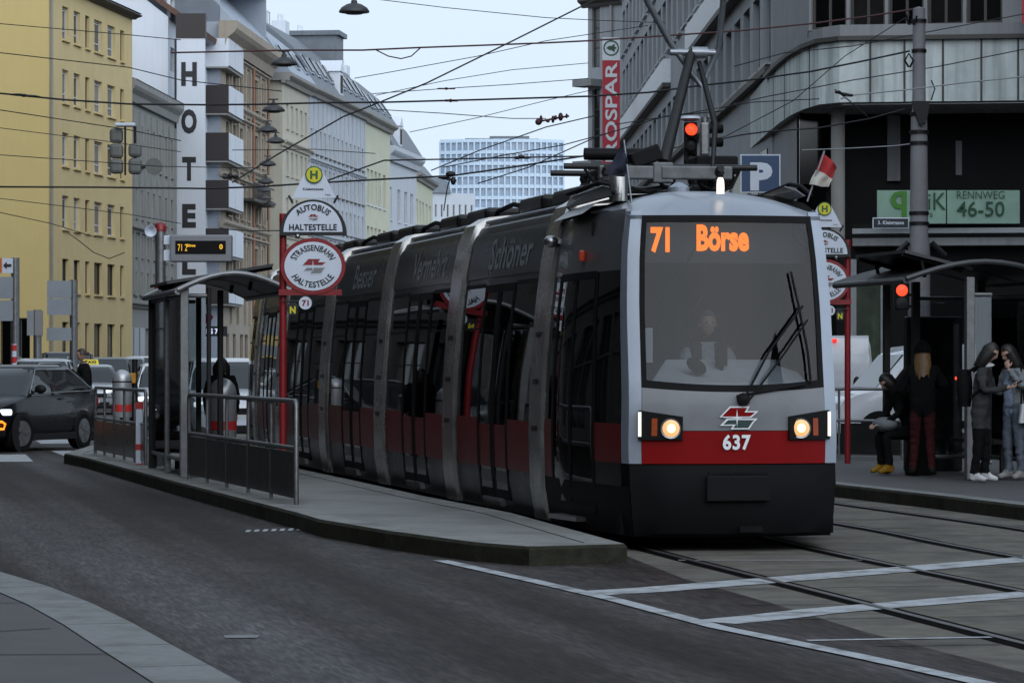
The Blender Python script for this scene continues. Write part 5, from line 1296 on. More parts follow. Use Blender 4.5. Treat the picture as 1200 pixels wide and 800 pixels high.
    mb = MB(); mb.ell((18*k*side, -.04, zr + 35*k), (3*k, 3*k, 3*k)); mb.build('fixing', M_CHROME, t, smooth=50)
    return t
stop_post('red stop post with oval STRASSENBAHN sign on the left platform, left of the tram', Vector((xat(331, 38), 38, PH)), 38 / F, 1, None)
stop_post('red stop post half hidden by the right edge of the tram, its signs cut off', Vector((xat(994, 45), 45, PH)), 38 / F * .94, -1, None)

# ---- departure display on its own post
t = thing('departure_display', 'grey departure display showing amber 71 on a post with red bands, above the left shelter', 'display', Vector((xat(188, 44), 44, PH)))
kk = 44 / F; zz = lambda y: zat(y, 44) - PH
mb = MB(); mb.tube([(0, 0, 0), (0, 0, zz(268))], .075, 14); mb.build('post', M_STEEL, t, smooth=50)
mb = MB(); mb.lathe([(.085, zz(271)), (.085, zz(265)), (.06, zz(261.5)), (0, zz(260))], 14); mb.build('post_cap', M_SIGNRED, t, smooth=50)
mb = MB(); mb.lathe([(.08, zz(340)), (.08, zz(334))], 14); mb.build('post_band', M_SIGNRED, t, smooth=50)
mb = MB(); mb.bx(0, 12*kk, -.05, .05, zz(287), zz(276)); mb.bx(0, 12*kk, -.05, .05, zz(306), zz(293)); mb.build('arm', M_SIGNW, t, bevel=.01)
mb = MB(); mb.bx(12*kk, 84*kk, -.12, .12, zz(307), zz(275.5)); hs = mb.build('display_case', mat('display case grey', (.20, .205, .22), .5, var=.08), t, bevel=.02)
mb = MB(); mb.bx(18.5*kk, 77.5*kk, -.126, -.121, zz(298), zz(282.5)); sc_ = mb.build('display_screen', M_BLACK, hs)
mb = MB(); M_YLED = mat('yellow led', (.1, .08, 0), .6, var=0, emit=(1, .55, .03), estr=.9)
text(mb, '71 2', 11*kk, 8*kk, flat((27*kk, -.130, zz(290.5))), 0, .0); text(mb, 'Börse', 10*kk, 3.4*kk, flat((37*kk, -.130, zz(288))), 0, .03); text(mb, '0', 4*kk, 6*kk, flat((72*kk, -.130, zz(289.5))), 0, .03); mb.build('screen_text', M_YLED, sc_, fix=False)
t = thing('horn_loudspeaker', 'small round horn loudspeaker on the departure display post', 'loudspeaker', Vector((xat(184, 43.9), 43.9, zat(270, 43.9))))
mb = MB(); R = Ry(-.5) @ Rx(PI/2 + .2); mb.lathe([(.02, -.1), (.04, 0), (.06, .03), (.085, .1), (.075, .1), (.03, .03), (0, .02)], 16, (-.08, -.08, 0), 0, R); mb.build('horn', M_SIGNW, t, smooth=60)
mb = MB(); mb.tube([(0, .06, 0), (-.06, -.02, 0)], .02); mb.build('bracket', M_DSTEEL, t)

# ---- waste bins
def bin_(label, px, Y, z0, w, h, band):
    t = thing('waste_bin', label, 'bin', Vector((xat(px, Y), Y, PH)), 0, 'round-topped waste bins')
    z0 -= PH; r = w / 2
    mb = MB(); mb.tube([(0, .0, 0), (0, .0, z0 + .02)], .04); mb.build('post', M_DSTEEL, t)
    prof = [(0, z0), (r*.92, z0), (r, z0 + .03), (r, z0 + h - r*1.05)] + [(r * math.cos(a), z0 + h - r*1.05 + r*1.05*math.sin(a)) for a in [PI/2*i/7 for i in range(1, 8)]]
    mb = MB(); mb.lathe(prof, 24); o = mb.build('body', M_BINS, t, smooth=50)
    mb = MB(); mb.lathe([(r + .004, z0 + band), (r + .004, z0 + band + .12)], 24); mb.build('red_band', M_BAND, t, smooth=50)
    mb = MB(); mb.lathe([(r + .006, z0 + h - r*1.05 - .04), (r + .006, z0 + h - r*1.05 - .02)], 24); mb.build('lid_seam', M_DSTEEL, t)
    mb = MB(); mb.box((0, r*.97, z0 + h*.72), (r*1.1, .06, .14)); mb.build('slot', M_BLACK, t)
bin_('silver waste bin with red band and domed top, behind the near railing', 261, 41.2, zat(514, 41.2), .37, zat(443, 41.2) - zat(514, 41.2), .12)
bin_('silver waste bin with red band and domed top, at the far tip of the platform', 143, 52.0, zat(489, 52), .33, zat(433, 52) - zat(489, 52), .10)
# ---- striped marker post
t = thing('marker_post', 'white post with red stripes by the end of the far railing', 'bollard', Vector((xat(163.5, 44.8), 44.8, PH)))
zt = lambda y: zat(y, 44.8) - PH
mb = MB(); mb.bx(-.05, .05, -.05, .05, 0, zt(471)); mb.build('post', M_SIGNW, t, bevel=.008)
for y0, y1 in ((471, 479), (520, 527), (547, 552)):
    mb = MB(); mb.bx(-.053, .053, -.053, .053, max(.01, zt(y1)), zt(y0)); mb.build('red_stripe', M_BAND, t)
t = thing('signal_post', 'slim post with a small yellow push-button box beyond the far railing', 'post', Vector((xat(158, 53.5), 53.5, .0)))
mb = MB(); mb.tube([(0,0,0),(0,0,1.7)], .05); mb.build('post', M_DSTEEL, t, smooth=50)
mb = MB(); mb.bx(-.09, .03, -.14, -.052, zat(449, 53.5), zat(437, 53.5)); mb.build('button_box', mat('push button yellow', (.5, .22, .01), .5), t, bevel=.015)

# ---- concrete mast
t = thing('overhead_line_mast', 'round grey concrete mast carrying overhead wires, behind the right shelter', 'mast', Vector((xat(1077, 54), 54, 0)))
m_ = lambda px: px / 2 * 54 / F
mb = MB(); mb.lathe([(m_(27), 0), (m_(26), zat(300, 54)), (m_(25.5), zat(286, 54)), (m_(21.5), zat(279, 54)), (m_(20.5), zat(200, 54)), (m_(19), zat(135, 54)), (m_(16), zat(128, 54)), (m_(14.5), zat(10, 54)), (0, zat(8, 54))], 24); mb.build('mast', mat('mast concrete', (.20, .195, .205), .8, var=.14, scale=3, streak=.25, bump=.15), t, smooth=40)
for y, w_ in ((60, 16), (155, 21), (168, 21), (250, 22), (262, 22), (134, 20), (25, 16)):
    mb = MB(); z = zat(y, 54); mb.lathe([(m_(w_) + .012, z - .03), (m_(w_) + .012, z + .03)], 20); mb.build('strap', M_DSTEEL, t)
mb = MB(); z = zat(120, 54); mb.prism([(-.16, -.12, z), (.16, -.12, z), (.1, -.12, z - .35), (-.02, -.12, z - .42)], (0, -.14, 0)); mb.build('anchor_block', M_DSTEEL, t)
mb = MB(); mb.tube([(-.2, -.15, zat(80, 54)), (-.27, -.15, zat(72, 54)), (-.2, -.15, zat(64, 54)), (-.12, -.15, zat(72, 54)), (-.18, -.15, zat(80, 54))], .018); mb.tube([(-.25, -.15, zat(18, 54)), (-.2, -.15, zat(30, 54)), (-.1, -.15, zat(30, 54)), (-.06, -.15, zat(20, 54))], .018); mb.tube([(.2, -.12, zat(95, 54)), (.26, -.12, zat(105, 54)), (.2, -.1, zat(118, 54))], .012); mb.build('cable_loop', M_RUBBER, t, smooth=50)
mb = MB(); 
for s in (-1, 1): mb = MB(); mb.tube([(s*.45, -.1, zat(300, 54)), (s*.2, -.1, zat(284, 54))], .05); mb.build('stay', M_DSTEEL, t)
t = thing('street_name_sign', 'small black street name plate reading 3. Kleistgasse on the concrete mast', 'street sign', Vector((xat(1044, 53.7), 53.7, zat(261.5, 53.7))))
w_, h_ = 43/2*53.7/F, 13/2*53.7/F
mb = MB(); mb.bx(-w_, w_, 0, .02, -h_, h_); mb.build('plate', M_SIGNW, t, bevel=.008)
mb = MB(); mb.bx(-w_ + .018, w_ - .018, -.006, -.002, -h_ + .018, h_ - .018); mb.build('plate_face', mat('street sign navy', (.008, .01, .02), .5), t)
mb = MB(); text(mb, '3. Kleistgasse', 1.42*w_, .9*h_, flat((0, -.01, 0)), 0, .02); mb.build('plate_lettering', M_SIGNW, t, fix=False)
t = thing('pedestrian_signal', 'lit red pedestrian signal on the mast behind the right shelter', 'traffic light', Vector((xat(1057, 53.4), 53.4, zat(352, 53.4))))
mb = MB(); mb.bx(-.13, .13, 0, .2, -.16, .3); mb.build('housing', M_BLACK, t, bevel=.02)
mb = MB(); mb.lathe([(0, .01), (.1, 0), (.1, -.02)], 18, (0, -.005, .175), 0, Rx(PI/2)); mb.build('lens', mat('red signal lamp', (.3, .01, .01), .4, emit=(1, .045, .012), estr=2.4, var=0), t)
mb = MB(); mb.lathe([(0, .01), (.1, 0), (.1, -.02)], 18, (0, -.005, -.04), 0, Rx(PI/2)); mb.build('dark_lens', M_DSTEEL, t)
mb = MB(); mb.tube([(.12, .1, .1), (.3, .35, .1)], .025); mb.tube([(.12, .1, -.1), (.3, .35, -.1)], .025); mb.build('bracket', M_DSTEEL, t)

# ---- parking sign and traffic light behind the tram
t = thing('parking_sign', 'blue square sign with white P on a pole behind the tram roof', 'road sign', Vector((xat(891, 62), 62, 0)))
kk = 62 / F; zz = lambda y: zat(y, 62)
mb = MB(); mb.tube([(0, .05, 0), (0, .05, zz(180))], .045); mb.build('post', M_STEEL, t, smooth=50)
mb = MB(); mb.bx(-23.5*kk, 23.5*kk, -.02, 0, zz(226), zz(181)); mb.build('plate', M_SIGNW, t)
mb = MB(); mb.bx(-22*kk, 22*kk, -.03, -.022, zz(224.5), zz(182.5)); mb.build('plate_face', mat('parking blue', (.02, .055, .13), .45, var=.08), t)
mb = MB(); text(mb, 'P', 26*kk, 33*kk, flat((1*kk, -.034, zz(207))), 0, .06); mb.build('letter', M_SIGNW, t, fix=False)
t = thing('traffic_light', 'traffic light showing red, with two side-facing signal heads, behind the pantograph', 'traffic light', Vector((xat(818, 48), 48, 0)))
zz = lambda y: zat(y, 48); kk = 48 / F
mb = MB(); mb.tube([(.12, .2, 0), (.12, .2, zz(136))], .06); mb.build('post', M_STEEL, t, smooth=50)
mb = MB(); mb.bx(-16*kk, -1*kk, 0, .2, zz(196), zz(143)); hd = mb.build('signal_head', M_BLACK, t, bevel=.02)
for y, m in ((152, MATS['red signal lamp']), (169.5, M_DSTEEL), (187, M_DSTEEL)):
    c = Vector((-8*kk, -.01, zz(y))); mb = MB(); mb.lathe([(0, .02), (7*kk, 0), (7*kk, -.03)], 20, c, 0, Rx(PI/2)); o = mb.build('lens', m, hd, smooth=50)
    mb = MB(); mb.lathe([(7.6*kk, 0), (7.4*kk, .12)], 20, c, 0, Rx(PI/2), caps=False); mb.build('visor', M_BLACK, o, smooth=50)
mb = MB(); mb.bx(3*kk, 14*kk, .05, .3, zz(182), zz(143)); h2 = mb.build('side_signal_head', M_STEEL, t, bevel=.03)
for y in (150, 166):
    mb = MB(); mb.lathe([(5.5*kk, 0), (5.5*kk, .2), (4*kk, .22), (0, .1)], 14, (14*kk, .17, zz(y)), 0, Ry(PI/2)); mb.build('visor', M_BLACK, h2, smooth=50)
mb = MB(); mb.lathe([(0, .05), (.16, .04), (.17, 0), (.1, -.03)], 16, (-9*kk, .1, zz(139))); mb.build('head_cap', M_SIGNW, t, smooth=50)

# ---- signal heads hung on the wires, upper left
t = thing('hanging_signal', 'grey backs of traffic signals and a round disc hung on wires before the yellow house', 'traffic light', at(150, 146, 92))
kk = 92 / F; q = lambda x, y: ((x - 150)*kk, (146 - y)*kk)
M_HG = mat('signal back grey', (.13, .135, .125), .6, var=.1)
mb = MB(); x0, z0 = q(135, 147); mb.bx(x0, q(159, 0)[0], -.2, .2, q(0, 148.5)[1], q(0, 144.5)[1]); mb.build('lamp_plate', M_SIGNW, t, bevel=.03)
for i, y in enumerate((150, 168, 186)):
    mb = MB(); mb.bx(q(128, 0)[0], q(143.5, 0)[0], 0, .3, q(0, y + 17.3)[1], q(0, y)[1]); mb.build('signal_head', M_HG, t, bevel=.1)
mb = MB(); mb.bx(q(145, 0)[0], q(147, 0)[0], .1, .2, q(0, 205)[1], q(0, 148)[1]); mb.bx(q(156, 0)[0], q(159, 0)[0], .1, .2, q(0, 190)[1], q(0, 148)[1]); mb.build('hanger', M_DSTEEL, t)
mb = MB(); mb.bx(q(150, 0)[0], q(165, 0)[0], 0, .3, q(0, 184)[1], q(0, 168)[1]); mb.bx(q(150, 0)[0], q(165, 0)[0], .005, .3, q(0, 204)[1], q(0, 185)[1]); mb.build('signal_head', M_HG, t, bevel=.1)
mb = MB(); mb.lathe([(0, 0), (9.8*kk, 0), (9.8*kk, .08), (0, .08)], 24, (*[q(180, 195)[0], .1], q(180, 195)[1]), 0, Rx(PI/2)); mb.build('round_disc', M_HG, t)
mb = MB(); mb.bx(q(159, 0)[0], q(186, 0)[0], .15, .22, q(0, 197)[1], q(0, 194)[1]); mb.build('bar', M_DSTEEL, t)

# ---- signs at the far left
def board(label, name, px, Y, boards, top, extra=None, cat='road sign'):
    t = thing(name, label, cat, Vector((xat(px, Y), Y, 0)))
    mb = MB(); mb.tube([(0, .06, 0), (0, .06, zat(top, Y))], .11 if Y > 70 else .06, 10); mb.build('post', M_STEEL, t, smooth=50)
    for x0, x1, y0, y1, m in boards:
        mb = MB(); mb.bx(xat(x0, Y) - t.location.x, xat(x1, Y) - t.location.x, -.06, -.0, zat(y1, Y), zat(y0, Y)); p = mb.build('board', m, t)
        if extra: extra(t, p, x0, x1, y0, y1, Y)
    return t
M_BACK = mat('sign back grey', (.27, .30, .33), .45, metal=.2, var=.1, scale=2)
M_ORG = mat('sign orange', (.55, .13, .015), .5)
def arrow(t, p, x0, x1, y0, y1, Y):
    if y0 > 310: return
    X0 = t.location.x; f = lambda x, y: (xat(x, Y) - X0, -.075, zat(y, Y))
    mb = MB(); mb.poly([f(4.2, 311), f(8.5, 306.5), f(8.5, 309.6), f(14, 309.6), f(14, 312.6), f(8.5, 312.6), f(8.5, 315.5)]); mb.build('arrow', M_INK, p, fix=False)
    mb = MB(); mb.bx(f(-14, 0)[0], f(2.8, 0)[0], -.072, -.062, f(0, 320)[2], f(0, 302.5)[2]); mb.build('orange_field', M_ORG, p)
board('direction sign with a black arrow on white and blank grey boards at the left edge', 'direction_sign', 17.5, 80, [(-14, 15.5, 302.5, 320, M_SIGNW), (-14, 15.5, 324.5, 350, M_BACK), (-14, 15.5, 352, 376, M_BACK)], 302, arrow)
board('three blank grey sign boards stacked on one post before the yellow house', 'direction_sign', 86, 84, [(55.5, 84, 329, 349, M_BACK), (55.5, 84, 350, 369, M_BACK), (55, 84, 384, 399, M_BACK)], 328)
t = board('narrow ribbed grey sign back on a thin post, left of the stacked boards', 'road_sign', 43.5, 82, [(32, 40, 364, 393, M_OFF), (41, 50.5, 364, 393, M_OFFD)], 363)
t = thing('marker_post', 'short post with red and white bands at the far left, under the direction sign', 'bollard', Vector((xat(16.5, 72), 72, 0)))
mb = MB(); mb.tube([(0, 0, 0), (0, 0, zat(403, 72))], .06, 12); mb.build('post', M_SIGNW, t, smooth=50)
for y0, y1 in ((404, 411), (418, 425), (432, 439)):
    mb = MB(); mb.lathe([(.064, zat(y1, 72)), (.064, zat(y0, 72))], 14); mb.build('red_band', M_BAND, t)

# ---- street lamps strung over the street
M_SHADE = mat('lamp shade dark', (.035, .036, .038), .5, var=.15)
LAMPS = [(415, 10, 36, 'biggest hanging lamp, alone at the top edge of the photo'), (333, 72, 31, 'second biggest hanging lamp, high above the beige and cream houses'),
         (320.5, 127, 27, 'hanging lamp just under the thick wire, third from the top of the string'), (313.5, 151, 23.5, 'hanging lamp fourth from the top, left of its neighbours'), (323, 164, 22, 'hanging lamp fifth from the top, right of its neighbours'),
         (313.5, 191, 20.5, 'hanging lamp sixth from the top with a gap above and below'), (311.5, 212, 19, 'seventh hanging lamp from the top, first of the tight lower cluster'), (309.5, 222, 16.5, 'eighth hanging lamp from the top, in the tight lower cluster'),
         (308.5, 231, 15.5, 'ninth hanging lamp from the top, leftmost of the lower cluster'), (316.5, 238.5, 15, 'hanging lamp second from the bottom of the string'), (329, 246, 14, 'lowest and smallest hanging lamp, just left of the H disc')]
for px, py, w_, lab in LAMPS:
    Y = .95 * F / w_; t = thing('hanging_lamp', lab, 'street lamp', at(px, py, Y), 0, 'street lamps hung over the street')
    mb = MB(); mb.lathe([(.47, -.13), (.475, -.09), (.40, .02), (.24, .12), (.10, .16), (.09, .24), (0, .25)], 20); mb.build('shade', M_SHADE, t, smooth=50)
    mb = MB(); mb.lathe([(0, -.2), (.25, -.18), (.36, -.12), (.0, -.1)], 16); mb.build('lamp_bowl', mat('lamp bowl', (.10, .10, .11), .4), t, smooth=50)
    mb = MB(); mb.tube([(0, 0, .25), (0, 0, .38)], .05); mb.tube([(-.2, 0, .37), (.2, 0, .37)], .03); mb.build('hanger', M_SHADE, t)

# ---- overhead wires
M_WIRE = mat('wire black', (.008, .008, .009), .6, var=0)
M_WIREL = mat('wire bright', (.30, .31, .33), .5, metal=.3, var=.1)
M_WIRER = mat('wire reddish', (.05, .012, .014), .6, var=0)
def wire(label, pts, px, Y=50, m=None, Y2=None, name='overhead_wire', loops=(), sag=0):
    Y2 = Y2 or Y; n = len(pts); P = []
    for i, (x, y) in enumerate(pts): P.append(at(x, y, Y + (Y2 - Y) * i / max(1, n - 1)))
    if n == 2:
        P = [P[0].lerp(P[1], i / 12) - Vector((0, 0, sag * math.sin(PI * i / 12))) for i in range(13)]
    mb = MB(); mb.tube(P, px / 2 * (Y + Y2) / 2 / F, 6)
    o = mb.build(name, m or M_WIRE, None, smooth=60, origin=P[0]); tag(o, label, 'wire', 'overhead wires'); return o
wire('thick span wire running the full width from the yellow house to the concrete mast', [(-40, 106), (0, 109.5), (75, 117), (150, 122), (240, 123), (300, 122.5), (380, 120.5), (450, 120), (560, 117), (690, 113), (760, 108.5), (815, 101), (870, 95), (950, 84), (1010, 72), (1066, 60)], 2.4, 52, M_WIRE)
wire('thick reddish wire from the second lamp across the sky to the top of the mast', [(200, 62), (342, 59), (425, 59), (491, 56), (560, 53.5), (640, 50.5), (690, 48), (781, 42), (870, 36), (950, 28), (1020, 19), (1070, 11)], 2.2, 55, M_WIRER)
wire('slack loop hanging below the reddish wire near the top', [(440, 58.5), (455, 66), (470, 69), (482, 66), (493, 56)], 1.6, 55, M_WIRER)
wire('long diagonal wire falling from the top edge down to the lower lamps', [(720, -12), (697, 0), (600, 48.5), (500, 97.5), (440, 122), (402, 137), (327, 180), (272, 214)], 2.0, 60)
wire('heavy contact wire crossing low above the tram roof line', [(-40, 218), (0, 219), (120, 219.5), (240, 221), (300, 219), (369, 214.5), (450, 210), (529, 206), (600, 196), (690, 182), (730, 178)], 2.4, 46)
wire('contact wire just above the heavy one, meeting it at the red sign', [(380, 213), (450, 188), (530, 186.5), (611, 184.5), (690, 183)], 2.0, 60)
wire('steep wire from the low junction up to the red sign', [(505, 200), (560, 177), (640, 149), (700, 135)], 1.5, 64)
wire('second steep wire passing in front of the white tower', [(520, 196), (590, 182), (660, 170), (720, 154)], 1.4, 64)
for lab, p, th in (('thin wire crossing the top windows of the yellow house', [(-20, 26), (0, 28), (150, 41), (212, 47)], 1.1),
                   ('wire slanting over the second window row of the yellow house', [(-20, 60), (0, 62), (150, 79), (212, 94), (330, 107)], 1.3),
                   ('wire slanting under the second window row of the yellow house', [(-20, 126), (0, 129), (150, 152), (212, 165)], 1.3),
                   ('faint wire ending at the hanging signals from the left edge', [(-20, 147), (0, 150), (120, 165), (212, 178)], 1.0),
                   ('faint wire just under the hanging signals', [(-20, 179), (0, 181.5), (187, 195), (300, 197)], 1.1),
                   ('thin wire crossing the fourth window row of the yellow house', [(-20, 230), (0, 232.5), (150, 251), (212, 262)], 1.0),
                   ('lowest thin wire on the yellow house, dropping to the right', [(-20, 246), (0, 249), (60, 262), (112, 278)], 1.1),
                   ('short slack wire hanging from the wall of the yellow house', [(80, 273), (95, 284), (110, 296), (128, 303), (146, 296)], 1.2),
                   ('thin wire from the lamps past the H disc towards the tram', [(272, 176), (369, 175), (440, 180)], 1.0),
                   ('wire to the right of HOTEL, running level to the stop sign', [(258, 268), (290, 270.5), (345, 270)], 1.4)):
    wire(lab, p, th, 70)
for lab, p, th in (('faint wire highest in the open sky', [(430, -2), (520, 9), (640, 21), (700, 24), (780, 27)], 1.0), ('faint wire rising from the roofs across the open sky', [(415, 92), (450, 86), (560, 66), (640, 48), (760, 30)], 1.0),
                   ('faint wire below the diagonal, rising slowly to the right', [(440, 112), (520, 95), (600, 82), (690, 74)], .9), ('faint wire under it with a small joint, rising to the red sign', [(436, 110), (520, 104), (600, 99), (690, 92)], 1.0),
                   ('thin wire sloping down to the cluster of contacts', [(436, 128), (520, 133), (600, 139), (640, 139)], 1.1), ('faint wire joining the tall sign from the lower sky', [(480, 155), (560, 138), (640, 118), (700, 104)], .9)):
    wire(lab, p, th, 80)
for lab, p, th, Y, m in (('bright wire from the loggia to the right edge, passing the mast', [(985, 116), (996, 112), (1065, 105), (1130, 97), (1220, 88)], 1.7, 50, M_WIREL),
                         ('dark wire crossing the concrete band down to the left', [(860, 122), (900, 113), (1000, 94), (1100, 78), (1220, 54)], 1.4, 56, M_WIRE),
                         ('thick dark wire under the concrete band, left of the mast', [(830, 166), (870, 158), (900, 154), (960, 150), (1020, 139), (1060, 128)], 2.0, 58, M_WIRE),
                         ('thin bright wire ending at the mast below the concrete band', [(940, 176), (994, 174), (1050, 171), (1072, 168)], 1.4, 54, M_WIREL),
                         ('wire from the upper windows to the right edge', [(860, 78), (920, 62), (1000, 54), (1080, 39), (1220, 13)], 1.3, 60, M_WIRE),
                         ('thin wire descending from the mast to the far roof', [(770, 178), (850, 160), (930, 118), (990, 66), (1066, 18)], 1.2, 60, M_WIRE),
                         ('short wire hanging under the concrete band', [(978, 105), (995, 118), (1018, 138)], 1.5, 58, M_WIRE),
                         ('thin wire across the grey office windows', [(720, 146), (800, 134), (880, 120), (960, 116)], 1.3, 60, M_WIRE),
                         ('thick wire from the red sign to the pantograph', [(560, 215), (620, 196), (700, 160), (780, 136), (850, 130)], 1.5, 62, M_WIRE)):
    wire(lab, p, th, Y, m)
wire('vertical hanger above the low contact junction', [(528, 206), (524, 221), (520, 247)], 1.5, 46)
# line gear on the wires
def gear(label, px, py, Y, bits, m):
    t = thing('wire_fitting', label, 'line fitting', at(px, py, Y), 0, 'fittings on the overhead wires'); k = Y / F
    for i, (x, y, w_, h_) in enumerate(bits):
        mb = MB(); mb.ell(((x)*k, 0, -y*k), (w_*k, .06, h_*k), 10, 6); mb.build('clamp', m, t, smooth=50)
    mb = MB(); xs = [b[0] for b in bits]; mb.tube([(min(xs)*k - .05, 0, -bits[0][1]*k), (max(xs)*k + .05, 0, -bits[-1][1]*k)], .02); mb.build('bar', m, t)
gear('cluster of reddish line fittings hanging in the sky left of the red sign', 645, 140, 62, [(-14, 3, 4, 4), (-11, 0, 2, 5), (-3, 2, 2.5, 1.8), (3, 0, 2, 4.5), (6, -2, 2, 3), (12, -3, 3, 5), (19, -4, 1.5, 3)], M_WIRER)
gear('line fitting on the level wire before the white tower', 611, 185, 60, [(-5, 0, 4, 2), (0, -1, 4, 2.5), (6, 0, 5, 1.5)], M_WIRE)
gear('line fitting on the heavy contact wire over the tram roof', 528, 206, 45.8, [(-8, 2, 7, 1.8), (0, -2, 6, 3.5), (3, 6, 3, 5)], M_WIRE)
gear('small line fitting in the sky above the tower', 523, 104, 79.8, [(-7, 0, 4, .9), (0, 0, 2.4, 1.6), (8, 0, 3, .8)], M_WIRER)
gear('line fitting on the thick wire over the yellow house', 28, 112, 51.8, [(-8, -1, 10, 1.4), (0, 0, 4, 2), (10, 1, 9, 1.2)], M_WIRE)
gear('insulator on the thick wire before the sky', 528, 118, 51.8, [(-3, 0, 3, 1.4), (0, 0, 2, 2.2), (5, 0, 4, 1.2)], M_WIRER)
gear('joint on the wires at the corner of the concrete band', 990, 111, 49.8, [(-8, -3, 4, 2), (0, 0, 3, 2.4), (6, 1, 4, 1.6)], M_WIRE)
gear('small gear beside the hotel balconies', 270, 207, 69.8, [(-6, 1, 4, 2), (0, -1, 3, 4), (6, 0, 4, 2.5)], M_WIRE)
# ================================================================ vehicles
M_CGL = mat('car glass', (.012, .014, .016), .04, var=0, spec=.8)
M_TYRE = mat('tyre', (.007, .007, .007), .85, var=.2, spec=.15)
M_RIM = mat('alloy rim', (.17, .175, .18), .35, metal=.5, var=.1)
M_HL = mat('headlight glass', (.35, .37, .40), .1, var=0, spec=.8)
M_HLON = mat('headlight lit', (.6, .6, .6), .2, var=0, emit=(.85, .92, 1), estr=1.6)
M_TAIL = mat('tail light', (.3, .01, .01), .2, var=0)
M_TAILON = mat('tail light lit', (.3, .01, .01), .2, var=0, emit=(1, .03, .02), estr=1.8)
M_AMB = mat('amber indicator lit', (.4, .1, .01), .3, var=0, emit=(1, .22, .01), estr=2.2)
M_TRIM = mat('black car trim', (.006, .006, .006), .55, var=.1, spec=.25)
def paint(name, c, metal=.25, coat=.6): return mat(name, c, .28, metal=metal, var=.05, scale=2, coat=coat, spec=.5 if coat > .5 else .2)
def vehicle(name, label, cat, c, rz, L, W, H, m, van=False, lit=None, amber=False, rails=False, group='cars queueing on the left road', taxi=False, tail=False, z=0):
    t = thing(name, label, cat, (c[0], c[1], z), math.radians(rz), group)
    h = W / 2; k = H / 1.57 if not van else 1.15
    bl = .98 * (k if not van else 1.05) + (.05 if rails and amber else 0); cow = (1.12 if not van else .62); rs = (1.72 if not van else 1.25); re = (L - (.62 if not amber else .92) if not van else L - .14)
    y0 = -L / 2
    st = [(0, .70, .40, .66*k), (.05, .80, .30, .74*k), (.22, .90, .22, .83*k), (.7, .97, .19, .93*k), (cow, 1, .19, bl), (L*.5, 1, .19, bl + .02), (L - 1.0, 1, .19, bl + .05), (L - .3, .96, .22, bl + .05), (L - .05, .89, .30, bl - .02), (L, .80, .38, bl - .12)]
    mb = MB(); rings = []
    for y, w_, zb_, zt_ in st:
        hp = [(.0, zb_), (.78, zb_), (.94, zb_ + .07), (1.0, zb_ + .28), (1.0, (zb_ + zt_)/2 + .05), (.985, zt_ - .14), (.95, zt_ - .04), (.86, zt_), (.5, zt_ + .018), (0, zt_ + .024)]
        rings.append([(x*h*w_, y0 + y, z_) for x, z_ in hp] + [(-x*h*w_, y0 + y, z_) for x, z_ in reversed(hp[1:-1])])
    mb.loft(rings); body = mb.build('body', m, t, smooth=32)
    # greenhouse
    def gr_(z_, ya, yb, hw_, r=.18):
        pts = []
        for cx, cy, a0 in ((hw_ - r, ya + r, -90), (hw_ - r, yb - r, 0), (-hw_ + r, yb - r, 90), (-hw_ + r, ya + r, 180)):
            for i in range(4): a = math.radians(a0 + 30*i); pts.append((cx + r*math.cos(a), y0 + cy + r*math.sin(a), z_))
        return pts
    gl = [(bl - .06, cow - .12, L - .10, h*.93), (bl + .02, cow - .02, L - .13, h*.93), ((bl + H)/2, (cow + rs)/2 - .03, (re + L - .14)/2 + .03, h*.85 if not van else h*.9), (H - .07, rs - .04, re + .03, h*.74 if not van else h*.84)]
    mb = MB(); mb.loft([gr_(*g) for g in gl]); glass = mb.build('windows', M_CGL, t, smooth=40)
    mb = MB(); mb.loft([gr_(H - .085, rs - .06, re + .05, (.755 if not van else .85)*h), gr_(H - .04, rs + .0, re, (.725 if not van else .82)*h), gr_(H - .008, rs + .25, re - .2, (.6 if not van else .7)*h), gr_(H, rs + .5, re - .5, .4*h)]); mb.build('roof', m, t, smooth=50)
    def pillar(pa, pb, wd, mm, par):
        a, c_ = Vector(pa), Vector(pb); mb = MB(); n = Vector((wd[0], wd[1], 0)); o = Vector((.02 if a.x > 0 else -.02, 0, 0))
        mb.loft([[a - n/2 + o, a + n/2 + o, a + n/2 - o*2, a - n/2 - o*2], [c_ - n/2 + o, c_ + n/2 + o, c_ + n/2 - o*2, c_ - n/2 - o*2]]); mb.build('pillar', mm, par)
    hb, ht = h*.93, (h*.745 if not van else h*.845)
    for s in (-1, 1):
        pillar((s*(hb - .05), y0 + cow + .06, bl), (s*(ht - .06), y0 + rs + .02, H - .08), (.05, .10), m, t)
        ym = L*.5 + .1; pillar((s*hb, y0 + ym, bl), (s*ht, y0 + ym, H - .08), (0, .09), M_TRIM, t)
        if van: 
            mb = MB(); mb.loft([[(s*(hb + .012), y0 + L*.32, bl), (s*(hb + .012), y0 + L - .2, bl), (s*(hb - .05), y0 + L - .2, bl), (s*(hb - .05), y0 + L*.32, bl)], [(s*(ht + .022), y0 + L*.36, H - .1), (s*(ht + .022), y0 + L - .25, H - .1), (s*(ht - .04), y0 + L - .25, H - .1), (s*(ht - .04), y0 + L*.36, H - .1)]]); mb.build('side_panel', m, t)
        else: pillar((s*(hb - .01), y0 + L - .52, bl), (s*(ht - .0), y0 + re - .22, H - .08), (0, .12), M_TRIM, t)
        pillar((s*(hb - .06), y0 + L - .2, bl), (s*(ht - .06), y0 + re - .0, H - .08), (.05, .26), m, t)
        # trim line, arches and wheels
        mb = MB(); mb.bx(s*(h*.995), s*(h*1.012), y0 + .9, y0 + L - .9, .2, .33); mb.build('sill_trim', M_TRIM, t)
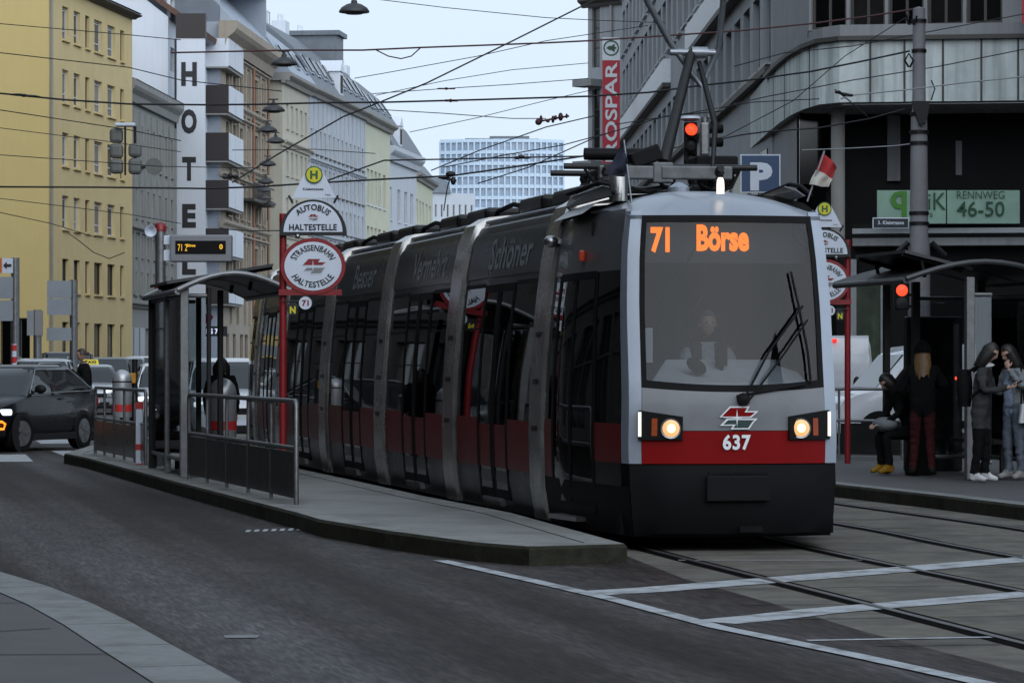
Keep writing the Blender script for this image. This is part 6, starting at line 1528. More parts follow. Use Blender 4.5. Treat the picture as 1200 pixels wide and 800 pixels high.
        mb = MB(); mb.tube([(s*hb*1.005, y0 + cow + .1, bl + .01), (s*hb*1.005, y0 + L - .4, bl + .05)], .014); mb.tube([(s*hb*1.005, y0 + cow + .15, bl + .02), (s*(ht + .02), y0 + rs + .05, H - .09), (s*(ht + .01), y0 + re - .1, H - .09), (s*hb*.99, y0 + L - .3, bl + .06)], .013)
        mb.build('chrome_strip', M_CHROME if not van else M_TRIM, t, smooth=40)
        mb = MB(); mb.bx(s*(h + .004), s*(h + .016), y0 + L*.5 + .25, y0 + L*.5 + .42, bl - .1, bl - .07); mb.build('door_handle', m, t)
        for y in (.84, L - .86):
            rr = .33 * (1.03 if H > 1.55 else 1)
            mb = MB(); mb.lathe([(0, 0), (rr + .045, 0), (rr + .045, .02), (0, .02)], 24, (s*(h - .016), y0 + y, rr + .01), 0, Ry(PI/2 * s)); mb.build('wheel_arch', M_TRIM, t)
            wobj = thing('wheel', None, None, (s*(h - .09), y0 + y, rr)); wobj.parent = t
            if amber and y < 1: wobj.rotation_euler = (0, 0, math.radians(-14))
            mb = MB(); mb.lathe([(rr*.68, -.1), (rr*.94, -.11), (rr, -.08), (rr, .08), (rr*.94, .11), (rr*.68, .105), (rr*.66, .06), (0, .06)], 28, (0,0,0), 0, Ry(PI/2 * s)); mb.build('tyre', M_TYRE, wobj, smooth=35)
            mb = MB()
            for i in range(5):
              for da in (-.13, .13):
                a = 2*PI*i/5 + da; mb.box(Vector((s*.115, math.cos(a)*rr*.36, math.sin(a)*rr*.36)), (.02, rr*.60, .028), 0, Matrix.Rotation(a, 3, 'X'))
            mb.lathe([(rr*.6, .0), (rr*.69, .0), (rr*.69, .03), (rr*.6, .03)], 24, (s*.085, 0, 0), 0, Ry(PI/2*s)); mb.build('rim', M_RIM, wobj)
        mb = MB(); mb.ell((s*(h + .07), y0 + cow + .32, bl + .10), (.12, .07, .085), 12, 8); mb.box((s*(h - .02), y0 + cow + .32, bl + .05), (.1, .04, .03)); mb.build('mirror', M_TRIM if amber or van else m, t, smooth=50)
        hz = .72 * k; R = Rz((.80 if rails and amber else .32) * s)
        mb = MB(); mb.box((s*h*(.84 if rails and amber else .69), y0 + (.27 if rails and amber else .115), hz), (.42, .12, .11), 0, R); hl = mb.build('headlight', M_HLON if lit else M_HL, t, bevel=.03)
        if amber:
            mb = MB(); cx, cz = s*h*.80, hz - .24; Y_ = lambda q: y0 + .06 + max(0, s*q - h*.62) * .62
            mb.tube([(cx + dx_, Y_(cx + dx_) - .02, cz + dz_) for dx_, dz_ in ((-.17, -.03), (-.08, .06), (.1, .07), (.15, .03), (.13, -.06), (-.1, -.07), (-.17, -.03))], .022); mb.build('indicator', M_AMB, t, smooth=50)
        mb = MB(); mb.box((s*h*.78, y0 + L - .06, bl - .16), (.24, .12, .16 if not van else .4), 0, Rz(-.25*s)); mb.build('tail_light', M_TAILON if tail else M_TAIL, t, bevel=.02)
        if rails:
            mb = MB(); mb.tube([(s*ht*.92, y0 + rs + .25, H - .06), (s*ht*.92, y0 + rs + .4, H + .02), (s*ht*.92, y0 + re - .4, H + .02), (s*ht*.92, y0 + re - .25, H - .06)], .018); mb.build('roof_rail', M_CHROME if m is not M_TRIM else M_TRIM, t, smooth=50)
    mb = MB(); mb.box((0, y0 + .02, .60*k), (W*.5, .06, .12)); mb.box((0, y0 + .01, .32), (W*.6, .06, .16)); mb.build('grille', M_TRIM, t, bevel=.01)
    mb = MB(); mb.box((0, y0 - .02, .43), (.50, .015, .10)); mb.build('number_plate', M_SIGNW, t)
    mb = MB(); mb.box((0, y0 + L + .01, .6), (.50, .015, .10)); mb.build('number_plate', M_SIGNW, t)
    if tail: mb = MB(); mb.box((0, y0 + L - .1, H - .1), (.22, .05, .045)); mb.build('brake_light', M_TAILON, t)
    if taxi:
        mb = MB(); mb.loft([[(-.27, y0 + rs + .5, H - .01), (.27, y0 + rs + .5, H - .01), (.27, y0 + rs + .72, H - .01), (-.27, y0 + rs + .72, H - .01)], [(-.24, y0 + rs + .53, H + .16), (.24, y0 + rs + .53, H + .16), (.24, y0 + rs + .68, H + .16), (-.24, y0 + rs + .68, H + .16)]]); sg = mb.build('taxi_sign', mat('taxi yellow', (.6, .5, .02), .5, emit=(.9, .75, .05), estr=.25, var=0), t)
        mb = MB(); text(mb, 'TAXI', .36, .10, flat((0, y0 + rs + .50, H + .075)), 0, .04); mb.build('taxi_lettering', M_INK, sg, fix=False)
    return t
SILV = paint('silver paint', (.42, .44, .47)); WHITE = paint('white car paint', (.62, .64, .67), 0); BLK = paint('black car paint', (.004, .0045, .006), 0, .25); GREY = paint('grey car paint', (.16, .17, .19)); DARK = paint('dark blue car paint', (.02, .022, .028))
def pos(px, Y): return (xat(px, Y), Y)
vehicle('parked_car', 'black SUV turning at the left edge with a glowing orange indicator and lit headlight', 'car', (-9.47, 57.95), -18, 4.25, 1.82, 1.6, BLK, lit=True, amber=True, rails=True)
vehicle('parked_car', 'silver SUV with roof rails just behind the black SUV, only its roof showing', 'car', pos(50, 80), 6, 4.5, 1.85, 1.76, SILV, rails=True)
vehicle('parked_van', 'dark van behind the silver SUV, beside the walking woman', 'van', pos(78, 104), 10, 4.8, 1.9, 2.02, DARK, van=True)
vehicle('parked_car', 'pale silver taxi with a yellow TAXI roof sign behind the walking woman', 'taxi', pos(106, 100), 9, 4.5, 1.84, 1.60, SILV, taxi=True, lit=True)
vehicle('parked_van', 'grey van directly behind the taxi', 'van', pos(126, 122), 10, 4.7, 1.85, 1.88, GREY, van=True)
vehicle('parked_van', 'silver van right of the grey van, over the domed bin', 'van', pos(146, 130), 10, 4.7, 1.85, 1.9, SILV, van=True)
vehicle('parked_van', 'white van at the back of the queue, roof above the white car', 'van', pos(168, 144), 10, 4.9, 1.9, 1.98, WHITE, van=True)
vehicle('parked_car', 'white car whose left mirror shows beside the shelter post', 'car', pos(197, 78), 9, 4.3, 1.80, 1.64, WHITE, lit=True, amber=True)
vehicle('parked_car', 'white SUV seen through the glass of the left shelter', 'car', pos(262, 64), 12, 4.5, 1.85, 1.74, WHITE, lit=True)
def panel_van(label, c, rz, L, W, H, m, group, brake=False):
    t = thing('parked_van', label, 'van', (c[0], c[1], 0), math.radians(rz), group); h = W / 2; y0 = -L / 2
    prof = [(.04, .34), (.0, .50), (.02, .74), (.12, .92), (.40, 1.04), (.80, 1.14), (1.42, H - .16), (1.62, H - .05), (2.0, H), (L - .25, H), (L - .08, H - .06), (L, H - .4), (L, .50), (L - .04, .34)]
    cy, cz = L / 2, .9; rings = []
    for x, f, tz in ((-h, .86, .14), (-h + .03, .95, .06), (-h + .14, 1, 0), (h - .14, 1, 0), (h - .03, .95, .06), (h, .86, .14)):
        tilt = .10 * (1 if abs(x) > h - .1 else 0)
        rings.append([(x - (math.copysign(tilt * max(0, (z - 1.1)), x)), y0 + cy + (y - cy) * (1 - (1 - f) * .12), z if z < 1.0 else z - tz * (z - 1.0) / (H - 1.0) * 1.2) for y, z in prof])
    mb = MB(); mb.loft(rings); mb.build('body', m, t, smooth=45)
    g = lambda x, y, z: (x, y0 + y, z)
    mb = MB(); mb.loft([[g(-h*.86, .86, 1.17), g(h*.86, .86, 1.17), g(h*.80, 1.38, H - .2), g(-h*.80, 1.38, H - .2)], [g(-h*.86, .83, 1.18), g(h*.86, .83, 1.18), g(h*.80, 1.35, H - .19), g(-h*.80, 1.35, H - .19)]]); mb.build('windscreen', M_CGL, t)
    for s in (-1, 1):
        X = lambda z: s * (h - .10 * max(0, z - 1.1) + .006)
        mb = MB(); q = [(1.0, 1.14), (1.95, 1.14), (1.95, H - .28), (1.48, H - .28)]; mb.loft([[g(X(z), y, z) for y, z in q], [g(X(z) - s*.02, y, z) for y, z in q]]); mb.build('side_window', M_CGL, t)
        mb = MB(); mb.tube([g(X(1.0), 2.02, .5), g(X(1.0), 2.02, 1.1), g(X(H - .2), 2.02, H - .2)], .008); mb.build('door_seam', M_TRIM, t)
        mb = MB(); mb.bx(s*(h - .01), s*(h + .014), y0 + 1.0, y0 + L - 1.0, .42, .56); mb.build('side_trim', M_TRIM, t)
        mb = MB(); mb.ell(g(s*(h + .10), 1.0, 1.24), (.08, .07, .14), 10, 8); mb.build('mirror', M_TRIM, t, smooth=50)
        for y in (.86, L - .9):
            rr = .34; mb = MB(); mb.lathe([(0, 0), (rr + .06, 0), (rr + .06, .02), (0, .02)], 24, (s*(h - .012), y0 + y, rr + .01), 0, Ry(PI/2*s)); mb.build('wheel_arch', M_TRIM, t)
            mb = MB(); mb.lathe([(.1, -.1), (rr, -.09), (rr, .09), (rr*.9, .11), (rr*.62, .105), (.0, .10)], 24, (s*(h - .09), y0 + y, rr), 0, Ry(PI/2*s)); wo = mb.build('wheel', M_TYRE, t, smooth=35)
            mb = MB(); mb.lathe([(0, .0), (rr*.6, .0), (rr*.6, .012), (0, .03)], 20, (s*(h + .018), y0 + y, rr), 0, Ry(PI/2*s)); mb.build('rim', M_RIM, wo, smooth=30)
        mb = MB(); mb.bx(s*(h - .28), s*(h - .02), y0 + .02, y0 + .16, .72, .9); mb.build('headlight', M_HL, t, bevel=.03)
        mb = MB(); mb.bx(s*(h - .14), s*(h - .02), y0 + L - .05, y0 + L + .015, .9, 1.35); mb.build('tail_light', M_TAIL, t, bevel=.02)
    mb = MB(); mb.bx(-.006, .006, y0 + L - .01, y0 + L + .008, .5, H - .25); mb.build('rear_door_seam', M_TRIM, t)
    mb = MB(); mb.bx(-.26, .26, y0 + L - .01, y0 + L + .02, .72, .83); mb.build('number_plate', M_SIGNW, t)
    if brake: mb = MB(); mb.bx(-.16, .16, y0 + L - .1, y0 + L + .02, H - .13, H - .07); mb.build('brake_light', M_TAILON, t, bevel=.01)
    return t
G_ = 'white vans behind the right platform'
panel_van('white van parked side-on behind the right shelter, its sloping windscreen to the left', pos(1100, 58), -80, 4.6, 1.85, 1.98, WHITE, G_)
panel_van('white van seen from behind with lit red brake light, right of the tram', pos(972, 68), 174, 5.0, 1.95, 2.22, WHITE, G_, True)
# ================================================================ people
def skinm(n, c): return mat(n, c, .6, var=.08, scale=12)
SKIN = skinm('skin', (.42, .26, .19)); 
def cloth(n, c, rough=.9): return mat(n, c, rough, var=.28, scale=9, bump=.6, bscale=24, spec=.12)
def head_geo(mb, c, yaw, pitch, s=1.0, mi=0, neck=None):
    """a head with brow, nose, lips, chin, eye hollows and ears; looks along -y before turning"""
    R = Matrix.Rotation(yaw, 3, 'Z') @ Matrix.Rotation(pitch, 3, 'X')
    n, m = 28, 24; V = []
    for j in range(m + 1):
        th = PI * j / m; z = math.cos(th)
        for i in range(n):
            a = 2 * PI * i / n; x = math.sin(th) * math.sin(a); y = -math.sin(th) * math.cos(a)
            X, Y, Z = x * .074, y * .094, z * .115
            if z < 0: X *= 1 - .28 * (-z) ** 1.3; Y *= 1 - .10 * (-z) if y < 0 else 1 - .35 * (-z)
            if y < 0:
                f = -y
                g = lambda cx, cz, r: math.exp(-(((X - cx) / r) ** 2 + ((Z - cz) / r) ** 2))
                Y -= f * (.020 * math.exp(-((X / .012) ** 2)) * math.exp(-(((Z + .018) / .022) ** 2)) )       # nose
                Y -= f * .006 * math.exp(-((X / .020) ** 2)) * math.exp(-(((Z + .058) / .010) ** 2))           # lips
                Y -= f * .008 * math.exp(-((X / .022) ** 2)) * math.exp(-(((Z + .092) / .016) ** 2))           # chin
                Y += f * .010 * (g(.031, .008, .013) + g(-.031, .008, .013))                                   # eye hollows
                Y -= f * .004 * math.exp(-((Z - .026) / .010) ** 2)                                           # brow
            V.append(Vector((X, Y, Z)))
    Fc = []
    for j in range(m):
        for i in range(n): Fc.append((j*n + i, j*n + (i+1) % n, (j+1)*n + (i+1) % n, (j+1)*n + i))
    tr = lambda p: Vector(c) + R @ (p * s)
    mb.raw([tr(v) for v in V], Fc, mi)
    for sx in (-1, 1):
        b = MB(); b.ell((sx*.077, .008, -.004), (.010, .019, .030), 8, 6); mb.raw([tr(v) for v in b.v], b.f, mi)
    return tr
def eyes(tr, parent):
    for sx in (-1, 1):
        mb = MB(); mb.ell(tr(Vector((sx*.031, -.078, .008))), (.010, .010, .007), 8, 6); mb.build('eye', mat('eye dark', (.03, .02, .015), .2, var=0), parent, smooth=60)
def person(label, loc, rz, J, mats, rule, head, hands=(), hair=None, extra=None, rad=None, cat='person', group=None, face=True):
    """J: joint name -> (x,y,z) in local metres, facing -y. One continuous skin over the skeleton; rule(name-of-bone) gives the material index"""
    t = thing('person', label, cat, loc, rz, group)
    R = dict(pelvis=(.15, .115), waist=(.125, .10), chest=(.155, .115), neck=(.055, .055), head=(.055, .06), shl=(.075, .075), shr=(.075, .075), ell=(.05, .05), elr=(.05, .05), wrl=(.034, .034), wrr=(.034, .034),
             hpl=(.10, .10), hpr=(.10, .10), knl=(.066, .066), knr=(.066, .066), anl=(.046, .05), anr=(.046, .05), tol=(.042, .032), tor=(.042, .032), hel=(.042, .04), her=(.042, .04))
    if rad: R.update(rad)
    E = [('pelvis', 'waist'), ('waist', 'chest'), ('chest', 'neck'), ('neck', 'head')]
    for s in 'lr': E += [('chest', 'sh' + s), ('sh' + s, 'el' + s), ('el' + s, 'wr' + s), ('pelvis', 'hp' + s), ('hp' + s, 'kn' + s), ('kn' + s, 'an' + s), ('an' + s, 'to' + s), ('an' + s, 'he' + s)]
    E = [e for e in E if e[0] in J and e[1] in J]
    names = list(J); me = bpy.data.meshes.new('body'); me.from_pydata([J[n] for n in names], [(names.index(a), names.index(b_)) for a, b_ in E], [])
    ob = bpy.data.objects.new('body', me); COL.objects.link(ob)
    sk = ob.modifiers.new('skin', 'SKIN'); sk.use_smooth_shade = True
    for i, n in enumerate(names):
        d = me.skin_vertices[0].data[i]; d.radius = R[n]; d.use_root = (n == 'pelvis')
    ss = ob.modifiers.new('smooth', 'SUBSURF'); ss.levels = 3; ss.render_levels = 3
    dg = bpy.context.evaluated_depsgraph_get(); dg.update()
    m2 = bpy.data.meshes.new_from_object(ob.evaluated_get(dg))
    V = [v.co.copy() for v in m2.vertices]; Fs = [tuple(p.vertices) for p in m2.polygons]
    NO = [v.normal.copy() for v in m2.vertices]
    bpy.data.objects.remove(ob); bpy.data.meshes.remove(me); bpy.data.meshes.remove(m2)
    from mathutils import noise as mn
    for i, v in enumerate(V):      # folds in the cloth: creases run across the limbs, bunch at knees, elbows and hems
        if v.z < J['neck'][2] and v.z > .1:
            q = Vector((v.x * 7 + label.__len__(), v.y * 7, v.z * 17)); V[i] = v + NO[i] * (.011 * mn.noise(q) + .006 * mn.noise(q * 2.3))
    mb = MB(); 
    def seg_d(p, a, b_):
        ab = b_ - a; u = max(0, min(1, (p - a).dot(ab) / max(ab.length_squared, 1e-9))); return (p - a - ab*u).length, u
    b0 = mb._add(V)
    for f in Fs:
        c = sum((V[i] for i in f), Vector()) / len(f); best = None
        for a, b_ in E:
            d, u = seg_d(c, Vector(J[a]), Vector(J[b_]))
            d /= (R[a][0] * (1 - u) + R[b_][0] * u)
            if best is None or d < best[0]: best = (d, a, b_, u)
        mb.f.append(tuple(b0 + i for i in f)); mb.m.append(rule(best[1], best[2], best[3], c))
    tr = head_geo(mb, head[0], head[1], head[2], head[3] if len(head) > 3 else 1.0, 0)
    # hands: palm, four bent fingers of unequal length and a thumb from its side
    for (w_, dirv, palm, curl, sd) in hands:
        w_, d, n = Vector(w_), Vector(dirv).normalized(), Vector(palm); n = (n - d * n.dot(d)).normalized(); s_ = d.cross(n) * sd
        mb.ell(w_ + d*.045, (.036, .014, .05), 10, 8, 0, Matrix((s_, n, d)).transposed())
        for i, (ln, o) in enumerate(((.066, -.027), (.076, -.009), (.072, .009), (.056, .026))):
            p = w_ + d*.075 + s_*o; q = p + (d*math.cos(curl*.5) + n*math.sin(curl*.5))*ln*.5; r = q + (d*math.cos(curl*1.4) + n*math.sin(curl*1.4))*ln*.5
            mb.tube([p - d*.02, p, q, r], [.009, .0095, .0085, .006], 7)
        p = w_ + d*.02 - s_*.03; mb.tube([p, p + (d*.6 - s_*.6 + n*.3).normalized()*.032, p + (d*.9 - s_*.35 + n*.6).normalized()*.06], [.012, .0105, .007], 7)
    mb.build('body', mats, t, smooth=75)
    if face: eyes(tr, t)
    if hair: hair(t, tr)
    if extra: extra(t, tr)
    return t
def hair_cap(m, length=.0, width=1.0, back=.0, fringe=True, cap=None):
    def fn(t, tr):
        mb = MB()
        # skull cap: open at the face, falling to `length` below the chin behind
        n, rows = 26, 12
        def pt(i, j):
            a = -PI*.5 + 2*PI*i      # 0 = front
            ang = 2*PI*i
            x, y = math.sin(ang), -math.cos(ang)
            front = max(0, -y)
            top = j / 1.0
            th = top * (PI * .5) * (1.0 if front < .55 else .62)
            X, Y, Z = math.sin(th)*x*.086*width, math.sin(th)*y*.106 + .006, math.cos(th)*.128
            return Vector((X, Y, Z))
        rings = [[tr(pt(i / n, j / rows)) for i in range(n)] for j in range(rows + 1)]
        mb.loft(rings, 0, True, False)
        if length > 0:
            L2 = []
            for j in range(9):
                f = j / 8; z = .03 - f*(length + .10)*1.0; ww = .088*width*(1 + .28*math.sin(f*PI*.8) - .12*f); dd = .104*(1 - .25*f)
                ring_ = []
                for i in range(18):
                    a = math.radians(-62 + 304*i/17) ; ring_.append(tr(Vector((-math.cos(a)*ww*(1 + .03*math.sin(i*2.3 + j)), math.sin(a)*dd + .010 + back*f + .006*math.sin(i*3.1 + j*.4), z - f*f*.035*(math.sin(i*2.7) + math.sin(i*5.1)*.6)))))
                L2.append(ring_)
            mb.loft(L2, 0, False, False)
        o = mb.build('hair', m, t, smooth=70); md = o.modifiers.new('thickness', 'SOLIDIFY'); md.thickness = .012
        if cap:
            mb = MB(); rings = [[tr(Vector((pt(i / n, j / rows).x * 1.3, pt(i / n, j / rows).y * 1.22 + .006, pt(i / n, j / rows).z * 1.12 + .004 - .03 * j / rows))) for i in range(n)] for j in range(rows + 1)]
            mb.loft(rings, 0, True, True); mb.build('beanie', cap, t, smooth=70)
    return fn
HB = mat('dark hair', (.010, .008, .007), .5, var=.3, scale=30); HBR = mat('brown hair', (.035, .016, .010), .5, var=.3, scale=30); HBL = mat('blonde hair', (.20, .115, .045), .5, var=.6, scale=40, streak=.85, dirt=(.045, .022, .008))
BLKC = cloth('black cloth', (.006, .006, .0065)); DKR = cloth('dark red trousers', (.050, .012, .013)); GRYC = cloth('grey coat', (.038, .039, .040)); JEAN = cloth('grey blue jeans', (.11, .125, .155)); LBL = cloth('pale blue top', (.28, .34, .45)); LDEN = cloth('light grey jacket', (.17, .18, .19))  # coat, jeans and jacket colours darkened to include the shelter roof's shade
SHW = cloth('white trainers', (.55, .55, .56), .6); SHG = cloth('grey trainers', (.26, .255, .25), .7); SHY = cloth('yellow shoes', (.26, .14, .015), .7); SHB = cloth('dark shoes', (.02, .018, .016), .6); YELC = cloth('yellow collar', (.45, .38, .03))
def stand(h=1.65, arms='down', lean_=0.0, feet=.10, step=0.0, neckf=0.0):
    k = h / 1.70
    J = dict(pelvis=(0, .01, .95*k), waist=(0, 0 - lean_*.2, 1.10*k), chest=(0, .0 - lean_*.6, 1.31*k), neck=(0, .01 - lean_ - neckf*.3, 1.46*k), head=(0, -.0 - lean_ - neckf, 1.53*k))
    for s, sg in (('l', 1), ('r', -1)):
        J['sh' + s] = (sg*.165*k, .01 - lean_*.8, 1.385*k); J['hp' + s] = (sg*.085*k, .01, .90*k)
        J['kn' + s] = (sg*(.085 + feet*.1)*k, -.01 - sg*step*.5, .49*k); J['an' + s] = (sg*feet*k, .03 - sg*step, .085*k); J['to' + s] = (sg*(feet + .02)*k, -.14 - sg*step, .035); J['he' + s] = (sg*feet*k, .075 - sg*step, .04)
        J['el' + s] = (sg*.225*k, .03, 1.11*k); J['wr' + s] = (sg*.235*k, -.03, .86*k)
    return J
def dress(top, legs, shoes, sleeve_end=.9, coat=None):
    """material indices: 0 skin"""
    def rule(a, b_, u, c):
        if b_[:2] in ('to', 'he'): return shoes
        if b_[:2] == 'an': return shoes if u > .93 else legs
        if b_[:2] in ('kn',): return (coat[0] if coat and c.z > coat[1] else legs)
        if b_[:2] == 'hp' or (a == 'pelvis' and b_ != 'waist'): return coat[0] if coat else legs
        if b_ == 'head': return 0
        if b_ == 'neck' and u > .8: return 0
        if b_[:2] == 'wr' and u > sleeve_end: return 0
        return top
    return rule
def gp(px, py): p = gr(px, py, PH); return p

# --- teenage girl with the grey coat, left of the pair on the right
def bag_extra(t, tr):
    mb = MB(); mb.loft([[(-.14*k_, .13, .98 + .42*(j/6)) if False else (math.cos(a)*.15*(.8 + .2*math.sin(PI*j/6)), .21 + math.sin(a)*.095*(.75 + .25*math.sin(PI*j/6)), .93 + .46*j/6) for a in [2*PI*i/14 for i in range(14)]] for j in range(7) for k_ in (1,)]); bo_ = mb.build('backpack', BLKC, t, smooth=60)
    mb = MB(); mb.ell((-.06, .305, 1.28), (.022, .012, .022)); mb.build('clip_light', mat('clip light lit', (.4, .02, .02), .4, emit=(1, .06, .03), estr=1.5, var=0), bo_, smooth=60)
    mb = MB(); mb.poly([(-.03, .312, 1.10), (.04, .312, 1.15), (.02, .312, 1.09), (.06, .312, 1.06), (-.02, .312, 1.0), (0, .312, 1.05)]); mb.build('bag_mark', M_SIGNW, bo_, fix=False)
    for s in (-1, 1):
        mb = MB(); mb.tube([(s*.10, .13, 1.36), (s*.12, .02, 1.44), (s*.12, -.10, 1.36), (s*.12, -.10, 1.2), (s*.14, .10, 1.05)], .02); mb.build('strap', BLKC, bo_, smooth=60)
J = stand(1.64, lean_=.06, feet=.085, step=.05, neckf=.05)
J.update(ell=(.21, -.10, 1.13), wrl=(.09, -.33, 1.17), elr=(-.21, -.08, 1.12), wrr=(-.06, -.34, 1.16))
g1 = gp(1150, 565)
rzA = math.radians(68)      # facing right in the picture
person('girl in a grey coat with black backpack and white trainers, looking down at a phone', (g1.x, g1.y, PH), rzA, J, [SKIN, GRYC, BLKC, SHW], dress(1, 2, 3, .96, (1, .66)), ((.0, -.115, 1.60), 0, .55), 
       hands=(((.09, -.33, 1.17), (-.5, -.8, .15), (0, 0, 1), .9, 1), ((-.06, -.34, 1.16), (.5, -.8, .2), (0, 0, 1), .9, -1)), hair=hair_cap(HB, .16, 1.04, .01), extra=bag_extra, rad=dict(pelvis=(.165, .13), waist=(.14, .12), hpl=(.11, .11), hpr=(.11, .11), knl=(.07, .07), knr=(.07, .07)), group='two girls sharing a phone')
# phone, held by the first girl
tphone = thing('phone', 'dark phone held between the two girls at the right', 'phone', (g1.x, g1.y, PH), rzA)
mb = MB(); mb.box((.015, -.44, 1.215), (.075, .15, .009), 0, Rx(-.5)); mb.build('phone_case', M_BLACK, tphone, bevel=.004)
mb = MB(); mb.box((.015, -.437, 1.221), (.066, .135, .002), 0, Rx(-.5)); mb.build('phone_screen', M_CGL, tphone)
# --- second girl, jeans and open jacket, facing left
J = stand(1.63, lean_=.03, feet=.09, step=-.03, neckf=.05)
J.update(ell=(.24, -.06, 1.16), wrl=(.09, -.17, 1.40), elr=(-.20, -.04, 1.10), wrr=(-.05, -.28, 1.12))
g2 = gp(1188, 562)
def rule2(a, b_, u, c):
    r = dress(4, 2, 3, .93)(a, b_, u, c)
    if r == 4: return 1 if (abs(c.x) < .075 and c.y < .0 and b_ in ('waist', 'chest', 'neck')) else 4
    return r
def bag2(t, tr):
    mb = MB(); mb.loft([[(.25 + .05*math.cos(a), -.02 + .12*math.sin(a)*(1 - .25*j/4), .72 + .24*j/4) for a in [2*PI*i/12 for i in range(12)]] for j in range(5)]); o = mb.build('handbag', M_BINS, t, smooth=60)
    mb = MB(); mb.tube([(.25, -.10, .95), (.22, -.06, 1.2), (.16, -.02, 1.45), (.05, .08, 1.45), (-.05, .12, 1.35)], .012); mb.tube([(-.05, .12, 1.35), (.12, .12, 1.1), (.25, .06, .95)], .012); mb.build('bag_strap', BLKC, o, smooth=60)
person('girl in grey-blue jeans and open light jacket, hand to her face, facing the phone', (g2.x, g2.y, PH), math.radians(-58), J, [SKIN, LBL, JEAN, SHG, LDEN], rule2, ((.0, -.085, 1.585), -.1, .45),
       hands=(((.09, -.17, 1.40), (-.45, .1, .9), (-.3, 1, 0), .8, 1), ((-.05, -.28, 1.12), (.3, -.9, .2), (0, 0, 1), .8, -1)), hair=hair_cap(HB, .27, 1.12, .015), extra=bag2, rad=dict(waist=(.115, .095), pelvis=(.14, .11)), group='two girls sharing a phone')
# --- woman seen from behind, blonde hair under a dark beanie
J = stand(1.66, feet=.13, step=.07, lean_=.02)
J.update(ell=(.31, -.02, 1.10), wrl=(.17, -.22, 1.04), elr=(-.29, -.06, 1.16), wrr=(-.10, -.26, 1.20))
g3 = gp(1083, 558)
person('woman with long blonde hair, dark beanie, black jacket and dark red trousers from behind', (g3.x, g3.y + .15, PH), math.radians(172), J, [SKIN, BLKC, DKR, SHB], dress(1, 2, 3, .97, (1, .84)), ((.0, -.02, 1.62), 0, .1),
       hands=(((.17, -.22, 1.04), (-.6, -.7, 0), (0, 0, 1), .8, 1), ((-.10, -.26, 1.20), (.6, -.7, 0), (0, 0, 1), .8, -1)), hair=hair_cap(HBL, .27, 1.05, .045, cap=BLKC), rad=dict(pelvis=(.19, .15), waist=(.18, .14), chest=(.21, .15), shl=(.10, .10), shr=(.10, .10), ell=(.075, .075), elr=(.075, .075)))
# --- seated figure bent forward, yellow shoes
g4 = gp(1056, 556)
J = dict(pelvis=(0, .16, .56), waist=(0, .13, .72), chest=(0, .0, .96), neck=(0, -.09, 1.12), head=(0, -.14, 1.17))
for s, sg in (('l', 1), ('r', -1)):
    J['sh' + s] = (sg*.16, -.03, 1.04); J['el' + s] = (sg*.20, -.12, .80); J['wr' + s] = (sg*.09, -.30, .66); J['hp' + s] = (sg*.09, .12, .54); J['kn' + s] = (sg*.12, -.27, .53); J['an' + s] = (sg*.11, -.20, .10); J['to' + s] = (sg*.13, -.37, .035); J['he' + s] = (sg*.11, -.15, .04)
def rule4(a, b_, u, c):
    r = dress(1, 1, 2, .95)(a, b_, u, c); return r
def lap(t, tr):
    mb = MB(); mb.ell((.0, -.22, .66), (.22, .16, .10), 18, 10); mb.build('jacket_on_lap', LDEN, t, smooth=70)
person('dark-haired figure in black sitting bent forward, yellow shoes, pale jacket on lap', (g4.x, g4.y + .1, PH), math.radians(-72), J, [SKIN, BLKC, SHY], rule4, ((.0, -.19, 1.22), 0, .75), hands=(((.09, -.30, .66), (-.4, -.8, -.1), (0, 0, -1), .7, 1), ((-.09, -.30, .66), (.4, -.8, -.1), (0, 0, -1), .7, -1)), hair=hair_cap(HB, .10, 1.08, .0), extra=lap, rad=dict(chest=(.18, .14)))
# bag standing between them
t = thing('shoulder_bag', 'black slouchy bag standing by the blonde woman and the seated figure', 'bag', (g4.x + .22, g4.y - .05, PH), .3)
mb = MB(); mb.loft([[(.19*math.cos(a)*(1 - .35*(j/6)**2), .11*math.sin(a)*(1 - .3*j/6), .50*j/6) for a in [2*PI*i/16 for i in range(16)]] for j in range(7)]); mb.build('bag_body', BLKC, t, smooth=60)
mb = MB(); mb.tube([(-.1, 0, .48), (-.07, 0, .66), (.0, 0, .74), (.07, 0, .66), (.1, 0, .48)], .014); mb.build('bag_strap', M_TDARK, t, smooth=60)
# --- woman waiting in the left shelter, from behind
J = stand(1.50, feet=.10); Yp = 42.6
person('person in black jacket with yellow collar seen from behind, behind the silver bin', (xat(259.5, Yp), Yp, PH), math.radians(175), J, [SKIN, BLKC, BLKC, SHB, YELC], lambda a, b_, u, c: 4 if (b_ == 'neck' and u > .55) else dress(1, 2, 3)(a, b_, u, c), ((.0, -.01, 1.425), 0, .1), hands=(((.205, -.03, .76), (0, -.1, -1), (-1, 0, 0), .5, 1), ((-.205, -.03, .76), (0, -.1, -1), (1, 0, 0), .5, -1)),
       hair=hair_cap(HB, .06, 1.05), rad=dict(chest=(.20, .14), waist=(.17, .13), shl=(.10, .10), shr=(.10, .10), ell=(.075, .075), elr=(.075, .075)))
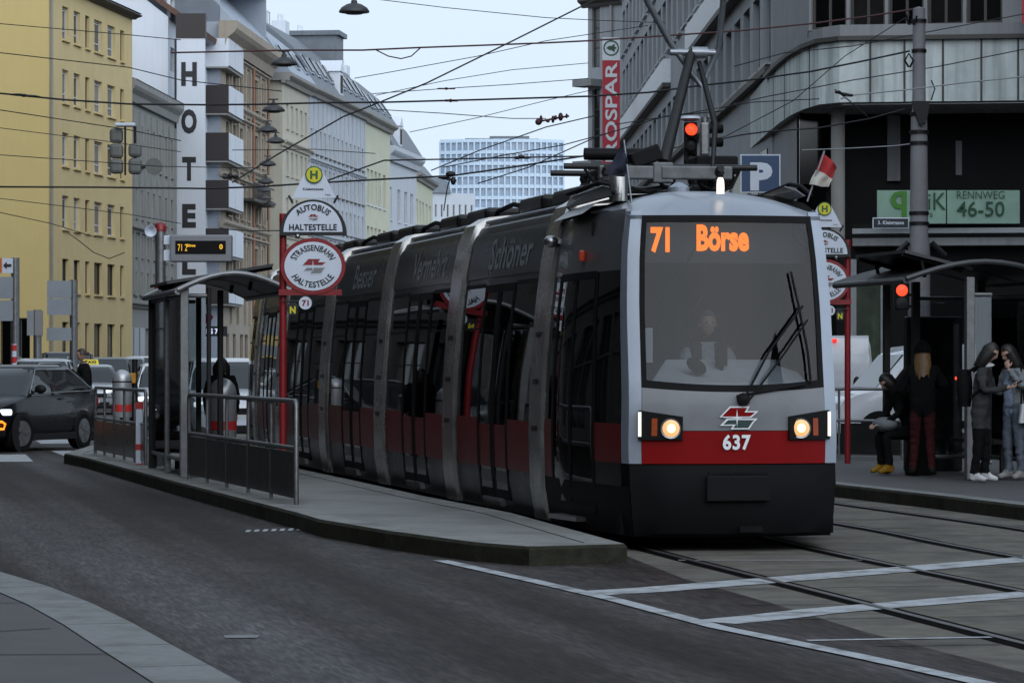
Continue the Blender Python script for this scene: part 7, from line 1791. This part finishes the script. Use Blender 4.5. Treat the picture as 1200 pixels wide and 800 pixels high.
# --- woman crossing among the cars on the left
J = stand(1.80, feet=.07, step=.16); Yp = 61.5
person('woman in a black hoodie with tied-back brown hair walking left between the cars', (xat(98, Yp), Yp, .06), math.radians(-78), J, [SKIN, BLKC, BLKC, SHB], dress(1, 2, 3), ((.0, -.04, 1.735), 0, .05, 1.05), hands=(((.249, -.03, .91), (0, -.2, -1), (-1, 0, 0), .6, 1), ((-.249, -.03, .91), (0, -.2, -1), (1, 0, 0), .6, -1)),
       hair=hair_cap(HBR, .0, 1.03), extra=lambda t, tr: MB().ell(tr(Vector((0, .115, .02))), (.035, .045, .035)).build('hair_bun', HBR, t, smooth=60), rad=dict(chest=(.20, .19), waist=(.18, .19), pelvis=(.17, .17), neck=(.08, .08), shl=(.11, .11), shr=(.11, .11), ell=(.08, .08), elr=(.08, .08)))
# --- tram driver behind the windscreen
dp = fa + ft * 1.02 + fr * (-.02)
J = dict(pelvis=(0, .12, 1.02), waist=(0, .12, 1.2), chest=(0, .10, 1.42), neck=(0, .08, 1.60), head=(0, .07, 1.66))
for s, sg in (('l', 1), ('r', -1)):
    J['sh' + s] = (sg*.18, .10, 1.52); J['el' + s] = (sg*.24, -.06, 1.28); J['wr' + s] = (sg*.14, -.28, 1.30); J['hp' + s] = (sg*.1, .1, 1.0); J['kn' + s] = (sg*.12, -.30, 1.0); J['an' + s] = (sg*.12, -.32, .55); J['to' + s] = (sg*.13, -.46, .46)
DSH = cloth('driver pale shirt', (.34, .36, .39)); DVEST = cloth('driver dark vest', (.03, .03, .035))
person('tram driver in a pale shirt and dark vest seated behind the windscreen', (dp.x, dp.y, .22), math.atan2(-ft.x, ft.y), J, [SKIN, DVEST, BLKC, SHB, DSH], lambda a, b_, u, c: 4 if ((abs(c.x) < .06 and c.z > 1.25 and c.y < .1) or b_[:2] in ('el', 'wr')) and b_ != 'head' and not (b_[:2] == 'wr' and u > .9) else dress(1, 2, 3, .9)(a, b_, u, c),
       ((.0, .045, 1.76), 0, .05), hands=(((.14, -.28, 1.30), (-.3, -.9, .1), (0, 0, -1), .6, 1), ((-.14, -.28, 1.30), (.3, -.9, .1), (0, 0, -1), .6, -1)), hair=hair_cap(mat('grey hair', (.12, .115, .11), .6), .0, 1.0))
